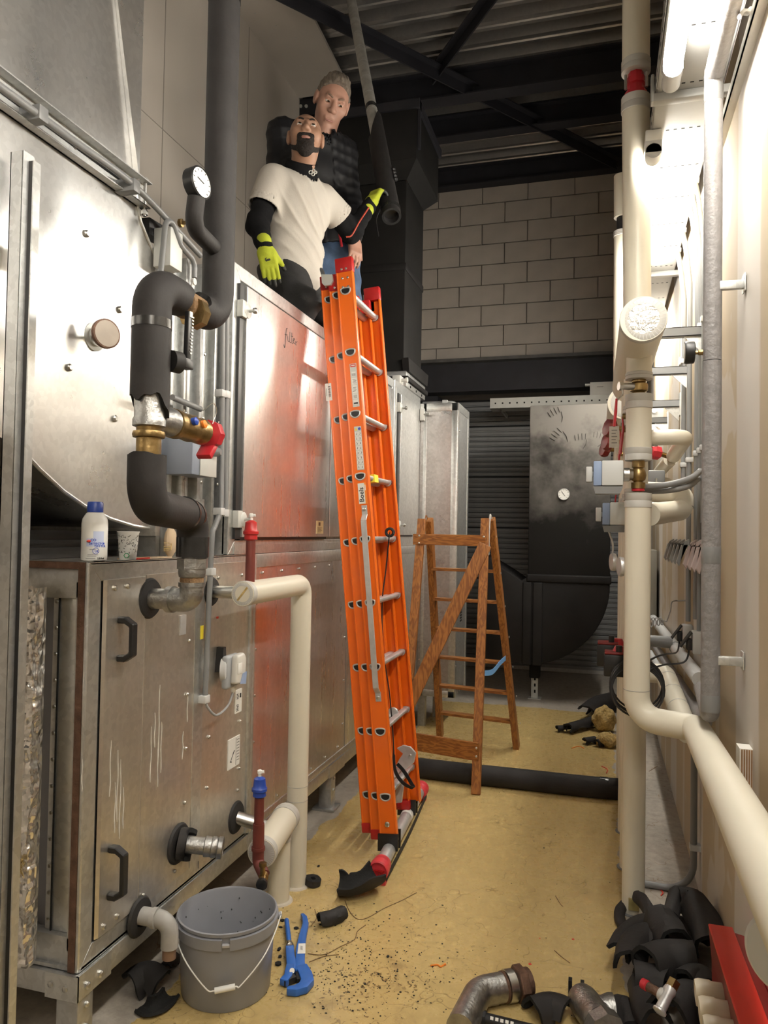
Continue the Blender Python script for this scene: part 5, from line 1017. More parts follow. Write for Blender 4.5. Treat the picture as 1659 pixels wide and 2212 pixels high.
# grey box behind the valve, conduits down the collar
q = at(405, 983, X=XF - .02); t = thing('damper_motor', 'blue grey motor box with gland behind the brass valve', 'motor', q)
MB().box((XF - .12, q.y - .05, q.z - .075), (XF + .03, q.y + .12, q.z + .06)).build('housing', mat('blue_grey_housing', (.23,.26,.32), .4), t, bevel=.005); MB().box((XF + .03, q.y + .0, q.z - .075), (XF + .035, q.y + .12, q.z + .06)).build('cover', M['galv_white'], t, bevel=.002); MB().lathe([(.014, 0), (.018, .004), (.018, .018), (.012, .03)], (XF + .035, q.y + .09, q.z + .02), (1, .2, 0), 12).build('gland', M['grey'], t)
q0 = at(372, 858, X=XF - .03); t = thing('link_rod', 'grey rod with wire end running beside brass valve to the collar', 'rod', q0); MB().tube([q0, at(433, 884, X=XF - .03)], .011, 12).build('rod', M['grey'], t)
for k, (u, lb) in enumerate(((481, 'left one of two grey conduits running down beside big door'), (490, 'right one of two grey conduits running down beside big door'))):
    a = at(u, 680, X=XF + .022); b = at(u - 3, 1100, X=XF + .022); pts = [a, b]
    if k == 0: pts += [at(463, 1140, X=XF + .022), at(457, 1180, X=XF + .022), at(443, 1508, X=XF + .02)]
    t = thing('wall_conduit', lb, 'conduit', b, 'conduits on the air handler'); MB().tube(spline(pts[:2], 3) + spline(pts[2:], 6) if k == 0 else pts, .0105, 14).build('tube', M['grey'], t)
    for v in ((850, 1105, 1235, 1510) if k == 0 else (852, 1108)): c = at(u - (v - 680) * .012 if v < 1150 else (456 if v < 1300 else 443), v, X=XF + .022); MB().box((XF, c.y - .018, c.z - .014), (XF + .034, c.y + .018, c.z + .014)).build('clip', M['grey_light'], t, bevel=.002)
q = at(500, 1447, X=XF + .05); t = thing('differential_sensor', 'pale grey sensor with clear cover and cable on lower air handler', 'sensor', q)
bk = at(470, 1425, X=XF + .004); MB().prism([(-.02, -.045), (.02, -.03), (.012, .05), (-.008, .05)], (XF + .003, bk.y, bk.z), (0, 1, 0), (0, 0, 1), (.03, 0, 0)).build('bracket', M['black'], t, ang=20)
MB().lathe([(.05, 0), (.05, .02), (.044, .024)], (XF + .02, q.y - .02, q.z + .005), (1, .3, 0), 28).build('back_disc', M['grey_light'], t)
MB().box((XF + .03, q.y - .05, q.z - .07), (XF + .06, q.y + .055, q.z + .06)).build('base', mat('sensor_grey', (.36,.38,.4), .4), t, bevel=.012, seg=3)
MB().prism([(-.03, -.05), (.05, -.06), (.06, .04), (.04, .065), (-.02, .06)], (XF + .058, q.y, q.z), (0, 1, 0), (0, 0, 1), (.03, 0, 0)).build('cover', mat('cloudy_cover', (.62, .61, .57), .3), t, bevel=.01, seg=3)
MB().prism([(-.0, -.052), (.05, -.06), (.056, -.012), (.02, -.015)], (XF + .0885, q.y, q.z), (0, 1, 0), (0, 0, 1), (.001, 0, 0)).build('blue_panel', M['box_blue'], t, ang=0)
MB().box((XF + .086, q.y - .02, q.z - .012), (XF + .0905, q.y + .015, q.z + .03)).build('window', M['white'], t, bevel=.002)
MB().lathe([(.014, 0), (.012, .02), (.006, .03)], (XF + .05, q.y + .02, q.z - .062), (0, 0, -1), 12).build('cable_gland', M['white'], t)
c0 = V((XF + .05, q.y + .02, q.z - .09)); MB().tube(spline([c0, at(492, 1525, X=XF + .045), at(468, 1545, X=XF + .04), at(450, 1530, X=XF + .03), at(443, 1512, X=XF + .022)], 7), .005, 10).build('cable', M['inkgrey'], t)

# ================================================================== WHITE PIPES BY THE LOWER UNIT
XW = -1.295; yW = 3.148
c0 = at(524, 1283, X=XW); zW = c0.z - .0
wp = thing('cream_pipe', 'cream insulated pipe capped towards camera, turning down to the floor in front of air handler', 'pipe', (XW, yW, 0))
MB().tube(rpath([c0 + V((0, .0, 0)), V((XW, yW, zW)), V((XW, yW, 0))], .05, 8), .046, 32).build('jacket', M['cream'], wp); cap_end(wp, c0, (0, -1, 0), .046, 'cream', .66)
MB().bar(c0 + V((-.02, -.002, -.025)), c0 + V((.02, -.002, .025)), .007, .002, (1, 0, 0)).build('straw_strip', M['wool'], wp)
for v in (1695, 1726): z = at(634, v, Y=yW).z; MB().lathe([(.0462, 0), (.0472, .001), (.0462, .002)], (XW, yW, z), (0, 0, 1), 32).build('jacket_seam', M['inkgrey'], wp)
pst = V((XF + .006, c0.y + .04, zW)); MB().cyl(pst, V((XW - .04, c0.y + .04, zW)), .024, seg=18).build('coil_stub', M['steel'], wp); grommet(wp, V((XF + .003, pst.y, zW)), .05, .024)
def oxide_vent(parent, base, h, m, rr=.0185):
    MB().lathe([(rr, 0), (rr, h * .72), (rr, h * .72)], base, (0, 0, 1), 20).build('oxide_pipe', M['oxide'], parent)
    MB().lathe([(rr + .001, 0), (rr + .007, .005), (rr + .006, .02), (rr + .011, .024), (rr + .011, .034), (rr + .006, .04), (rr + .003, .07), (.008, .078), (0, .078)], base + V((0, 0, h * .68)), (0, 0, 1), 24).build('coloured_cap', M[m], parent)
    v = MB(); b = base + V((0, 0, h * .68 + .076)); v.lathe([(.007, 0), (.007, .012), (.01, .014), (.01, .024), (.004, .028), (0, .028)], b, (0, 0, 1), 12); v.build('air_vent', M['white'], parent); v = MB(); v.cyl(b + V((0, 0, .018)), b + V((.016, .004, .02)), .006, seg=10); v.build('vent_screw', M['white'], parent)
pv = at(540, 1248, X=XW); oxide_vent(wp, V((XW, pv.y, zW + .04)), .235, 'redcap')
# shorter pair in front: stub, oxide drain, short jacket and riser
y2 = 2.995; X2 = -1.31
c2 = at(552, 1800, X=XW - .0); c3 = at(590, 1775, X=X2); zc2 = at(600, 1768, X=X2).z
w2_ = thing('cream_pipe', 'short cream pipe near floor with blue capped drain, beside taller cream pipe', 'pipe', (X2, y2, 0))
ca, cb_ = V((XW + .04, 2.7, zc2 - .03)), V((X2 + .02, 3.02, zc2 - .005))
MB().tube([ca, cb_], .056, 32).build('upper_jacket', M['cream'], w2_); ax_ = (cb_ - ca).normalized(); cap_end(w2_, ca, -ax_, .056, 'cream_tape', .5); collar(cb_ - ax_ * .0, -ax_, .056, .04, w2_); MB().lathe([(.058, 0), (.058, .004), (0, .005)], cb_, ax_, 30).build('end_disc', M['cream_tape'], w2_)
ztp = at(598, 1790, X=X2).z - .03; MB().cyl((X2, y2, 0), (X2, y2, ztp), .047, seg=32).build('lower_jacket', M['cream'], w2_); collar((X2, y2, ztp + .001), (0, 0, -1), .047, .03, w2_)
MB().cyl((X2, y2, ztp - .02), (X2, y2, ztp + .04), .02, seg=14).build('oxide_nipple', M['oxide'], w2_)
gs = at(508, 1765, X=XF); MB().tube([V((XF + .006, gs.y, gs.z)), V((XW + .03, gs.y + .06, zc2 - .03))], .026, 20).build('coil_stub', M['steel'], w2_); grommet(w2_, V((XF + .003, gs.y, gs.z)), .06, .026)
dv_ = at(540, 1800, X=XW + .02); MB().tube(rpath([V((XW + .045, 2.66, zc2 + .10)), V((XW + .045, 2.66, zc2 - .045)), V((XW + .09, 2.62, zc2 - .07))], .025, 6), .022, 20).build('oxide_elbow', M['oxide'], w2_); MB().lathe([(.026, 0), (.026, .012)], (XW + .045, 2.66, zc2 + .0), (0, 0, 1), 20).build('elbow_bead', M['oxide'], w2_)
oxide_vent(w2_, V((XW + .045, 2.66, zc2 + .05)), .22, 'blue')
dc = MB(); p_ = V((XW + .09, 2.62, zc2 - .07)); dc.lathe([(.012, 0), (.018, .004), (.018, .02), (.013, .024), (.013, .05)], p_, (.3, -.95, -.1), 12); dc.cyl(p_ + V((.004, -.02, 0)), p_ + V((.004, -.022, .04)), .009, seg=10); dc.cyl(p_ + V((.004, -.022, .04)), p_ + V((.004, -.022, .055)), .014, seg=6); dc.build('drain_cock', M['brass'], w2_); MB().lathe([(.018, 0), (.021, .004), (.021, .018), (.012, .022), (0, .022)], p_ + V((.3, -.95, -.1)).normalized() * .05, (.3, -.95, -.1), 14).build('black_cap', M['black'], w2_)
for t_, p_ in ((wp, (XW, yW)), (w2_, (X2, y2))): MB().lathe([(.046, 0), (.062, .0), (.058, .006), (.046, .008)], (p_[0], p_[1], 0), (0, 0, 1), 28).build('floor_seal', mat('pale_mortar', (.55,.5,.42), .9), t_)
# cut-off stub with torn foam, and plastic overflow elbow
q = at(386, 1822, X=XF + .004); t = thing('coil_stub', 'open grooved pipe stub with torn foam on lower unit, between the handles and blue drain', 'pipe stub', q)
a = V((XF + .005, q.y, q.z)); e = at(436, 1822, X=XF + .14); dd = (V((XF + .16, q.y + .06, q.z - .02)) - a).normalized()
jag_tube([a, a + dd * .03, a + dd * .06], .056, .04, 0, .05, seed=11).build('torn_sleeve', FMs, t); MB().lathe([(.03, 0), (.03, .09), (.036, .093), (.036, .1), (.034, .115), (.037, .118), (.037, .13), (.033, .136), (.038, .14), (.038, .155), (.03, .158), (.028, .156), (.027, .1), (0, .098)], a, dd, 30).build('threaded_end', M['steel_rough'], t); grommet(t, V((XF + .003, q.y, q.z)), .065, .04)
q = at(300, 1980, X=XF + .006); t = thing('drain_elbow', 'grey plastic drain elbow on lower unit beside the bucket', 'pipe', q); a = V((XF + .008, q.y, q.z + .005)); b = V((XF + .115, q.y + .01, q.z + .0))
MB().tube(rpath([a, b, b + V((0, 0, -.085))], .045, 8), .028, 26).build('elbow', mat('grey_drain_plastic', (.36, .355, .34), .45, 0, .15, 25), t); MB().tube([a + V((.05, 0, 0)), a + V((.066, .001, 0))], .032, 26).build('socket_bead', bpy.data.materials['grey_drain_plastic'], t); MB().tube([b + V((0, 0, -.07)), b + V((0, 0, -.12))], .022, 20).build('inner_pipe', mat('brown_pipe', (.2,.12,.08), .4), t); grommet(t, V((XF + .007, q.y, q.z)), .058, .03)

# ================================================================== ON TOP OF THE LOWER UNIT
zs_ = ZL1
q = at(203, 1207, X=-1.497); bt = thing('spray_bottle', 'white bottle with blue cap standing on lower air handler', 'bottle', (q.x, q.y, zs_))
bt.location.z = zs_; ROOT[bt.name] = V((q.x, q.y, zs_)); P = (q.x, q.y, zs_)
bd = MB().lathe([(.03, 0), (.037, .004), (.0385, .012), (.0385, .115), (.036, .13), (.026, .146), (.021, .15)], P, (0, 0, 1), 36).build('body', M['white'], bt); MB().lathe([(.021, .149), (.0235, .151), (.0235, .178), (.021, .182), (0, .182)], P, (0, 0, 1), 28).build('cap', M['blue'], bt)
# printing is wrapped round the bottle: facing the camera
fa_ = math.atan2(-P[1], -P[0])
def on_bottle(da, z, r=.0388): a = fa_ + da; return V((P[0] + r * math.cos(a), P[1] + r * math.sin(a), P[2] + z)), V((-math.sin(a), math.cos(a), 0))
lbm = MB()
for (d0, d1, z0, z1) in ((-.62, .75, .046, .07), (-.1, .75, .07, .092)):
    n = 8; rows = [[on_bottle(d0 + (d1 - d0) * j / n, z, .0387)[0] for j in range(n + 1)] for z in (z0, z1)]; lbm.sheet(rows)
tag(lbm.build('pale_blue_print', mat('pale_blue_print', (.55, .62, .82), .4), bd), kind='stuff')
for s, da, z, h, m_ in (('CO', -.3, .062, .011, 'inkblue'), ('DETECTOR', -.4, .052, .0085, 'inkblue'), ('TESTER', .0, .044, .0085, 'inkblue'), ('UL', .05, .029, .009, 'inkblue'), ('250ml', .25, .008, .007, 'ink')):
    for i, ch in enumerate(s):
        pp, uu = on_bottle(da + i * h * .72 / .0388, z); text(ch, h, pp, uu, (0, 0, 1), M[m_], bd, ext=.0003, bold=.0003)
kk = MB()
for d0, d1, z in ((-.35, .1, .036), (-.55, .15, .016), (-.65, .1, .009), (-.5, .3, .02)):
    rows = [[on_bottle(d0 + (d1 - d0) * j / 6, zz, .0389)[0] for j in range(7)] for zz in (z, z + .0018)]; kk.sheet(rows)
tag(kk.build('small_print', M['inkgrey'], bd), kind='stuff'); pp, uu = on_bottle(-.42, .062); MB().ball(pp, .007, 10, (1, 1, .6)).build('red_emblem', M['inkred'], bd); pp, uu = on_bottle(.12, .033); MB().tube([pp + uu * .009 * math.cos(a) + V((0, 0, .009 * math.sin(a))) for a in [2*PI*i/20 for i in range(20)]], .0007, 5, closed=True).build('round_mark', M['inkblue'], bd)
q = at(276, 1205, X=-1.497); cu = thing('paper_cup', 'white paper cup printed with small dark doodles beside the bottle', 'cup', (q.x, q.y, zs_)); P = (q.x, q.y, zs_)
MB().lathe([(.024, .004), (.0255, 0), (.0265, .002), (.034, .088), (.0358, .09), (.0358, .0925), (.0335, .092), (.026, .006), (0, .006)], P, (0, 0, 1), 36).build('cup_wall', M['white'], cu)
fa_ = math.atan2(-P[1], -P[0]); dm = MB(); rg = np.random.default_rng(5)
for k in range(60):
    z = rg.uniform(.022, .082); r = .0262 + .0078 * z / .088 + .0006; a = fa_ + rg.uniform(-1.3, 1.3); u_ = V((-math.sin(a), math.cos(a), 0)); c = V((P[0] + r * math.cos(a), P[1] + r * math.sin(a), P[2] + z)); ang = rg.uniform(0, PI); d_ = u_ * math.cos(ang) + V((0, 0, math.sin(ang))); l = rg.uniform(.001, .0045); dm.bar(c - d_ * l, c + d_ * l, rg.uniform(.0008, .002), .0006, d_.cross(V((math.cos(a), math.sin(a), 0))))
tag(dm.build('doodle', M['ink'], cu, ang=0), kind='stuff'); a = fa_ - .15; dmg = MB(); c = V((P[0] + .0272 * math.cos(a), P[1] + .0272 * math.sin(a), P[2] + .014)); u_ = V((-math.sin(a), math.cos(a), 0)); dmg.tube([c + u_ * .008 * math.cos(t_) + V((0, 0, .008 * math.sin(t_))) for t_ in [2*PI*i/6 for i in range(6)]], .0016, 5, closed=True); dmg.build('green_mark', mat('green_ink', (.05, .3, .12), .5), cu)
q = at(330, 1203, X=-1.50); t = thing('paper_sheet', 'tan paper sheet with red edge lying behind the paper cup', 'paper', (q.x, q.y, zs_)); MB().prism([(-.16, -.02), (.09, -.02), (.1, .03), (-.15, .035)], (q.x, q.y, zs_), (0, 1, 0), (-1, 0, 0), (0, 0, .004)).build('sheet', M['cardboard'], t, ang=0); MB().box((q.x + .02, q.y - .14, zs_), (q.x + .022, q.y - .05, zs_ + .006)).build('red_edge', M['inkred'], t)
q = at(368, 1175, X=-1.5); t = thing('felt_wad', 'tan felt wad with loose hairs tucked behind the black pipe end', 'wad', (q.x - .0, q.y, zs_)); MB().ball((q.x, q.y, zs_ + .055), .055, 14, (.35, .6, 1)).build('wad', M['cardboard'], t); hm = MB()
for k in range(12): a = rg.uniform(-1, 1); b_ = V((q.x + .018, q.y - .02, zs_ + .03 + .002 * k)); hm.tube(spline([b_, b_ + V((.01, -.03 - .01 * a, .01 * a)), b_ + V((.012, -.07, .012 * a))], 4), .0006, 4)
tag(hm.build('hair', M['wool'], t), kind='stuff')
# ================================================================== ORANGE EXTENSION LADDER
YN, YF = 3.5, 4.0
bt_ = at(839, 1806, Y=YN); tp_ = at(741, 556, Y=YN)
LA = (tp_ - bt_).normalized(); LA = V((LA.x, 0, LA.z)).normalized(); LD = V((LA.z, 0, -LA.x)); LY = V((0, 1, 0))     # along, towards the walkway, along the rungs
lad = thing('extension_ladder', 'orange three section extension ladder leaning on the air handler, red end caps', 'ladder', (bt_.x, 3.75, 0))
H = (tp_ - bt_).length; B0 = V((bt_.x, 0, bt_.z)); WB = .083; PIT = .053
rung_s = [(at(u, v, Y=YN) - B0).dot(LA) for u, v in ((745, 627), (833, 1720))]; sp9 = (rung_s[0] - rung_s[1]) / 8
def rail(sec, far, s0, s1, w_=WB):
    """C channel: web outside, flanges pointing at the other rail"""
    y = (YF - .028 * sec) if far else (YN + .028 * sec); sg = -1 if far else 1
    c = B0 - LD * (PIT * sec); c = V((c.x, 0, c.z))
    pr = [(-w_/2, 0), (w_/2, 0), (w_/2, .03), (w_/2 - .005, .03), (w_/2 - .005, .005), (-w_/2 + .005, .005), (-w_/2 + .005, .03), (-w_/2, .03)]
    o = c + LA * s0 + V((0, y, 0)); mb = MB(); mb.prism(pr, o, LD, LY * sg, LA * (s1 - s0))
    for a in (-1, 1): mb.tube([o + LD * a * (w_/2 - .003) + LY * sg * .003, o + LD * a * (w_/2 - .003) + LY * sg * .003 + LA * (s1 - s0)], .0055, 8)
    r = mb.build('rail', M['orange'], lad, ang=30); return r, c, y, sg
def cap(r, c, y, sg, s, w_=WB, h=.075, nm='end_cap'):
    """moulded red end cap with ribs"""
    o = c + LA * s + V((0, y, 0)); mb = MB()
    mb.prism([(-w_/2 - .004, -.004), (w_/2 + .004, -.004), (w_/2 + .004, .034), (-w_/2 - .004, .034)], o, LD, LY * sg, LA * h)
    cp = mb.build(nm, M['redcap'], r, bevel=.006, seg=2); rb = MB()
    for a in (-.4, 0, .4): rb.obox(o + LA * h * .55 + LD * a * w_ * .9 - LY * sg * .0055, LD * .003, LY * .003, LA * h * .38)
    rb.obox(o + LA * h * .16 - LY * sg * .0055, LD * w_ * .45, LY * .003, LA * .003); rb.obox(o + LA * h * .92 - LY * sg * .0055, LD * w_ * .45, LY * .003, LA * .003)
    return cp
tops = {0: H - .005, 1: (at(716, 600, Y=YN + .028) - B0).dot(LA), 2: (at(690, 600, Y=YN + .056) - B0).dot(LA)}
bots = {0: .0, 1: .0, 2: .02}
D_OUT = [(math.cos(a) * .0245, math.sin(a) * .021 if math.sin(a) < 0 else math.sin(a) * .008 + .004) for a in [2*PI*i/20 for i in range(20)]]
mring = mfill = None
for sec in (0, 1, 2):
    for far in (0, 1):
        r, c, y, sg = rail(sec, far, bots[sec], tops[sec] - .03)
        cp = cap(r, c, y, sg, tops[sec] - .07); bolt_heads(cp, [c + LA * (tops[sec] - .055) + LD * a + V((0, y - sg * .004, 0)) for a in (-.012, .012)], (0, -sg, 0), .006, .004, 'rivet')
        if sec: cap(r, c, y, sg, bots[sec] - .03, WB, .05, 'foot_cap')
        # rung ends: bright D shaped rings with dark hollow
        pts = []
        rg_ = MB(); fl_ = MB(); 
        for k in range(9 if sec == 0 else 9):
            s = rung_s[0] - sp9 * k - .004 * sec
            if s > tops[sec] - .09: continue
            o = c + LA * s + V((0, y - sg * .001, 0))
            MB().tube([o + LD * a + LA * b for a, b in D_OUT], .0038, 8, closed=True).build('rung_ferrule', M['alu'], r)
            MB().prism(D_OUT, o, LD, LA, LY * (-sg * .001)).build('rung_hollow', M['black'], r, ang=0)
        bolt_heads(r, [c + LA * (tops[sec] - d) + LD * a + V((0, y - sg * .001, 0)) for d in (.10, .145) for a in (-.012, .016)] if sec == 0 else [c + LA * (.75 + d) + LD * .01 + V((0, y - sg * .001, 0)) for d in (0, .04, .08)], (0, -sg, 0), .006, .004, 'rivet')
    for k in range(9):
        s = rung_s[0] - sp9 * k - .004 * sec
        if s > tops[sec] - .09: continue
        o = c + LA * s; mb = MB(); mb.prism([(a * .78, b * .85) for a, b in D_OUT], o + V((0, YN + .028 * sec + .006, 0)), LD, LA, LY * (YF - YN - .056 * sec - .012)); ru = mb.build('rung', M['alu'], lad, ang=30)
        if sec == 0:
            cf = MB().prism([(a * 1.0, b * 1.1) for a, b in D_OUT], o + V((0, YF - .02, 0)), LD, LA, LY * .012).build('rung_collar', M['alu'], ru, ang=30)
            if k == 3: MB().obox(o + V((0, YN + .2, -.002)) + LD * .003, LD * .02, LY * .035, LA * .0195).build('yellow_sticker', M['yellow'], ru, ang=0)
# things on the near rail
r0 = [o for o in lad.children if o.name.startswith('rail')][0]
def plate(u, v, w_, h, m, nm, sec=0, t=.0012, parent=None):
    y = YN + .028 * sec; p = at(u, v, Y=y - .001); return MB().obox(V((p.x, y - .001 - t / 2, p.z)), LD * w_ / 2, LY * t / 2, LA * h / 2).build(nm, M[m], parent or r0, ang=0), V((p.x, y - .001 - t, p.z))
# long silver sticker (code square left out), pictogram sticker, hire sticker, barcode
l1, p = plate(766, 832, .034, .215, 'galv_white', 'rating_sticker'); k_ = MB(); kr = MB()
MB().obox(p + LA * .098, LD * .0135, LY * .0004, LA * .0075).build('red_badge', M['inkred'], l1, bevel=.0003); MB().obox(p + LA * .098 - LY * .0008, LD * .009, LY * .0003, LA * .0022).build('badge_bar', M['paper'], l1, ang=0)
for i, (a, b, c_, d) in enumerate(((-.01, .055, .01, .012), (0, .02, .013, .016), (-.0, -.02, .013, .02), (0, -.055, .013, .012), (0, -.085, .013, .012))): MB().obox(p + LA * b - LY * .0002 + LD * 0, LD * c_, LY * .0003, LA * d).build('sticker_panel', M['paper'], l1, ang=0)
for i in range(5): k_.obox(p + LA * (.052 - .0 * i) + LD * (-.008 + .004 * i) - LY * .0006, LD * .0008, LY * .0003, LA * .007)
for i in range(4): k_.obox(p + LA * (-.05 - .004 * i) - LY * .0006, LD * .009, LY * .0003, LA * .0007); k_.obox(p + LA * (.028 - .006 * i) + LD * (.003 * (i % 2)) - LY * .0006, LD * .008, LY * .0003, LA * .0009); k_.obox(p + LA * (-.012 - .006 * i) - LD * (.003 * (i % 2)) - LY * .0006, LD * .008, LY * .0003, LA * .0009)
k_.obox(p - LA * .09 - LY * .0006, LD * .011, LY * .0003, LA * .004); tag(k_.build('small_print', M['ink'], l1, ang=0), kind='stuff')
l2, p = plate(776, 968, .036, .215, 'galv_white', 'pictogram_sticker'); k_ = MB()
for i in range(8):
    for j in (-1, 1):
        q = p + LA * (.072 - .0235 * i) + LD * (.0085 * j); MB().obox(q - LY * .0002, LD * .0075, LY * .0003, LA * .0095).build('pictogram_tile', M['paper'], l2, ang=0); k_.bar(q - LY * .0007 - LA * .005 + LD * .003 * ((i + j) % 2), q - LY * .0007 + LA * .005 - LD * .002 * (i % 3 - 1), .0022, .0004, LD); k_.obox(q - LY * .0007 - LA * .005, LD * .003, LY * .0003, LA * .0008)
tag(k_.build('pictogram', M['ink'], l2, ang=0), kind='stuff')
MB().prism([(-.015, .088), (-.002, .088), (-.0085, .102)], p - LY * .0002, LD, LA, -LY * .0004).build('warning_triangle', M['yellow'], l2, ang=0); MB().lathe([(.007, 0), (.007, .0005)], p + LA * .095 + LD * .0085, (0, -1, 0), 16).build('blue_disc', M['inkblue'], l2)
l3, p = plate(783, 1066, .044, .105, 'orangeink', 'hire_sticker'); MB().obox(p - LD * .004 - LY * .0002, LD * .0165, LY * .0003, LA * .05).build('white_field', M['paper'], l3, ang=0)
text('Boels', .033, p + LD * .006 - LA * .042 - LY * .0006, LA, -LD, M['ink'], l3, bold=.0006); MB().obox(p + LD * .0165 + LA * .028 - LY * .0008, LD * .0018, LY * .0003, LA * .014).build('printed_line', M['paper'], l3, ang=0)
l4, p = plate(710, 847, .033, .088, 'paper', 'barcode_sticker', 2); k_ = MB()
for i in range(12): k_.obox(p + LA * (.028 - .0048 * i) - LY * .0003 + LD * .005, LD * .006, LY * .0003, LA * (.0009 if i % 3 else .0016))
k_.obox(p - LD * .011 - LY * .0003, LD * .0008, LY * .0003, LA * .02); tag(k_.build('barcode', M['ink'], l4, ang=0), kind='stuff')
pf = at(797, 655, Y=YF - .0); MB().obox(V((pf.x, YF - .003, pf.z)), LD * .03, LY * .002, LA * .05).build('silver_plate', M['galv_white'], lad, ang=0)
hk = at(708, 605, Y=YN + .02); MB().prism([(-.028, .03), (.028, .02), (.03, -.012), (.016, -.03), (-.016, -.03), (-.028, -.014)], V((hk.x, YN + .008, hk.z)), LD, LA, LY * .016).build('rail_hook', M['galv_white'], lad, ang=20)
ca, cb_ = at(785, 1100, Y=YN - .02), at(815, 1508, Y=YN - .02); d_ = (cb_ - ca).normalized(); ca2 = ca + d_ * .055 + V((0, -.012, 0)); cb2 = cb_ - d_ * .05 + V((0, -.012, 0))
st_ = MB(); st_.bar(ca2, cb2, .028, .006, LD); st_.bar(ca2, ca + V((0, .017, 0)) + d_ * .025, .028, .005, LD); st_.bar(cb2, cb_ + V((0, .017, 0)) - d_ * .02, .028, .005, LD); st_.bar(ca + V((0, .017, 0)) - d_ * .02, ca + V((0, .017, 0)) + d_ * .03, .028, .005, LD); st_.bar(cb_ + V((0, .017, 0)) + d_ * .02, cb_ + V((0, .017, 0)) - d_ * .025, .028, .005, LD); sb = st_.build('stay_bar', M['alu'], lad, ang=20, bevel=.001, seg=1)
bolt_heads(sb, [ca + V((0, .013, 0)), cb_ + V((0, .013, 0))], (0, -1, 0), .009, .005, 'bolt')
# strap hanging inside, trailing to the floor
s1 = at(842, 1150, Y=3.8); MB().tube([s1 + V((.02 * math.cos(a), .0, .02 * math.sin(a))) for a in [2*PI*i/14 for i in range(14)]], .008, 6, closed=True, flat=1).build('strap_loop', M['strap'], lad)
def ribbon(pts, w_, side, name, m, parent, th=.002):
    mb = MB(); pts = spline(pts, 8); n = len(pts); L_, R_ = [], []
    for i, p in enumerate(pts):
        s = V(side(i / (n - 1)) if callable(side) else side).normalized() * w_ / 2; L_.append(p - s); R_.append(p + s)
    t_ = [(pts[min(i+1, n-1)] - pts[max(i-1, 0)]).normalized().cross((R_[i] - L_[i]).normalized()) * th for i in range(n)]
    mb.sheet([[L_[i] for i in range(n)], [R_[i] for i in range(n)], [R_[i] + t_[i] for i in range(n)], [L_[i] + t_[i] for i in range(n)], [L_[i] for i in range(n)]][::-1]); return mb.build(name, m, parent)
ribbon([s1, at(834, 1230, Y=3.8), at(826, 1300, Y=3.8), at(828, 1400, Y=3.8), at(842, 1500, Y=3.8), at(850, 1600, Y=3.75), at(853, 1660, Y=3.7), at(870, 1690, Y=3.66), at(893, 1702, Y=3.66), at(887, 1690, Y=3.72), at(872, 1666, Y=3.75), at(858, 1650, Y=3.76)], .028, lambda f: (.5, -1, 0) if f < .5 else (.6, -.5, .6), 'strap', M['strap'], lad)
# latch castings at the second lowest rung
q = at(868, 1640, Y=3.8); cst = MB(); cst.prism([(-.05, -.06), (.0, -.075), (.05, -.03), (.06, .02), (.03, .05), (-.01, .055), (-.045, .035), (-.01, .01), (-.03, -.02)], V((q.x, 3.86, q.z)), (1, 0, 0), (0, 0, 1), (0, .012, 0)); cst.build('latch_casting', M['alu'], lad, ang=20, bevel=.003); bolt_heads(lad, [V((q.x + .03, 3.858, q.z + .005))], (0, -1, 0), .009, .006, 'bolt')
q = at(860, 1716, Y=3.8); MB().prism([(-.02, -.05), (.02, -.04), (.03, .05), (-.01, .06)], V((q.x, 3.8, q.z)), (1, 0, 0), (0, 0, 1), (0, .012, 0)).build('latch_casting', M['alu'], lad, ang=20, bevel=.003)
q = at(851, 1540, Y=3.85); MB().lathe([(.03, 0), (.03, .012), (.012, .014), (0, .014)], q, (-.3, -1, 0), 18).build('latch_wheel', M['alu'], lad)
# stabiliser bar with red feet
e0, e1 = at(818, 1880, Z=.06), at(909, 1704, Z=.06); dv = (e1 - e0).normalized(); sb = MB().tube([e0, e1], .032, 24).build('stabiliser_bar', M['alu'], lad)
for e, d in ((e0, -1), (e1, 1)):
    f = MB(); f.lathe([(.034, -.075), (.042, -.07), (.043, -.035), (.046, -.03), (.046, .012), (.04, .016), (.038, .008), (0, .006)], e, dv * d, 26); sx = dv.cross(V((0, 0, 1))); f.obox(e + V((0, 0, -.042)) + dv * d * -.01, sx * .034, dv * .022, V((0, 0, .018))); ft = f.build('red_foot', mat('bright_red_foot', (.62,.045,.06), .4), sb, ang=30)
    rb = MB()
    for k in range(-2, 3): rb.obox(e + dv * d * .012 + sx * k * .013 + V((0, 0, -.02)), sx * .0018, dv * .004, V((0, 0, .026)))
    rb.obox(e + dv * d * .012 + V((0, 0, .002)), sx * .03, dv * .004, V((0, 0, .002))); rb.build('foot_rib', M['redcap'], ft, ang=0)
q = e0 + (e1 - e0) * .58; MB().lathe([(.0325, 0), (.0332, .001), (.0332, .05), (.0325, .051)], q, dv, 24).build('paper_label', M['paper'], sb)
for y, nm in ((YN, 'near'), (YF - .03, 'far')):
    f = (y + .015 - e0.y) / (e1.y - e0.y); q = e0 + (e1 - e0) * f; b = MB(); b.obox(q + V((-.005, -.02, .035)), LD * .05, LY * .004, V((0, 0, .04))); b.obox(q + V((-.005, .045, .03)), LD * .045, LY * .004, V((0, 0, .045))); b.obox(q + V((-.005, .012, .033)), LD * .04, LY * .03, V((0, 0, .004))); b.build('foot_bracket', M['black'], lad, ang=0)
q = B0 + LA * .055 + V((0, YN - .001, 0)) ; bolt_heads(lad, [V((q.x + .0, q.y, q.z))], (0, -1, 0), .013, .007, 'bolt')
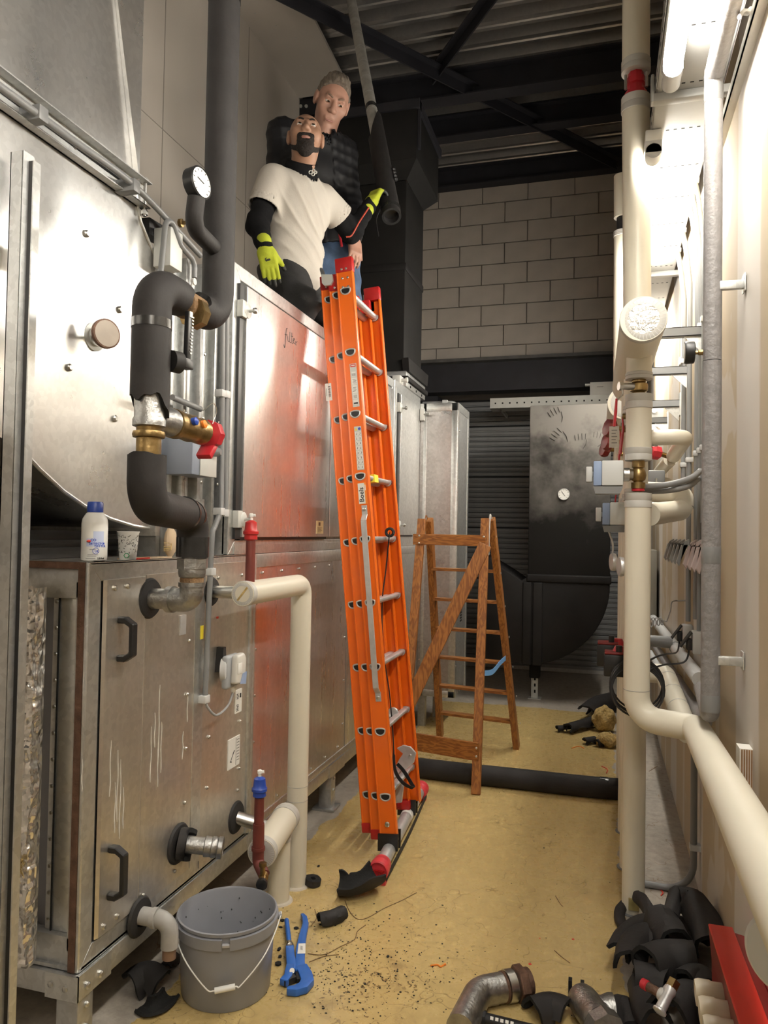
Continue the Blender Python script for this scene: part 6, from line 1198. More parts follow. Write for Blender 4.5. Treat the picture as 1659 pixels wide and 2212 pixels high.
ribbon([e0 + V((.035, .0, -.03)), e0 + (e1 - e0) * .5 + V((.04, 0, -.035)), e1 + V((.035, 0, -.03))], .03, (0, 0, 1), 'safety_band', M['strap'], lad)

# ================================================================== WOODEN STEPLADDER
TLp, TRp = at(914, 1128, Y=5.08), at(1050, 1127, Y=5.02); FRf, FLf = at(1028, 1716, Z=0), None; RRf, RLf = at(1116, 1616, Z=0), at(951, 1592, Z=0)
FLf = V((FRf.x + (TLp.x - TRp.x) - .05, FRf.y + .12, 0))
sl_ = thing('stepladder', 'brown varnished wooden stepladder standing open on the yellow floor', 'ladder', ((FRf.x + RLf.x) / 2, (FRf.y + RLf.y) / 2, 0))
def wleg(a, b, w_=.052, t_=.03, side=(1, 0, .0), nm='leg'): return MB().bar(a, b, w_ if nm != 'leg' else t_, t_ if nm != 'leg' else w_, side).build(nm, M['pine'], sl_, ang=0, bevel=.004)
up_ = V((0, 0, .02)); yo = V((0, .035, 0))
wleg(TRp - yo + up_, FRf + V((0, 0, .0)), .036, .056); wleg(TLp - yo + up_, FLf, .036, .056)
wleg(TRp + yo + V((.03, 0, 0)) + up_, RRf, .085, .042); wleg(TLp + yo + V((.035, 0, 0)) + up_, RLf, .085, .042)
def on(a, b, z): f = (a.z - z) / (a.z - b.z); return a + (b - a) * f
def zpx(u, v, a, b):
    """height on leg a-b that the photograph shows at row v"""
    lo_, hi_ = 0., a.z
    for _ in range(30):
        m_ = (lo_ + hi_) / 2; p = on(a, b, m_); d = AX.T @ (np.array(p) - np.array((0, 0, CAMH))); yv = 1106 + FOC * d[1] / d[2]
        if yv > v: lo_ = m_
        else: hi_ = m_
    return (lo_ + hi_) / 2
for v in (1234, 1301, 1367, 1432, 1497, 1559):
    z = zpx(0, v, TRp + yo, RRf); a, b = on(TLp + yo + V((.035, 0, 0)), RLf, z), on(TRp + yo + V((.03, 0, 0)), RRf, z); d = (b - a).normalized(); MB().bar(a + d * .012, b - d * .012, .075, .02, (0, 1, 0)).build('tread', M['pine_x'], sl_, ang=0, bevel=.002)
def xbar(v0, v1, nm, ext=.045, yo_=-.03):
    za, zb = zpx(0, v0, TRp - yo, FRf), zpx(0, v1, TRp - yo, FRf); zm_ = (za + zb) / 2; a, b = on(TLp - yo, FLf, zm_) + V((0, yo_, 0)), on(TRp - yo, FRf, zm_) + V((0, yo_, 0)); d = (b - a).normalized()
    o = MB().bar(a - d * ext, b + d * ext * .3, abs(za - zb), .02, (0, 0, 1)).build(nm, M['pine_x'], sl_, ang=0, bevel=.003)
    bolt_heads(o, [q + V((0, -.011, k)) for q in (a, b) for k in (-.025, .025)], (0, -1, 0), .007, .005); return o
xbar(1156, 1180, 'top_bar'); xbar(1600, 1642, 'bottom_bar', .04)
za, zb = zpx(0, 1185, TRp - yo, FRf), .42; a, b = on(TRp - yo, FRf, za) + V((0, -.036, 0)), on(TLp - yo, FLf, zb) + V((0, -.036, 0)); wleg(a + (a - b).normalized() * .03, b - (a - b).normalized() * .03, .02, .085, (0, 1, 0), 'diagonal_brace')
bolt_heads(sl_, [on(TRp + yo, RRf, z) + V((.048, -.0, 0)) for z in (1.55, 1.3, 1.07, .85, .63, .41, .2)], (1, 0, 0), .008, .005)
for (p, sx_) in ((TLp, .02), (TRp, .028)): 
    g_ = MB(); g_.tube(spline([p + V((sx_, -.06, -.22)), p + V((sx_, -.05, -.06)), p + V((sx_, -.015, .035)), p + V((sx_, .03, .035)), p + V((sx_ + .02, .06, -.08)), p + V((sx_ + .03, .085, -.2))], 5), .006 if sx_ > .02 else .004, 8); g_.build('hinge_cord' if sx_ > .02 else 'hinge_plate', M['cream_tape'] if sx_ > .02 else M['pine'], sl_)
c_ = on(TRp, RRf, .66); f_ = on(TRp, FRf, .69); ribbon([f_ + V((.02, .02, .0)), f_ + V((.06, .12, -.005)), f_ + (c_ - f_) * .6 + V((.03, 0, .03)), c_ + V((.01, -.0, .04))], .035, (0, -.15, 1), 'blue_strap', M['skyblue'], sl_)

# ================================================================== BLACK DUCTS AT THE BACK
YD = 7.1; xl, xr = at(1142, 1100, Y=YD).x, .06
xi = xl - .02; Rr = xr - xi; zcx = at(1150, 1436, Y=YD).z + Rr; zi = at(1140, 1250, Y=YD).z
bd_ = thing('black_duct', 'big black foam covered duct elbow in front of the sectional door, round dial on it', 'duct', ((xl + xr) / 2, YD + .25, 0))
arcp = [(xi + Rr * math.cos(a), zcx + Rr * math.sin(a)) for a in [-PI/2 * i / 22 for i in range(23)]]
xend = -1.128; zlo = zcx - Rr
el = MB().prism([(xl, zi + .02)] + [(xr, zi + .02)] + arcp + [(xend, zlo + .02), (xend, zi + .22), (xl - .18, zi + .06), (xl - .06, zi - .02)], (0, YD, 0), (1, 0, 0), (0, 0, 1), (0, .55, 0)).build('elbow', M['duct_blk'], bd_, ang=30, bevel=.012)
m, N, L, B = nodes('dust_covered_foam'); g = N.new('ShaderNodeNewGeometry').outputs['Position']; sp = N.new('ShaderNodeSeparateXYZ'); L.new(g, sp.inputs[0]); ns_ = noise(N, L, g, 2.4, 5, .6)
du_ = mth(N, L, 'MULTIPLY', ramp(N, L, mth(N, L, 'ADD', sp.outputs[2], mth(N, L, 'MULTIPLY', mth(N, L, 'SUBTRACT', ns_, .5), 1.6)), 1.7, 2.5), ramp(N, L, ns_, .2, .5)); L.new(mixc(N, L, du_, (.013, .0125, .012), (.17, .162, .15)), B.inputs['Base Color']); B.inputs['Roughness'].default_value = .75; B.inputs['Specular IOR Level'].default_value = .2; M['duct_dust'] = m
up_d = MB().box((xl, YD + .002, zi), (xr, YD + .55, 2.77)).build('upright_section', M['duct_dust'], bd_, bevel=.012)
MB().box((xl - .012, YD - .014, zi - .03), (xr + .012, YD + .56, zi + .045)).build('joint_band', M['duct_blk'], bd_, bevel=.014, seg=3)
for u0, u1, d in ((1128, 1148, .0), (1150, 1172, .012)): a, b = at(u0, 1350, Y=YD).x, at(u1, 1350, Y=YD).x; MB().box((a, YD - .016 - d * .3, zlo - .005), (b, YD + .02, zi - .03)).build('joint_band', M['duct_blk'], bd_, bevel=.014, seg=3)
q = at(1218, 1068, Y=YD); dlm = MB().lathe([(.008, -.01), (.05, 0), (.054, .004), (.054, .016), (.05, .02), (.048, .016)], q, (0, -1, 0), 32).build('dial_case', M['alu'], bd_); MB().lathe([(.049, .0165), (0, .0168)], q, (0, -1, 0), 30).build('dial_face', M['tape_clear'], dlm); k_ = MB(); k_.bar(q + V((.012, -.018, -.016)), q + V((-.02, -.018, .026)), .004, .001, (1, 0, 1))
for k in range(9): a = -.8 + k * .6; k_.bar(q + V((.036 * math.cos(a), -.0175, .036 * math.sin(a))), q + V((.044 * math.cos(a), -.0175, .044 * math.sin(a))), .003, .0006, (-math.sin(a), 0, math.cos(a)))
k_.build('needle_and_marks', M['ink'], dlm, ang=0)
ft = at(1155, 1508, Z=0); sf_ = MB(); sf_.box((ft.x - .03, ft.y - .04, 0), (ft.x - .024, ft.y, .3)); sf_.box((ft.x + .024, ft.y - .04, 0), (ft.x + .03, ft.y, .3)); sf_.box((ft.x - .03, ft.y - .0, 0), (ft.x + .03, ft.y + .005, .3)); sfo = sf_.build('strut_foot', M['galv_white'], bd_, ang=0); MB().box((ft.x - .06, ft.y - .06, 0), (ft.x + .06, ft.y + .06, .006)).build('base_plate', M['galv_white'], sfo, ang=0); k_ = MB()
for z in (.05, .11, .17, .23): k_.box((ft.x - .008, ft.y - .001, z), (ft.x + .008, ft.y + .0, z + .03))
k_.build('strut_slot', M['darkgap'], sfo, ang=0); MB().box((ft.x - .05, ft.y - .06, .2), (ft.x + .05, ft.y + .03, zlo + .02)).build('foam_leg', M['duct_blk'], bd_, bevel=.01)
# dust wiped off the upright in the shape of hands: darker patches where the grey dust is gone
dm = MB()
for (u, v, s, ro_) in ((1205, 905, 1.5, .5), (1255, 960, 1.4, .1), (1290, 955, 1.3, -.2), (1215, 950, 1.6, .9)):
    q = at(u, v, Y=YD - .0005); c_, s_2 = math.cos(ro_), math.sin(ro_); R2 = lambda a, b: V((q.x + (a * c_ - b * s_2) * s, YD + .001, q.z + (a * s_2 + b * c_) * s))
    for k in range(4): dm.tube([R2(-.03 + .02 * k, .03), R2(-.034 + .023 * k, .075 - .006 * abs(k - 1.5))], .007, 6, flat=.15)
    dm.tube([R2(.01, -.03), R2(.03, -.005), R2(.04, .03)], [.004, .009, .004], 8, flat=.15)
tag(dm.build('wiped_mark', M['duct_blk'], bd_), kind='stuff')
tr_b = thing('wall_tray', 'white perforated tray across the back in front of the sectional door', 'cable tray', (-.5, 8.1, 2.95)); Yt = 8.1; ztt, ztb = at(1165, 857, Y=Yt).z, at(1165, 880, Y=Yt).z
MB().box((xe - .05, Yt, ztb), (.2, Yt + .004, ztt)).build('side_rail', M['galv_white'], tr_b, ang=0); MB().box((xe - .05, Yt, ztb), (.2, Yt + .2, ztb + .004)).build('tray_bottom', M['galv_white'], tr_b, ang=0); MB().box((xe - .05, Yt + .2, ztb), (.2, Yt + .204, ztt)).build('side_rail', M['galv_white'], tr_b, ang=0); MB().box((.1, Yt + .05, ztb), (.4, Yt + .15, ztb + .02)).build('end_bracket', M['galv_white'], tr_b, ang=0); MB().box((.18, Yt + .05, ztb), (.2, Yt + .41, ztb + .04)).build('wall_arm', M['galv_white'], tr_b, ang=0); MB().box((-1.1, Yt + .05, ztb), (-1.08, 8.8, ztb + .04)).build('wall_arm', M['galv_white'], tr_b, ang=0)
k_ = MB(); x = xe
while x < .15: k_.box((x, Yt - .001, (ztt + ztb) / 2 - .008), (x + .016, Yt, (ztt + ztb) / 2 + .008)); x += .077
tag(k_.build('slot', M['darkgap'], tr_b, ang=0), kind='stuff')
q = at(1300, 845, Y=Yt); jb = thing('junction_box', 'white junction box standing on the tray across the back', 'box', (q.x, Yt + .08, ztt)); MB().box((q.x - .12, Yt + .01, ztb + .006), (q.x + .13, Yt + .15, q.z + .1)).build('body', M['white'], jb, bevel=.006); MB().box((q.x - .07, Yt + .006, q.z + .03), (q.x + .03, Yt + .01, q.z + .07)).build('paper_label', M['paper'], jb, ang=0); MB().box((q.x - .05, Yt + .004, q.z + .045), (q.x + .015, Yt + .0062, q.z + .052)).build('printed_line', M['inkgrey'], jb, ang=0); MB().box((q.x - .17, Yt + .03, q.z + .07), (q.x - .12, Yt + .1, q.z + .09)).build('cable_entry', M['white'], jb, bevel=.003)
# black chute rising from the air handler to the roof
cx1, cy0, cy1 = -1.47, at(875, 600, X=-1.47).y, at(913, 600, X=-1.47).y; cx0 = at(722, 600, Y=cy0).x
zc1 = at(905, 400, X=-1.40).z; hy1 = cy1 + .12; hx1 = at(948, 330, Y=hy1).x; zh1 = at(905, 214, Y=cy0 - .08).z
cu_ = thing('black_chute', 'tall black foam covered shaft standing on the air handler behind the men', 'duct', ((cx0 + cx1) / 2, (cy0 + cy1) / 2, ZU1 + .01))
MB().box((cx0, cy0, ZU1 + .13), (cx1, cy1, zc1)).build('shaft', M['duct_dusty'], cu_, bevel=.01)
for z in (3.6,): MB().box((cx0 - .008, cy0 - .008, z - .03), (cx1 + .008, cy1 + .008, z + .03)).build('joint_band', M['duct_blk'], cu_, bevel=.01)
hx0 = cx0 - .02; sk = MB(); sk.add([V((cx0, cy0, zc1)), V((cx1, cy0, zc1)), V((cx1, cy1, zc1)), V((cx0, cy1, zc1)), V((hx0, cy0 - .08, zc1 + .12)), V((hx1, cy0 - .08, zc1 + .12)), V((hx1, hy1, zc1 + .12)), V((hx0, hy1, zc1 + .12))], [(0, 3, 2, 1), (4, 5, 6, 7), (0, 1, 5, 4), (1, 2, 6, 5), (2, 3, 7, 6), (3, 0, 4, 7)]); sk.build('flare', M['duct_dusty'], cu_, ang=0)
MB().box((hx0, cy0 - .08, zc1 + .12), (hx1, hy1, zh1)).build('head', M['duct_dusty'], cu_, bevel=.01); MB().box((hx0 - .02, cy0 - .1, zh1 - .07), (hx1 + .02, hy1 + .02, zh1)).build('head_flange', M['beam'], cu_, ang=0)
MB().box((hx1 + .002, cy0 - .07, zc1 + .2), (hx1 + .02, cy0 - .03, zh1)).build('corner_rib', M['beam'], cu_, ang=0)
MB().box((cx0 - .03, cy0 - .03, ZU1 + .012), (cx1 + .03, cy1 + .03, ZU1 + .13)).build('base_collar', M['galv'], cu_, bevel=.005); MB().box((cx0 - .05, cy0 - .05, ZU1 + .05), (cx1 + .05, cy1 + .05, ZU1 + .09)).build('base_skirt', M['duct_blk'], cu_, bevel=.01)
MB().prism([(cy0 - .02, 0), (cy1 + .02, 0), (cy1 + .05, .1), (cy0 - .05, .1)], (cx1 + .0, 0, ZU1 + .125), (0, 1, 0), (0, 0, 1), (.05, 0, 0)).build('foam_flare', M['duct_blk'], cu_, ang=20)
k_ = MB()
for y in (cy0 + .1, (cy0 + cy1) / 2, cy1 - .1): k_.cyl((cx1 + .03, y, ZU1 + .03), (cx1 + .033, y, ZU1 + .03), .01, seg=10)
tag(k_.build('flange_hole', M['darkgap'], cu_), kind='stuff')
# hanging pipe held by the kneeling man
hp0, hp1 = at(752, -35, Y=5.65), at(846, 468, Y=4.2)
d_ = hp1 - hp0; top = hp0 - d_ * 0.0
hp = thing('hanging_pipe', 'galvanised spiral pipe with black foam sleeve hanging slanted from the roof', 'pipe', hp1)
def frow(v):
    """fraction along the pipe that the photograph shows at row v"""
    a_, b_ = 0., 1.
    for _ in range(30):
        m_ = (a_ + b_) / 2; d = AX.T @ (np.array(hp0 + d_ * m_) - np.array((0, 0, CAMH)))
        if 1106 + FOC * d[1] / d[2] < v: a_ = m_
        else: b_ = m_
    return a_
dn = d_.normalized(); f0, f1_, f2_ = frow(300), frow(230), frow(452); LT = d_.length
MB().tube([hp0 - d_ * .02, hp0 + d_ * .93], .0375, 28).build('steel_pipe', mat('spiral_zinc_pipe', (.52,.51,.47), .5, .25, .25, 14, .3, 30), hp)
sp2 = MB(); 
for k in range(9): q = hp0 + d_ * (.1 + .085 * k) * f0 * 1.1; sp2.tube([q, q + dn * .004], .0382, 24)
tag(sp2.build('spiral_seam', M['galv'], hp), kind='stuff'); q = hp0 + d_ * f1_; MB().tube([q, q + dn * .045], .0392, 28).build('black_strap', M['tape_blk'], hp)
jag_tube([hp0 + d_ * (f0 + (1 - f0) * i / 40) for i in range(41)], .057, .043, .02, 0, seed=4).build('lower_sleeve', FMs, hp)
# upper end of the sleeve is cut on the slant: a long tongue at the right
sdv = dn.cross(V((0, 1, 0))).normalized(); sdv = sdv if sdv.x > 0 else -sdv; fdv = sdv.cross(dn); fdv = fdv if fdv.y < 0 else -fdv; mbs = MB(); rows = []
for i in range(13):
    f = i / 12; row = []
    for k in range(15): a = (-1 + 2 * k / 14) * 1.75 * (1 - .8 * f) + .35; u_ = sdv * math.cos(a) + fdv * math.sin(a); row.append(hp0 + d_ * f0 - dn * (.26 * f - .02) + u_ * .057)
    rows.append(row)
mbs.sheet(rows); mbs.cur = 1; c_ax = lambda p: hp0 + dn * dn.dot(p - hp0); mbs.sheet([[p + (c_ax(p) - p).normalized() * .012 for p in r][::-1] for r in rows]); mbs.build('cut_tongue', FMs, hp)
q = hp0 + d_ * f2_; MB().tube([q, q + dn * .03], .06, 32).build('lower_tape', M['tape_blk'], hp); q = hp1 - dn * .2 - sdv * .06; MB().tube(spline([q, q + V((.01, -.01, -.06)), q + V((-.012, 0, -.12)), q + V((.004, 0, -.22))], 5), .003, 6).build('cord', M['iron'], hp)
wv = MB(); g2 = hp0 + d_ * frow(375) + sdv * .066
for k in range(4): wv.ball(g2 + dn * (.035 * k), .015, 8)
tag(wv.build('clip_row', M['iron'], hp), kind='stuff')
# black foam pipe lying on the floor
fl = thing('foam_tube', 'long black foam tube lying across the floor under the stepladder', 'pipe', at(1100, 1705, Z=0)); g = [at(880, 1682, Z=0), at(1000, 1697, Z=0), at(1100, 1708, Z=0), at(1220, 1722, Z=0), at(1318, 1732, Z=0)]; g = [p + V((0, .055, .06)) for p in g]; e_ = g[-1]; g += [e_ + V((.09, .05, 0)), e_ + V((.135, .16, .01)), e_ + V((.14, .33, .02))]
jag_tube(spline(g, 6), .062, .045, .0, .0, seed=6).build('sleeve', FMs, fl); kk = MB()
for a, b in ((.12, .3), (.4, .75)): kk.tube([g[0] + (g[4] - g[0]) * f + V((0, -.046, .04 - .02 * f)) for f in [a + (b - a) * i / 6 for i in range(7)]], [.001, .003, .005, .006, .005, .003, .001], 6)
kk.build('slit', M['foam_blk'], fl); MB().tube([g[4] + V((-.06, 0, 0)), g[4] + V((-.01, 0.0, 0))], .0635, 30).build('joint_tape', M['tape_blk'], fl)
# ================================================================== THE TWO MEN ON TOP OF THE AIR HANDLER
K = 1.13; DZ = ZU1
def A3(p): return np.array(p, float)
def axes(f, u):
    f = V(f).normalized(); u = V(u); u = (u - f * u.dot(f)).normalized(); l = u.cross(f); return np.array([l, f, u]).T     # columns: his left, forward, up
def loc(P, c, R, s=1.): return ((P - A3(c)) @ R) / s
def head_sdf(P, c, R, s):
    q = loc(P, c, R, s); d = sU([s_ell(q, (0, -.012, .03), (.075, .096, .088)), s_ell(q, (0, .018, -.04), (.06, .074, .078))], .03)
    d = sU([d, s_ell(q, (0, .064, -.1), (.027, .024, .021)), s_ell(q, (.042, .055, -.012), (.026, .028, .03)), s_ell(q, (-.042, .055, -.012), (.026, .028, .03))], .022)
    d = sU([d, s_cap(q, (-.036, .079, .03), (.036, .079, .03), .011)], .014)
    for x in (-.031, .031): d = -smin(-d, s_ell(q, (x, .101, .012), (.017, .018, .011)) * 1., .012)
    d = sU([d, s_cap(q, (0, .09, .018), (0, .108, -.02), .007, .012), s_ell(q, (.012, .097, -.024), (.009, .011, .008)), s_ell(q, (-.012, .097, -.024), (.009, .011, .008))], .008)
    d = sU([d, s_cap(q, (-.018, .083, -.056), (.018, .083, -.056), .0075), s_cap(q, (-.015, .082, -.068), (.015, .082, -.068), .008)], .006)
    d = -smin(-d, s_cap(q, (-.022, .094, -.062), (.022, .094, -.062), .003), .004)
    for x in (-1, 1):
        e = s_ell(q, (x * .079, -.004, .004), (.011, .026, .033)); e = -smin(-e, s_ell(q, (x * .089, .004, .004), (.006, .014, .02)), .006); d = smin(d, e, .006)
    return d * s
def person(name, label): return thing(name, label, 'person', (-1.6, 3.9, DZ), 'men on the air handler')
def eyes(t, body, c, R, s, look, lid=.0, skin=None):
    for x in (-.031, .031):
        p = A3(c) + R @ (A3((x, .0765, .0115)) * s); MB().ball(p, .0128 * s, 16).build('eyeball', M['eye'], body)
        g = V(R @ (A3(look) / np.linalg.norm(look))); MB().lathe([(.0075 * s, .0105 * s), (.0066 * s, .0122 * s), (0, .0132 * s)], p, g, 14).build('iris', M['iris'], body)
        for top, lim in ((75, lid), (-75, -26)):
            q0 = V(p); mb = MB(); rows = []
            for i in range(5):
                el = math.radians(top + (lim - top) * i / 4); rows.append([q0 + V(R @ A3((math.sin(a) * math.cos(el), math.cos(a) * math.cos(el), math.sin(el)))) * (.0142 * s) for a in [(-1.2 + 2.4 * j / 8) for j in range(9)]])
            mb.sheet(rows[::-1] if top > 0 else rows); mb.build('eyelid', skin, body)
def brows(body, c, R, s, m, tilt=0):
    for x in (-1, 1): q = [A3(c) + R @ (A3(v) * s) for v in ((x * .013, .0925, .032 - tilt), (x * .03, .0915, .0375), (x * .048, .078, .033))]; MB().tube(spline(q, 5), [.003 * s] + [.0042 * s] * 6 + [.003 * s] * 3 + [.0015 * s], 6).build('eyebrow', m, body)
def hand_sdf(P, w_, d, n, side, s=1., curl=(.25, .3, .35, .4), bend=(.5, .5, .4), thumb=(.7, .65, .25), fat=1.):
    """w_: wrist, d: towards the fingers, n: palm normal, side: +1 when the thumb lies along d x n"""
    d = V(d).normalized(); n = V(n); n = (n - d * n.dot(d)).normalized(); l = d.cross(n) * side; w_ = V(w_); out = []
    pc = w_ + d * .05 * s; R = np.array([l, n, d]).T; palm = s_box(P, pc, (.039 * s, .0145 * s * fat, .05 * s), R, .013 * s); wr = s_cap(P, w_ - d * .03 * s, w_ + d * .02 * s, .028 * s * fat); o = smin(palm, wr, .02 * s)
    for i, (x, L_) in enumerate(((.029, .072), (.0095, .081), (-.0095, .076), (-.0285, .06))):
        p = w_ + d * (.094 - .004 * abs(i - 1)) * s + l * x * s; a = curl[i]; dr = d * math.cos(a) + n * math.sin(a) + l * x * 1.4; f = 9
        for j, fr in enumerate((.45, .31, .24)):
            dr = dr.normalized(); q = p + dr * L_ * fr * s; r0 = (.0092 - .0008 * j) * s * fat; f = np.minimum(f, s_cap(P, p, q, r0, r0 - .0008 * s)); p = q; a2 = bend[j]; dr = dr * math.cos(a2) + (n - dr * n.dot(dr)).normalized() * math.sin(a2)
        o = smin(o, f, .006 * s)
    p = w_ + d * .028 * s + l * .03 * s; dr = (l * thumb[0] + d * thumb[1] + n * thumb[2]).normalized(); q = p + dr * .045 * s; dr2 = (dr + d * .6 + n * .2).normalized(); q2 = q + dr2 * .032 * s
    return smin(o, np.minimum(s_cap(P, p, q, .0135 * s * fat, .0105 * s * fat), s_cap(P, q, q2, .0105 * s * fat, .009 * s * fat)), .014 * s)
def wr_noise(P, a, sc, seed=0):
    q = P * sc; return a * (np.sin(q[..., 0] * 1.3 + 2 * np.sin(q[..., 2] * .7 + seed)) * np.sin(q[..., 2] * 1.1 + 1.6 * np.sin(q[..., 1] * .9 + seed)) )
def folds(P, a, dirs, ph=0):
    o = 0
    for (d, f, s) in dirs: o = o + s * np.sin((P @ A3(d)) * f + 1.4 * np.sin((P @ A3((d[1], d[2], d[0]))) * f * .37 + ph) + ph)
    return a * o
def bounds(pts, m): a = np.array([list(p) for p in pts]); return a.min(0) - m, a.max(0) + m
M['skin1'] = mat('tanned_skin', (.36, .2, .13), .5, 0, .12, 25, .06, 150); M['skin2'] = mat('ruddy_skin', (.47, .26, .19), .5, 0, .14, 22, .08, 140)
M['eye'] = mat('eye_white', (.7, .67, .62), .25); M['iris'] = mat('dark_iris', (.03, .02, .012), .2); M['beard'] = mat('dark_beard', (.018, .012, .009), .8, 0, .4, 90, .8, 220); M['hair2'] = mat('grey_brown_hair', (.2, .165, .13), .7, 0, .45, 60, .9, 160, stretch=(1, 1, .3)); M['stubble'] = mat('shaved_scalp', (.26, .15, .10), .55, 0, .15, 60)
M['tshirt'] = mat('off_white_cotton', (.52, .485, .43), .85, 0, .05, 8, .12, 120); M['blackcloth'] = mat('black_cloth', (.010, .010, .011), .9, 0, .3, 30, .1, 120, spec=.12); M['workpants'] = mat('worn_black_trousers', (.02, .02, .021), .75, 0, .4, 9, .15, 90); M['jeans'] = mat('blue_denim', (.07, .12, .22), .85, 0, .3, 14, .2, 160); M['quilt'] = mat('black_quilted_nylon', (.012, .012, .014), .55, 0, .2, 12, spec=.25); M['hivis'] = mat('yellow_green_knit', (.44, .5, .03), .8, 0, .1, 30, .2, 200); M['latex'] = mat('black_latex_dip', (.02, .022, .02), .5, 0, .2, 40)

# ---------------------------------------------------------------- man in the white T-shirt, kneeling, looking up at the pipe
t1 = person('person', 'kneeling bearded man in white T-shirt and yellow glove, looking up at the pipe')
SR, SL = A3(at(590, 384, Y=3.60)), A3(at(700, 428, Y=3.86)); PV = A3(at(632, 590, Y=3.76)); HC = A3(at(660, 302, Y=3.68)); NK = (SR + SL) / 2 + A3((0, 0, .03))
ch = (SR + SL) / 2; tl = (SL - SR); RT = axes(V(np.cross(tl, (ch - PV))), V(ch - PV))
ER, WRr = A3(at(556, 487, Y=3.52)), A3(at(574, 540, Y=3.44)); EL, WL = A3(at(760, 502, Y=4.04)), A3(at(800, 441, Y=4.13))
f1 = V((.36, -.80, .20)); RH = axes(f1, (-.02, .12, 1)); KN = [PV + A3((.10, -.06, 0)), PV + A3((.16, .16, 0))]; KN = [A3((k[0], k[1], DZ + .09)) for k in KN]
KN = [A3((-1.50, 3.62, DZ + .085)), A3((-1.49, 3.96, DZ + .085))]; FT = [A3((-1.93, 3.70, DZ + .06)), A3((-1.92, 3.98, DZ + .06))]
HP = [PV + RT @ A3((x * .09, 0, -.04)) for x in (-1, 1)]; HP = HP if abs(HP[0][1]) < abs(HP[1][1]) else HP[::-1]
def torso1(P, g=0.):
    d = sU([s_ell(P, ch + RT @ A3((0, .01, -.11)), (.178 + g, .118 + g, .19 + g), RT), s_ell(P, PV + RT @ A3((0, .01, .10)), (.155 + g, .118 + g, .19 + g), RT), s_cap(P, SR + RT @ A3((.03, 0, -.02)), SL + RT @ A3((-.03, 0, -.02)), .062 + g), s_cap(P, NK, ch + RT @ A3((0, -.01, .02)), .075 + g, .1 + g)], .05); return d
wd = {'R': (SR, ER, WRr), 'L': (SL, EL, WL)}
def body1(P):
    d = head_sdf(P, HC, RH, K)
    d = sU([d, s_cap(P, HC + RH @ A3((0, -.02, -.08)), NK, .062)], .03); d = smin(d, torso1(P, -.012), .05)
    for k in 'RL': s_, e, w_ = wd[k]; d = smin(d, np.minimum(s_cap(P, s_, e, .05, .04), s_cap(P, e, w_, .04, .03)), .03)
    for h_, k, f in zip(HP, KN, FT): d = smin(d, np.minimum(s_cap(P, h_, k, .085, .06), s_cap(P, k, f, .055, .04)), .04)
    return d
lo, hi = bounds([HC, SR, SL, ER, WRr, EL, WL, PV] + KN + FT, .19); hi[2] = HC[2] + .2; lo[2] = DZ
b1_ = sdf_mb(body1, lo, hi, .0075).build('body', M['skin1'], t1, ang=180)
fine = sdf_mb(lambda P: sU([head_sdf(P, HC, RH, K), s_cap(P, HC + RH @ A3((0, -.02, -.08)), NK, .0635)], .03) - .0012, HC - .17, HC + .17, .0042); fine.build('face', M['skin1'], b1_, ang=180)
eyes(t1, b1_, HC, RH, K, (.12, 1, .42), 34, M['skin1']); brows(b1_, HC, RH, K, M['beard'])
def beard(P):
    q = loc(P, HC, RH, K); base = head_sdf(P, HC, RH, K); th = np.full(base.shape, .004)
    reg = sU([s_ell(q, (0, .07, -.098), (.04, .045, .042)), s_cap(q, (-.027, .09, -.047), (.027, .09, -.047), .009), s_cap(q, (-.03, .085, -.05), (-.032, .07, -.09), .011), s_cap(q, (.03, .085, -.05), (.032, .07, -.09), .011), s_cap(q, (-.068, .0, -.05), (-.035, .06, -.1), .012), s_cap(q, (.068, .0, -.05), (.035, .06, -.1), .012)], .008)
    hole = s_ell(q, (0, .092, -.063), (.019, .03, .009)); j = .0016 * np.sin(q[..., 0] * 420) * np.sin(q[..., 2] * 390 + 1)
    return np.maximum(np.maximum(base - .006 + j, reg * K), -hole * K)
def scalp(P):
    q = loc(P, HC, RH, K); b = s_ell(q, (0, -.013, .03), (.0765, .0975, .0895)) + .0006 * np.sin(q[..., 0] * 500) * np.sin(q[..., 2] * 480); return np.maximum(b, np.maximum(q[..., 1] - .012 - .5 * np.clip(.03 - q[..., 2], 0, .05), np.maximum(q[..., 2] - .085 + .3 * np.abs(q[..., 0]), -.045 - q[..., 2]))) * K
sdf_mb(scalp, HC - .16, HC + .16, .0055).build('shaved_hair', mat('shaved_hair', (.09, .06, .045), .75, 0, .2, 60), b1_, ang=180)
sdf_mb(beard, HC - .16, HC + .14, .004).build('beard', M['beard'], b1_, ang=180)
MB().tube(spline([A3(HC) + RH @ (A3(v) * K) for v in ((-.016, .0945, -.0665), (0, .0985, -.0675), (.016, .0945, -.0665))], 5), .0058, 8).build('lips', mat('lip', (.33, .15, .12), .4), b1_)
def gaiter(P):
    a = HC + RH @ A3((-.01, -.035, -.112)); b = NK + RT @ A3((0, 0, -.01)); d = s_cap(P, a, b, .086, .102) + folds(P, .003, (((.2, .1, 1), 120, 1),)); c = s_cap(P, HC + RH @ A3((0, -.02, -.05)), b - (a - b) * .2, .068, .07)
    return np.maximum(np.maximum(d, -c), s_pl(P, a, V(a - b)))
sdf_mb(gaiter, NK - .2, HC + .05, .006).build('neck_gaiter', M['blackcloth'], b1_, ang=180)
q = at(671, 372, Y=3.55); lg = MB()
for dx, dz, r in ((0, 0, .009), (.016, .006, .007), (.014, -.012, .008), (.028, -.004, .006)): lg.tube([V((q.x + dx + r * math.cos(a), q.y, q.z + dz + r * math.sin(a))) for a in [2*PI*i/9 for i in range(9)]], .0025, 5, closed=True)
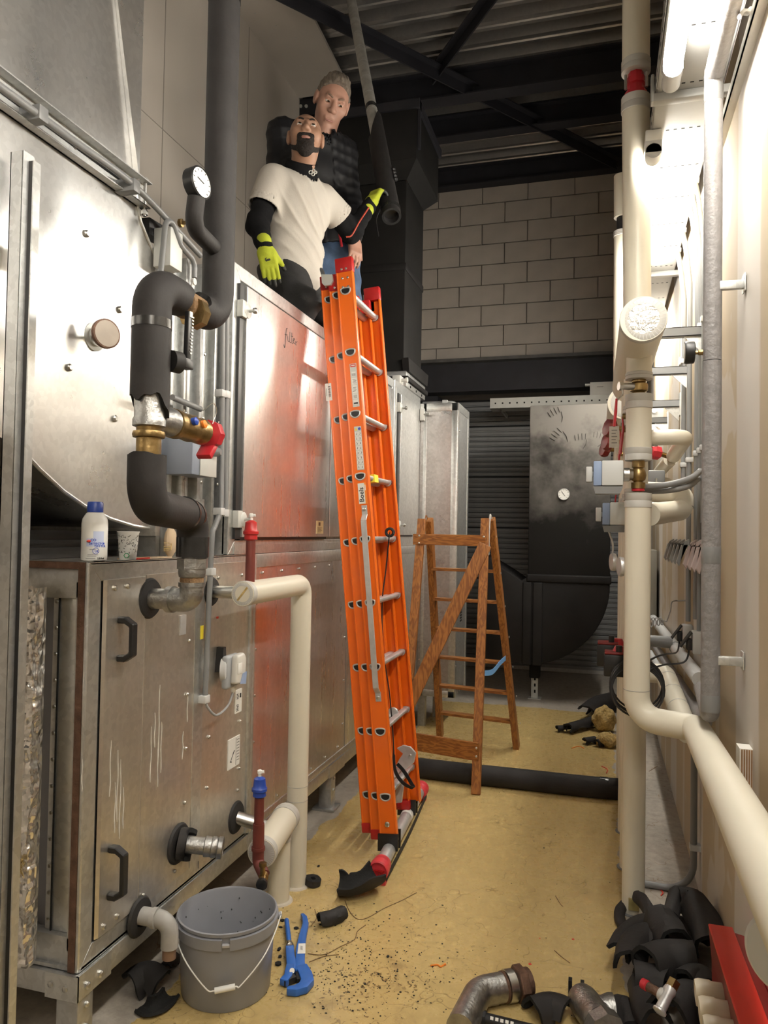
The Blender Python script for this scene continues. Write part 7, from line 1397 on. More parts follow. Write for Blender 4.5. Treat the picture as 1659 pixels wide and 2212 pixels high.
def tshirt(P):
    d = torso1(P, .012); hem = PV + RT @ A3((0, 0, -.035))
    up = (P - PV) @ RT[:, 2]; wz = np.clip(1 - np.abs(up - .15) / .3, 0, 1)
    r1_ = lambda v: (1 - np.abs(v)) ** 2
    g_1 = (P @ (RT[:, 0] * .80 + RT[:, 2] * .6)) * 40 + 1.2 * np.sin((P @ RT[:, 2]) * 9 + 1); g_2 = (P @ (RT[:, 0] * .45 + RT[:, 2] * .9)) * 31 + 1.5 * np.sin((P @ RT[:, 0]) * 12)
    am = .35 + .65 * np.sin((P @ RT[:, 2]) * 7 + (P @ RT[:, 0]) * 5) ** 2
    d = d - .010 * r1_(np.sin(g_1)) * am - .006 * r1_(np.sin(g_2 + 1)) * (1.1 - am) * (.4 + wz) + wr_noise(P, .003, 16, 1) + .004
    for s_, e in ((SR, ER), (SL, EL)):
        ax = (e - s_) / np.linalg.norm(e - s_); m_ = s_ + ax * (.19 if s_ is SR else .14); sl = np.maximum(s_cap(P, s_ + RT @ A3((0, 0, -.01)), m_ + ax * .05, .08, .088), s_pl(P, m_, V(ax))); sl = np.maximum(sl, -np.maximum(s_cap(P, m_ - ax * .04, m_ + ax * .1, .076, .08), -s_pl(P, m_ - ax * .05, V(ax)))); d = smin(d, sl, .035)
    d = smin(d, s_cap(P, PV + RT @ A3((-.06, .02, -.02)), PV + RT @ A3((.05, .06, -.04)), .10, .085), .06)
    hm = s_pl(P, PV + RT @ A3((0, 0, -.045)), V(RT @ A3((-.2, -.2, -1.)))) - .012 * np.sin(P[..., 0] * 30 + P[..., 1] * 24)
    neck = s_cap(P, NK + RT @ A3((0, .02, .0)), NK + RT @ A3((0, .05, .25)), .088, .09)
    d = np.maximum(np.maximum(d, hm), -neck); inner = np.maximum(torso1(P, .004), s_pl(P, PV + RT @ A3((0, 0, .02)), V(RT @ A3((0, 0, 1)))))
    return np.maximum(d, -inner)
lo, hi = bounds([SR, SL, PV, ch], .3); sdf_mb(tshirt, lo, hi, .0068).build('t_shirt', M['tshirt'], b1_, ang=180)
def sleeves(P):
    d = None
    for s_, e, w_ in (wd['R'], wd['L']):
        a = smin(s_cap(P, s_, e, .07, .056), s_cap(P, e, w_, .057, .04), .03); d = a if d is None else np.minimum(d, a)
    return d + folds(P, .0025, (((.3, .4, 1), 85, 1), ((.8, -.3, .5), 60, .6)))
lo, hi = bounds([SR, ER, WRr], .1); sdf_mb(lambda P: sleeves(P), lo, hi, .008).build('sleeve', M['blackcloth'], b1_, ang=180)
lo, hi = bounds([SL, EL, WL], .1); sdf_mb(lambda P: sleeves(P), lo, hi, .008).build('sleeve', M['blackcloth'], b1_, ang=180)
nl_ = np.cross(WL - EL, A3((0, 0, 1))); nl_ = nl_ / np.linalg.norm(nl_); c_ = [at(748, 512, Y=3.96), at(760, 508, Y=3.97), at(776, 480, Y=4.0), at(797, 448, Y=4.06)]; MB().tube(spline(c_, 6), .0045, 6).build('red_piping', mat('orange_red_piping', (.45, .06, .03), .6), b1_)
def pants1(P):
    d = s_ell(P, PV + A3((0, 0, -.02)), (.165, .14, .12), RT)
    for h_, k, f in zip(HP, KN, FT): d = smin(d, smin(s_cap(P, h_, k, .105, .085), s_cap(P, k, f, .075, .06), .03), .05)
    d = d + folds(P, .005, (((.6, .2, 1), 50, 1), ((1, -.5, .3), 38, .8))); return np.maximum(d, s_pl(P, PV + RT @ A3((0, 0, .06)), V(RT @ A3((0, 0, 1)))))
lo, hi = bounds([PV] + KN + FT, .2); lo[2] = DZ + .002; sdf_mb(lambda P: np.maximum(pants1(P), DZ + .006 - P[..., 2]), lo, hi, .009).build('trousers', M['workpants'], b1_, ang=180)
for f, k in zip(FT, KN): fd = V(f - k).normalized(); sdf_mb(lambda P: sU([s_cap(P, f + A3(fd) * .0, f + A3(fd) * .07, .05), s_cap(P, f + A3(fd) * .05 + A3((0, 0, .0)), f + A3(fd) * .09 + A3((0, 0, .05)), .042)], .03), f - .2, f + .22, .01).build('shoe', M['rubber'], b1_, ang=180)
# gloves: yellow knit, dipped black on the palm side and fingertips
def glove(w_, d, n, side, nm, cut=.11, **kw):
    d = V(d).normalized(); nn = V(n); lo = np.array(w_) - .2; hi = np.array(w_) + .24; fn = lambda P: np.minimum(hand_sdf(P, w_, d, n, side, K * 1.02, fat=1.12, **kw), s_cap(P, V(w_) - d * .055, V(w_) - d * .005, .039, .036))
    mb = sdf_mb(fn, lo, hi, .0042); nn = (nn - d * nn.dot(d)).normalized(); o = V(w_)
    for i, f in enumerate(mb.f):
        c = sum((V(mb.v[k]) for k in f), V((0, 0, 0))) / len(f) - o; nrm = (V(mb.v[f[1]]) - V(mb.v[f[0]])).cross(V(mb.v[f[2]]) - V(mb.v[f[0]])).normalized()
        if c.dot(d) > .02 and (nrm.dot(nn) > .45 or c.dot(nn) > .012 + .12 * max(0, cut + .035 - c.dot(d)) or c.dot(d) > cut + .065): mb.mi[i] = 1
    return mb.build(nm, [M['hivis'], M['latex']], b1_, ang=180)
gw = V(WRr); gd = at(590, 615, Y=3.40) - gw; gn = V((-.35, .8, .05)); g1_ = glove(gw, gd, gn, 1, 'glove', curl=(.12, .16, .2, .26), bend=(.22, .25, .2), thumb=(.5, .8, .35))
gdn = gd.normalized(); gl = gdn.cross(V((-.35, .8, .05))).normalized(); gq = gw + gdn * .055 - V((-.35, .8, .05)).normalized() * .0205; k_ = MB(); mk = lambda pts: k_.tube([gq + gl * a + gdn * b for a, b in pts], .0032, 6)
mk([(-.012, -.014), (.008, -.018), (.014, -.008), (.0, -.002)]); mk([(.0, -.002), (-.012, .004), (-.013, .012), (.01, .008)]); mk([(-.012, .018), (.012, .013)]); k_.build('glove_mark', M['latex'], g1_)
hd_c = hp0 + d_ * 0; pxs = lambda z: hp0 + (hp1 - hp0) * ((hp0.z - z) / (hp0.z - hp1.z)); gp_ = pxs(at(812, 424, Y=4.2).z); tow = (gp_ - V(WL)); glove(V(WL), tow.normalized() * .7 + V((0, 0, .75)), V((tow.x, tow.y, 0)).normalized(), 1, 'glove', .05, curl=(.5, .55, .6, .65), bend=(.7, .6, .5), thumb=(.3, .7, .6))

# ---------------------------------------------------------------- man in the dark jacket, behind him
t2 = person('person', 'grey haired man in black quilted jacket and jeans, looking down over his shoulder')
SR, SL = A3(at(612, 292, Y=4.22)), A3(at(738, 332, Y=4.42)); PV2 = A3(at(712, 560, Y=4.38)); HC2 = A3(at(716, 224, Y=4.24)); ch2 = (SR + SL) / 2 + A3((.0, 0, 0)); NK2 = A3(at(700, 300, Y=4.28))
R2_ = axes(V(np.cross(SL - SR, ch2 - PV2)), V(ch2 - PV2)); RH2 = axes((.44, -.80, -.62), (.2, .05, 1)); K2 = 1.26
ER2, WR2 = A3(at(590, 425, Y=4.36)), A3(at(610, 500, Y=4.34)); EL2, WL2 = A3(at(757, 440, Y=4.48)), A3(at(764, 517, Y=4.30))
KN2 = [A3((-1.72, 4.40, DZ + .085)), A3((-1.60, 4.66, DZ + .085))]; FT2 = [A3((-2.14, 4.5, DZ + .06)), A3((-2.02, 4.78, DZ + .06))]; HP2 = [PV2 + R2_ @ A3((-.09, 0, -.04)), PV2 + R2_ @ A3((.09, 0, -.04))]
def torso2(P, g=0.): return sU([s_ell(P, ch2 + R2_ @ A3((.0, 0, -.12)), (.18 + g, .12 + g, .2 + g), R2_), s_ell(P, PV2 + R2_ @ A3((0, 0, .13)), (.15 + g, .12 + g, .22 + g), R2_), s_cap(P, SR, SL, .075 + g), s_cap(P, NK2, ch2, .07 + g, .1 + g)], .06)
def body2(P):
    d = sU([head_sdf(P, HC2, RH2, K2), s_cap(P, HC2 + RH2 @ A3((0, -.02, -.08)), NK2, .068)], .03); d = smin(d, torso2(P, -.012), .05)
    for s_, e, w_ in ((SR, ER2, WR2), (SL, EL2, WL2)): d = smin(d, np.minimum(s_cap(P, s_, e, .05, .042), s_cap(P, e, w_, .042, .032)), .03)
    d = smin(d, hand_sdf(P, WL2, V(at(769, 566, Y=4.26)) - V(WL2), (-.5, .4, 0), 1, K, curl=(.3, .35, .4, .45), bend=(.4, .4, .3), thumb=(.35, .85, .3)), .015); d = smin(d, hand_sdf(P, WR2, (.1, .2, -1), (.5, -.4, 0), -1, K), .015)
    for h_, k, f in zip(HP2, KN2, FT2): d = smin(d, np.minimum(s_cap(P, h_, k, .085, .06), s_cap(P, k, f, .055, .04)), .04)
    return d
lo, hi = bounds([HC2, SR, SL, ER2, WR2, EL2, WL2, PV2] + KN2 + FT2, .19); hi[2] = HC2[2] + .2; lo[2] = DZ
b2_ = sdf_mb(body2, lo, hi, .0075).build('body', M['skin2'], t2, ang=180)
sdf_mb(lambda P: sU([head_sdf(P, HC2, RH2, K2), s_cap(P, HC2 + RH2 @ A3((0, -.02, -.08)), NK2, .0695)], .03) - .0012, HC2 - .19, HC2 + .18, .0045).build('face', M['skin2'], b2_, ang=180)
eyes(t2, b2_, HC2, RH2, K2, (.25, 1, -.5), 8, M['skin2']); brows(b2_, HC2, RH2, K2, mat('faded_brow', (.2, .13, .09), .8), .002)
MB().tube(spline([A3(HC2) + RH2 @ (A3(v) * K2) for v in ((-.018, .0925, -.0665), (0, .0965, -.0675), (.018, .0925, -.0665))], 5), .0052, 8).build('lips', mat('lip_pink', (.38, .17, .14), .4), b2_)
def hair(P):
    q = loc(P, HC2, RH2, K2); b = sU([s_ell(q, (0, -.014, .036), (.081, .1, .093)), s_ell(q, (0, .02, .108), (.05, .06, .03))], .03) + .0022 * np.sin(q[..., 0] * 260 + 3 * np.sin(q[..., 1] * 60)) + .0015 * np.sin(q[..., 2] * 190 + q[..., 0] * 120)
    line = (q[..., 1] - .062) * .78 - (q[..., 2] - .088) * .62; side = np.maximum(q[..., 1] - (.018 + .5 * np.clip(q[..., 2] - .03, 0, 1)), -.03 - q[..., 2] + np.clip(-q[..., 1], 0, .1) * .4)
    return np.maximum(b * K2, np.maximum(np.minimum(line, 9), np.minimum(side, np.where(q[..., 2] > .06, -1., 9.))) * K2)
sdf_mb(hair, HC2 - .19, HC2 + .2, .0052).build('hair', M['hair2'], b2_, ang=180)
def jacket(P):
    d = torso2(P, .03); up = (P - PV2) @ R2_[:, 2]
    d = np.maximum(d, s_pl(P, PV2 + R2_ @ A3((0, 0, .06)), V(R2_ @ A3((0, 0, -1)))))
    for s_, e, w_ in ((SR, ER2, WR2), (SL, EL2, WL2)): ax = (w_ - e) / np.linalg.norm(w_ - e); d = smin(d, np.maximum(smin(s_cap(P, s_, e, .088, .072), s_cap(P, e, w_, .072, .055), .03), s_pl(P, w_ - ax * .0, V(ax))), .03)
    d = d + .006 * np.abs(np.sin(P[..., 2] * 55)) + .004 * np.abs(np.sin(((P - PV2) @ R2_[:, 0]) * 60)) - .006
    op = np.maximum(np.abs((P - ch2) @ R2_[:, 0] - .02) - .055, -((P - ch2) @ R2_[:, 1])); d = np.maximum(d, -np.maximum(op, -torso2(P, .02)))
    return np.maximum(np.maximum(d, -s_cap(P, NK2, HC2, .085, .09)), -torso2(P, .0))
lo, hi = bounds([SR, SL, ER2, WR2, EL2, WL2, PV2], .16); sdf_mb(jacket, lo, hi, .0085).build('quilted_jacket', M['quilt'], b2_, ang=180)
sdf_mb(lambda P: np.maximum(np.maximum(torso2(P, .008), s_pl(P, PV2, V(R2_ @ A3((0, 0, -1))))), -s_cap(P, NK2 + A3((0, 0, .02)), HC2, .07, .07)), lo, hi, .01).build('dark_shirt', M['blackcloth'], b2_, ang=180)
cl = lambda P: np.maximum(np.maximum(s_cap(P, NK2 + A3((0, 0, -.03)), NK2 + (HC2 - NK2) * .22, .088, .078), -s_cap(P, NK2 - A3((0, 0, .1)), HC2, .074, .072)), s_pl(P, NK2 + (HC2 - NK2) * .18, V(HC2 - NK2)))
sdf_mb(cl, NK2 - .15, NK2 + .15, .006).build('shirt_collar', M['tshirt'], b2_, ang=180)
def jeans(P):
    d = s_ell(P, PV2 + A3((0, 0, -.0)), (.165, .14, .15), R2_)
    for h_, k, f in zip(HP2, KN2, FT2): d = smin(d, smin(s_cap(P, h_, k, .1, .082), s_cap(P, k, f, .075, .055), .03), .05)
    return np.maximum(np.maximum(d + folds(P, .004, (((.5, .2, 1), 60, 1),)), s_pl(P, PV2 + R2_ @ A3((0, 0, .12)), V(R2_ @ A3((0, 0, 1))))), DZ + .006 - P[..., 2])
lo, hi = bounds([PV2] + KN2 + FT2, .2); lo[2] = DZ + .002; sdf_mb(jeans, lo, hi, .01).build('jeans', M['jeans'], b2_, ang=180)
for f, k in zip(FT2, KN2): fd = V(f - k).normalized(); sdf_mb(lambda P: sU([s_cap(P, f, f + A3(fd) * .07, .05), s_cap(P, f + A3(fd) * .05, f + A3(fd) * .09 + A3((0, 0, .05)), .042)], .03), f - .2, f + .22, .01).build('shoe', M['rubber'], b2_, ang=180)
q = at(735, 515, Y=4.2); MB().tube(spline([q + V((-.01, 0, .05)), q, q + V((.01, 0, -.05))], 4), .008, 8).build('red_cord', M['redlever'], b2_)
bpy.data.objects.remove(bpy.data.objects['glove_x']) if 'glove_x' in bpy.data.objects else None
lg.build('gaiter_print', M['paper'], b1_)
# ================================================================== THINGS ON THE FLOOR
# bucket
F_ = at(487, 2190, Z=0); dh = V((F_.x, F_.y, 0)).normalized(); rb_, rt_ = .150, .172; bc = F_ + dh * rb_; bh = .262
bk_ = thing('bucket', 'grey plastic bucket with wire handle and white grip standing on the floor', 'bucket', (bc.x, bc.y, 0)); P = (bc.x, bc.y, 0)
rr_ = lambda z: rb_ + (rt_ - .008 - rb_) * z / bh
MB().lathe([(rb_ - .012, .003), (rb_ - .004, 0), (rb_, .006), (rr_(bh - .06), bh - .06), (rr_(bh - .012), bh - .012), (rt_ - .004, bh - .01), (rt_ - .003, bh), (rt_ - .008, bh + .002), (rt_ - .012, bh - .004), (rb_ - .006, .01), (0, .008)], P, (0, 0, 1), 64).build('bucket_wall', M['bucket'], bk_)
fa_ = math.atan2(-bc.y, -bc.x) - .02; n = 60; rows = [[], [], [], [], []]
gap = .075
for i in range(n + 1):
    a = fa_ + gap + (2 * PI - 2 * gap) * i / n; c_, s_2 = math.cos(a), math.sin(a)
    for k, (r, z) in enumerate(((rt_ - .008, bh - .014), (rt_ + .002, bh - .016), (rt_ - .001, bh - .052), (rt_ - .005, bh - .052), (rt_ - .012, bh - .02))): rows[k].append((bc.x + r * c_, bc.y + r * s_2, z))
MB().sheet(rows).build('skirt_band', M['bucket'], bk_); tb = MB()
rows = [[(bc.x + r * math.cos(fa_ + a), bc.y + r * math.sin(fa_ + a), z) for a in [-.07 + .14 * i / 6 for i in range(7)]] for r, z in ((rt_ - .009, bh - .03), (rt_ + .002, bh - .032), (rt_ - .0, bh - .04), (rt_ - .008, bh - .042))]; tb.sheet(rows).build('tear_tab', mat('light_tab', (.5,.5,.52), .4), bk_)
hp_ = []
for s in (-1, 1):
    a = fa_ + s * 1.52; hp_.append(V((bc.x + (rt_ + .003) * math.cos(a), bc.y + (rt_ + .003) * math.sin(a), bh - .03)))
out = V((math.cos(fa_), math.sin(fa_), 0)); gm = bc + out * (rt_ + .008) + V((0, 0, .098)); sd = (hp_[1] - hp_[0]).normalized(); g0_, g1_2 = gm - sd * .032 + V((0, 0, -.004)), gm + sd * .032 + V((0, 0, .004))
pts = spline([hp_[0] + sd * .012, hp_[0] - sd * .008 + V((0, 0, -.004)), hp_[0] * .62 + g0_ * .38 + out * .062 - sd * .012, g0_ - sd * .03 + V((0, 0, .012)) + out * .0, g0_, g1_2, g1_2 + sd * .02 + V((0, 0, .004)), hp_[1] * .6 + g1_2 * .4 + out * .062 + sd * .012, hp_[1] + sd * .008 + V((0, 0, .006)), hp_[1] - sd * .012], 6); MB().tube(pts, .0022, 8).build('wire_handle', M['white'], bk_)
MB().tube([g0_, g1_2], .0095, 14).build('grip', M['white'], bk_)
for p in hp_: MB().ball(p, .012, 10).build('handle_ear', M['bucket'], bk_)
sp_ = MB()
for k in range(26): a = fa_ + PI + rng.uniform(-1.3, 1.3); z = rng.uniform(.06, .24); r = rr_(z) - .0075; c = V((bc.x + r * math.cos(a), bc.y + r * math.sin(a), z)); sp_.ball(c, rng.uniform(.001, .0025), 5, (1, 1, 1.8))
tag(sp_.build('dirt_fleck', M['ink'], bk_), kind='stuff')
# blue pipe wrench, lying flat
Q = lambda u, v, z=.015: at(u, v, Z=z)
wr_ = thing('pipe_wrench', 'blue pipe wrench lying on the floor beside the grey bucket', 'wrench', Q(635, 2080, 0))
def flatbar(pts, ws, z0, z1, nm, m, par, bev=.004):
    """flat forging with varying width along px points"""
    P_ = [Q(u, v, z0) for u, v in pts]; L_, R_ = [], []
    for i, p in enumerate(P_):
        t = (P_[min(i+1, len(P_)-1)] - P_[max(i-1, 0)]).normalized(); s = t.cross(V((0, 0, 1))); L_.append(p - s * ws[i] / 2); R_.append(p + s * ws[i] / 2)
    poly = [(p.x, p.y) for p in L_ + R_[::-1]]; return MB().prism(poly, (0, 0, z0), (1, 0, 0), (0, 1, 0), (0, 0, z1 - z0)).build(nm, M[m], par, bevel=bev)
MB().tube([Q(619, 1988, .018), Q(626, 2048, .018)], .0095, 14).build('left_grip', M['blue_tool'], wr_)
MB().lathe([(.0098, 0), (.012, .003), (.0125, .012), (.016, .02), (.0165, .032), (.011, .036)], Q(624, 2036, .018), Q(628, 2060, .018) - Q(624, 2036, .018), 16).build('adjusting_nut', M['steel'], wr_)
lh = flatbar([(625, 2050), (627, 2075), (630, 2092), (634, 2106)], [.03, .032, .036, .03], .004, .026, 'left_handle', 'blue_tool', wr_); flatbar([(628, 2096), (624, 2110), (622, 2120), (612, 2131)], [.03, .03, .028, .03], .004, .028, 'left_jaw', 'blue_tool', wr_, .003); flatbar([(638, 2120), (624, 2124), (611, 2131)], [.02, .026, .024], .002, .024, 'jaw_teeth', 'iron', wr_, .001)
flatbar([(652, 1985), (658, 1992), (660, 2006), (654, 2030), (649, 2060), (648, 2092), (650, 2108)], [.014, .02, .024, .028, .034, .034, .042], .003, .027, 'right_handle', 'blue_tool', wr_); flatbar([(651, 2098), (660, 2116), (664, 2130), (655, 2142), (638, 2148), (619, 2149)], [.04, .046, .046, .04, .032, .016], .003, .028, 'right_jaw', 'blue_tool', wr_, .004)
MB().cyl(Q(631, 2097, .02), Q(631, 2097, .031), .009, seg=14).build('pivot_bolt', M['steel'], wr_); flatbar([(641, 2090), (644, 2112), (646, 2126)], [.012, .02, .016], .002, .02, 'pivot_plate', 'black', wr_, .001)
lb_ = flatbar([(652.5, 2038), (651, 2060)], [.026, .029], .0272, .0276, 'price_label', 'paper', wr_, 0); k_ = MB()
for i in range(6): p = Q(652 + .0 * i, 2044 + i * 1.5, .0277); k_.box((p.x - .006, p.y - .001, .0276), (p.x + .003, p.y + .0005, .0279))
k_.build('barcode', M['ink'], lb_, ang=0)

# ---- foam offcuts
def shell(path, r, a0, a1, th, seed, up=(0, 0, 1), jag=.25, n=14, m=12):
    """torn piece of split foam sleeve: part of a tube wall between angles a0 and a1"""
    rg = np.random.default_rng(seed); path = spline(path, max(2, n // (len(path) - 1))); N_ = len(path); L_ = sum((path[i+1] - path[i]).length for i in range(N_ - 1)); out, inn = [], []
    ph = rg.uniform(0, 6.28, 6)
    for i, p in enumerate(path):
        t = (path[min(i+1, N_-1)] - path[max(i-1, 0)]).normalized(); u = V(up); u = (u - t * u.dot(t)).normalized(); s = t.cross(u); f = i / (N_ - 1); ro, ri = [], []
        e0 = a0 + jag * (math.sin(5 * f + ph[0]) + .5 * math.sin(13 * f + ph[1])); e1 = a1 + jag * (math.sin(4 * f + ph[2]) + .5 * math.sin(11 * f + ph[3]))
        for k in range(m + 1):
            a = e0 + (e1 - e0) * k / m; g = t * (jag * .12 * L_ * ((f < .08) * math.sin(3 * a + ph[4]) + (f > .92) * math.sin(2 * a + ph[5]))); d = s * math.cos(a) + u * math.sin(a); w_ = 1 + .04 * math.sin(6 * a + 5 * f + ph[0]); ro.append(p + d * r * w_ + g); ri.append(p + d * (r - th) * w_ + g)
        out.append(ro); inn.append(ri)
    mb = MB(); mb.sheet(out); mb.cur = 1; mb.sheet([q[::-1] for q in inn]); mb.sheet([out[0], inn[0]][::-1]); mb.sheet([out[-1], inn[-1]]); mb.sheet([[q[0] for q in out], [q[0] for q in inn]]); mb.sheet([[q[-1] for q in out], [q[-1] for q in inn]][::-1]); mb.cur = 0
    return mb
def scrap(name, label, mb, group='foam offcuts on the floor', drop=True):
    a = np.array(mb.v)
    if drop: mb.v = [(x, y, z - a[:, 2].min() + .001) for x, y, z in mb.v]; a = np.array(mb.v)
    lo, hi = a.min(0), a.max(0); return tag(mb.build(name, FMs, loc=((lo[0]+hi[0])/2, (lo[1]+hi[1])/2, lo[2])), label, 'foam scrap', group)
q = Q(675, 1912, 0); scrap('foam_ring', 'small black foam ring lying by the feet of the cream pipes', jag_tube([q, q + V((.004, 0, .028))], .036, .012, .0, .006, seed=2))
scrap('foam_scrap', 'large hollow black foam scrap lying against the ladder foot', shell([Q(728, 1910, .05), Q(765, 1905, .06), Q(815, 1885, .075)], .075, PI * 1.06, PI * 1.94, .012, 21, jag=.18))
scrap('foam_scrap', 'short taped black foam tube lying between wrench and ladder', shell([Q(690, 1985, .03), Q(716, 1978, .032), Q(742, 1968, .032)], .03, -.6, PI + .5, .01, 22, jag=.2))
scrap('foam_scrap', 'black foam half sleeve lying behind the bucket near rail', shell([Q(282, 2130, .03), Q(315, 2110, .04), Q(352, 2128, .03)], .055, -.1, PI * .8, .012, 23, jag=.2)); scrap('foam_scrap', 'curled black foam strip in front of the half sleeve by bucket', shell([Q(302, 2165, .03), Q(320, 2175, .03), Q(350, 2165, .03), Q(372, 2140, .03)], .035, PI * .95, PI * 1.75, .01, 24, jag=.15)); scrap('foam_scrap', 'small black foam crumb heap under the plastic drain elbow', shell([Q(358, 2090, .02), Q(370, 2075, .025), Q(376, 2068, .02)], .025, 0, PI, .008, 25, jag=.4))
# far heap by the risers
for k, (pts, r, a0, a1, lb) in enumerate((([(1203, 1573), (1222, 1572)], .03, -.3, PI, 'flat black foam offcut far back, leftmost of the heap'), ([(1225, 1577), (1260, 1568), (1282, 1560)], .05, -.2, PI, 'long black foam offcut in the far heap on yellow floor'), ([(1262, 1600), (1285, 1597)], .032, -.3, PI, 'round black foam plug in front of the far heap'), ([(1288, 1606), (1310, 1600)], .034, -.4, PI, 'split black foam plug at front right of the far heap'), ([(1265, 1550), (1290, 1530), (1318, 1520)], .09, -.5, 2.4, 'big torn black foam flap leaning in the far heap'), ([(1285, 1530), (1300, 1505), (1330, 1500)], .08, 0, PI, 'black foam hump at the top of the far heap'))):
    scrap('foam_scrap', lb, shell([Q(u, v, .03 if k < 4 else .06 + .06 * (k == 5)) for u, v in pts], r, a0, a1, .014, 40 + k, jag=.3), 'far heap of foam offcuts')
def wool_lump(c, r, sd): return sdf_mb(lambda P: s_ell(P, c, r) + .012 * np.sin(P[..., 0] * 60 + sd) * np.sin(P[..., 2] * 52 + sd) + .006 * np.sin(P[..., 0] * 130) * np.sin(P[..., 1] * 140 + P[..., 2] * 110), np.array(c) - np.array(r) - .03, np.array(c) + np.array(r) + .03, .012)
for k, (u, v, r, lb) in enumerate(((1305, 1545, (.09, .08, .10), 'upper lump of yellow mineral wool in the far heap'), (1312, 1590, (.085, .07, .055), 'lower lump of yellow mineral wool in the far heap'))):
    c = Q(u, v + 8, .1 if k == 0 else .05); mb = wool_lump(tuple(c), r, k); a = np.array(mb.v); tag(mb.build('mineral_wool', M['wool'], ang=180, loc=(c.x, c.y, a[:, 2].min())), lb, 'insulation', 'mineral wool lumps')
# near heap in the right corner
H = lambda u, v, z: at(u, v, Z=z)
heap = (([(1372, 1990), (1345, 1975), (1338, 1950), (1348, 1935)], .022, .04, 0, 2*PI*.6, 'curved black foam hook rising left of the riser foot'),
 ([(1380, 1938), (1398, 1955), (1412, 1985)], .03, .09, -.5, 1.7, 'black foam fin standing right of the riser foot'),
 ([(1332, 2065), (1352, 2030), (1385, 2005), (1420, 2000)], .045, .06, -.2, 2.6, 'pointed black foam flap at left edge of the near heap'),
 ([(1425, 1990), (1445, 2020), (1460, 2045)], .062, .14, -.9, PI + .9, 'shiny black foam bell lying open in the near heap'),
 ([(1462, 1930), (1455, 1955), (1448, 1985)], .03, .15, 0, PI, 'upright black foam tongue at the back of the near heap'),
 ([(1470, 1950), (1500, 1960), (1530, 2010), (1540, 2060)], .06, .15, -.3, PI + .3, 'long black foam sleeve against the wall in the near heap'),
 ([(1360, 2090), (1368, 2050), (1395, 2030), (1425, 2045)], .055, .10, -.2, PI + .3, 'black foam elbow jacket curving round the near heap'),
 ([(1395, 2090), (1440, 2075), (1500, 2080)], .065, .13, -.3, PI + .3, 'thick black foam sleeve lying across the near heap'),
 ([(1370, 2110), (1395, 2115), (1440, 2130)], .05, .10, -.2, PI + .2, 'slit black foam sleeve pointing at the chrome valve'),
 ([(1322, 2190), (1330, 2150), (1345, 2145), (1362, 2165), (1370, 2195)], .038, .05, -.2, PI + .4, 'bent black foam loop in front of the near heap'),
 ([(1390, 2130), (1400, 2180), (1420, 2215)], .05, .06, -.4, PI, 'torn black foam strip under the chrome valve'),
 ([(1440, 2200), (1480, 2170), (1520, 2180)], .07, .09, -.2, PI + .2, 'broad black foam sleeve at the bottom right of the heap'),
 ([(1480, 2130), (1510, 2120), (1530, 2150)], .05, .12, -.2, PI, 'black foam cuff next to the cream knobs'),
 ([(1150, 2190), (1190, 2180), (1225, 2195)], .06, .0, .1, PI - .2, 'flat black foam flap between the two pipe fittings'))
for k, (pts, r, z, a0, a1, lb) in enumerate(heap): scrap('foam_scrap', lb, shell([H(u, v, z + .02) for u, v in pts], r, a0, a1, .013, 60 + k, jag=.16), 'near heap of foam offcuts', drop=(z < .055))
# under the heap: more offcuts pressed together
for k, (u, v, s, lb) in enumerate(((1410, 2050, .07, 'crumpled black foam lump at the left under the near heap'), (1470, 2040, .08, 'crumpled black foam lump in the middle under the near heap'), (1430, 2150, .07, 'crumpled black foam lump under the chrome valve'))):
    c = H(u, v, .02); scrap('foam_scrap', lb, shell([c + V((-.07, 0, .02)), c + V((0, .02, .03)), c + V((.07, -.02, .02))], s, -.1, PI + .1, .02, 90 + k, jag=.2), 'near heap of foam offcuts')
# ---- loose fittings at the bottom edge
q = H(1075, 2140, .05); t = thing('pipe_elbow', 'loose galvanised elbow with rusty union nut at the bottom edge', 'fitting', (q.x, q.y, 0)); r_ = .046; c0, c1 = H(1012, 2195, .046), H(1046, 2140, .048); c2 = H(1108, 2128, .048); dd = (c2 - c1).normalized()
MB().tube(rpath([c0 + (c0 - c1).normalized() * .07, c1 - dd * .02, c1 + dd * .07], .075, 10), r_, 32).build('elbow', M['steel_rough'], t); b0 = c1 + dd * .065
MB().lathe([(r_ - .002, 0), (r_ + .002, .004), (r_ + .002, .01), (r_ - .003, .013)], b0, dd, 32).build('rusty_ring', M['rust'], t); MB().lathe([(r_ - .002, 0), (r_ + .005, .002), (r_ + .005, .03), (r_ + .001, .034), (r_ - .001, .042)], b0 + dd * .012, dd, 32).build('bright_collar', M['steel'], t)
MB().tube([b0 + dd * .052, b0 + dd * .084], .060, 6).build('rusty_union_nut', M['rust'], t, ang=20, bevel=.004); MB().lathe([(.045, 0), (.046, .006), (.046, .018), (.04, .02), (.036, .0), (0, 0)], b0 + dd * .084, dd, 30).build('union_tail', M['rust'], t)
cm = b0 + dd * .028 + V((-.01, -.042, .024)); fx_, fy_, _ = frame((-.25, -.85, .5)); MB().tube([cm + (fx_ * math.cos(a) + fy_ * math.sin(a)) * .008 for a in [2*PI*i/16 for i in range(16)]], .0012, 5, closed=True).build('cast_mark', M['rust'], t); text('G', .009, cm - fx_ * .003 - fy_ * .003 + V((0, -.001, .001)), fx_, fy_ if fy_.z > 0 else -fy_, M['rust'], t)
for s in (.02, .05): MB().obox(c1 + dd * s + V((0, -.03, -.03)), dd * .012, V((0, .004, 0)), V((0, 0, .008))).build('casting_lug', M['steel_rough'], t)
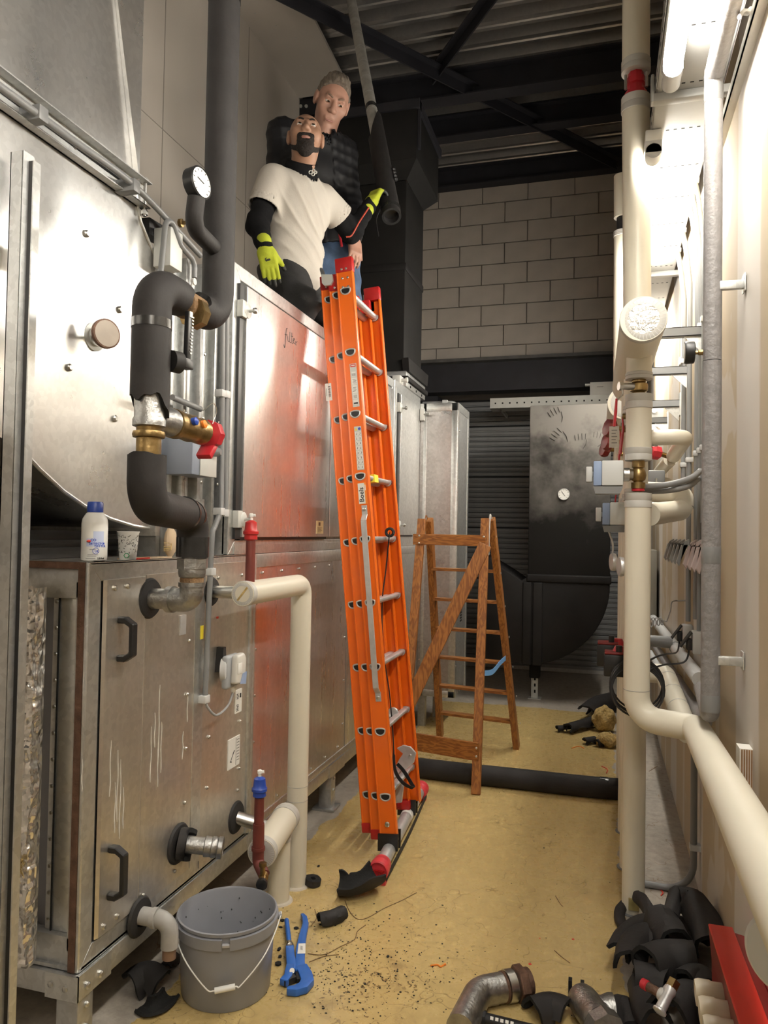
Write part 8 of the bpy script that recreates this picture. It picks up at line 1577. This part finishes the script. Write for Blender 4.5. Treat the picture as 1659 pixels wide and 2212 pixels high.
q = H(1300, 2175, .05); t = thing('check_valve', 'loose grey cast valve body with black clip on the floor, bottom edge', 'fitting', (q.x, q.y, 0)); a, b = H(1252, 2150, .05), H(1292, 2205, .052); dd = (b - a).normalized()
MB().lathe([(.03, -.012), (.036, 0), (.044, .006), (.05, .03), (.052, .07), (.05, .11), (.054, .12), (.054, .15), (.04, .152)], a, dd, 30).build('body', M['steel_rough'], t); sd_d = (dd.cross(V((0, 0, 1))) * 1).normalized(); sd_d = sd_d if sd_d.x > 0 else -sd_d
MB().lathe([(.04, 0), (.042, .04), (.05, .062), (.05, .075), (.042, .078), (.036, .05), (0, .05)], a + dd * .075, (sd_d + dd * .25), 28).build('side_outlet', M['steel_rough'], t); MB().tube([a + dd * .155, a + dd * .2], .06, 8).build('hex_end', M['steel_rough'], t, ang=20)
ck = MB(); ck.obox(a - dd * .02 + V((-.022, 0, .012)), V((.006, 0, 0)), V((0, .012, 0)), V((0, 0, .026))); ck.obox(a - dd * .018 + V((.016, 0, .02)), V((.006, 0, 0)), V((0, .01, 0)), V((0, 0, .018))); ck.obox(a - dd * .012, V((.03, 0, 0)), V((0, .006, 0)), V((0, 0, .012))); ck.build('black_clip', M['black'], t, ang=20); text('12', .016, a + dd * .05 + V((.0, -.038, .034)), dd, V((.4, .2, .9)), M['steel'], t)
a, b = H(1030, 2197, .03), H(1130, 2222, .03); t = thing('black_tool', 'black tool handle with white print poking in at the bottom edge', 'tool', (a.x, a.y, .0)); dd = (b - a).normalized(); MB().tube([a, a + dd * .19], .019, 16).build('handle', M['black'], t); MB().tube([a - dd * .005, a + dd * .03], .024, 8).build('collar', M['black'], t, ang=20)
for k in range(5): MB().obox(a + dd * (.05 + .016 * k) + V((0, -.012, .0155)), dd * .005, V((.0, .003, .0035)), V((0, -.0006, .0006))).build('printed_mark', M['paper'], t, ang=0)
# chrome valve with red capped stem on the heap
a, b, c = H(1385, 2122, .20), H(1432, 2150, .20), H(1451, 2112, .235); t = thing('ball_valve', 'chrome valve with brass end and red tipped rusty stem lying on foam heap', 'fitting', (b.x, b.y, .16)); d1_ = (b - a).normalized(); MB().lathe([(.008, 0), (.015, .004), (.016, .022), (.012, .026)], a, d1_, 16).build('red_tip', M['redlever'], t); MB().lathe([(.013, 0), (.014, .005), (.013, .01), (.014, .05), (.011, .07)], a + d1_ * .024, d1_, 16).build('rusty_stem', M['rust'], t)
d2_ = (c - b).normalized(); b2 = b + d1_ * .012 - d2_ * .05; MB().lathe([(.015, 0), (.02, .003), (.02, .008), (.016, .012), (.016, .06), (.02, .07), (.018, .08)], b2, d2_, 20).build('chrome_body', M['alu'], t); MB().tube([b2 + d2_ * .078, b2 + d2_ * .105], .019, 6).build('brass_nut', M['brass'], t, ang=20); MB().lathe([(.018, 0), (.019, .004), (.013, .016)], b2 + d2_ * .05 - d1_ * .022, d1_, 16).build('neck_ring', M['cream_tape'], t)
# red housing with cream knobs
p0, p1 = H(1556, 1998, .42), H(1628, 2205, .46); t = thing('red_housing', 'red enamelled steel housing with cream ribbed knobs at the lower right edge', 'housing', (.3, 1.9, 0)); L_ = V((p1.x - p0.x, p1.y - p0.y, p1.z - p0.z)); dd = L_.normalized(); Lx = V((dd.x, dd.y, 0)).normalized(); sx = Lx.cross(V((0, 0, 1))); sx = sx if sx.x > 0 else -sx
ln = .62; b_ = MB()
MB().prism([(-.034, 0), (.034, 0), (.034, -.012), (-.026, -.012), (-.034, -.008)], p0, sx, V((0, 0, 1)), dd * ln).build('top_channel', M['redpaint'], t, bevel=.005, seg=3)
MB().prism([(-.033, -.01), (.03, -.012), (.03, -.4), (-.018, -.4), (-.024, -.1)], p0 + dd * .004, sx, V((0, 0, 1)), dd * (ln - .01)).build('side_panel', M['darkred'], t, ang=0)
for k in (0, 1): MB().prism([(.036 + .034 * k, -.014 - .012 * k), (.068 + .034 * k, -.02 - .012 * k), (.069 + .034 * k, -.06), (.034 + .034 * k, -.06)], p0 + dd * .0, sx, V((0, 0, 1)), dd * ln).build('stepped_cover', M['darkred'], t, bevel=.006, seg=2)
MB().lathe([(.012, 0), (.014, .01), (.008, .02), (0, .021)], p0 + sx * .09 + dd * .02 + V((0, 0, -.03)), (0, 0, 1), 12).build('pin', M['steel'], t)
for k, (u, v) in enumerate(((1538, 2122), (1546, 2162), (1552, 2200))):
    o = p0 + dd * (.255 + .092 * k) - sx * .02 + V((0, 0, -.085)); ax = (-sx + V((0, 0, -.05))).normalized()
    kn = MB(); pr = []; 
    for (r, h) in ((.026, 0), (.03, .006), (.031, .034), (.0335, .038), (.0345, .066), (.031, .076), (0, .078)): pr.append((r, h))
    kn.lathe(pr, o, ax, 24)
    vs = []; fx_, fy_, dx_ = frame(ax)
    for p in kn.v: q = V(p) - o; h = q.dot(ax); rad = q - ax * h; a = math.atan2(rad.dot(fy_), rad.dot(fx_)); g = 1 - (.09 * max(0, math.cos(4 * a)) if h > .037 else 0); vs.append(tuple(o + ax * h + rad * g))
    kn.v = vs; kn.build('cream_knob', mat('cream_knob_plastic', (.72, .66, .52), .35) if k == 0 else bpy.data.materials['cream_knob_plastic'], t, ang=50)
# small litter: crumbs, hairs, chips
cr_m = MB(); rg = np.random.default_rng(12)
def crumb(u, v, s):
    p = Q(u, v, 0)
    if p.x < -1.28: return
    cr_m.ball(p + V((0, 0, s * .3)), s, 6, (rg.uniform(.6, 1.6), rg.uniform(.6, 1.6), .45))
for u, v, s in ((688, 1872, .008), (692, 1998, .007), (610, 1990, .012), (606, 2004, .008), (640, 2006, .008), (603, 2052, .012), (605, 2068, .011), (601, 2084, .014), (838, 2067, .006), (888, 2130, .003), (1175, 1832, .004)): crumb(u, v, s)
for k in range(520):
    u, v = rg.normal(760, 100), rg.normal(2090, 60)
    if 590 < u < 670 and v > 1980 or v > 2205 or v < 1930: continue
    crumb(u, v, rg.uniform(.0012, .0035))
for k in range(120): crumb(rg.uniform(680, 1340), rg.uniform(1650, 2205), rg.uniform(.001, .0025))
tag(cr_m.build('foam_crumb', M['foam_blk'], loc=(-.7, 2.6, 0)), 'scattered tiny black foam crumbs on the yellow floor', 'crumbs', kind='stuff')
hr = MB()
for pts in ([(745, 1945), (755, 1968), (772, 1985), (795, 1982), (830, 1962), (868, 1945), (900, 1928)], [(665, 2060), (700, 2062), (735, 2045), (765, 2030), (772, 2012), (790, 1998)], [(668, 2078), (700, 2066), (732, 2062)], [(1198, 2053), (1212, 2066), (1231, 2080)], [(1200, 1935), (1210, 1952), (1216, 1958)], [(672, 2000), (684, 1982), (680, 1964)], [(1402, 1666), (1412, 1660), (1420, 1655)]): hr.tube(spline([Q(u, v, .0015) for u, v in pts], 5), .0016, 5)
tag(hr.build('dry_strand', M['brown_tape'], loc=(-.6, 2.8, 0)), 'thin dark strands and scratches lying on the floor', 'strands', kind='stuff')
for k, (pts, lb) in enumerate((([(930, 2086), (945, 2084), (952, 2088), (962, 2082)], 'orange plastic thread on the yellow floor right of wrench'), ([(1425, 1920), (1432, 1928), (1428, 1934)], 'red and green wire scrap lying behind the near foam heap'), ([(1235, 1616), (1250, 1612), (1262, 1616)], 'orange strip on the yellow floor before the far heap'), ([(1300, 1655), (1312, 1662), (1310, 1670)], 'red thread on the floor near the foam tube elbow'))): tag(MB().tube(spline([Q(u, v, .003) for u, v in pts], 5), .003, 6).build('wire_scrap', M['orangeink' if k % 2 == 0 else 'inkred']), lb, 'scrap', 'coloured scraps on the floor')
rd = MB()
for u, v, r in ((1145, 2083, .006), (1238, 2029, .005), (962, 2085, .003), (1166, 2027, .003)): rd.lathe([(r, 0), (r, .001), (0, .0012)], Q(u, v, 0), (0, 0, 1), 10)
tag(rd.build('red_spot', M['inkred'], loc=(-.3, 2.6, 0)), 'small dried red paint drops on the yellow floor', 'paint drops', kind='stuff')
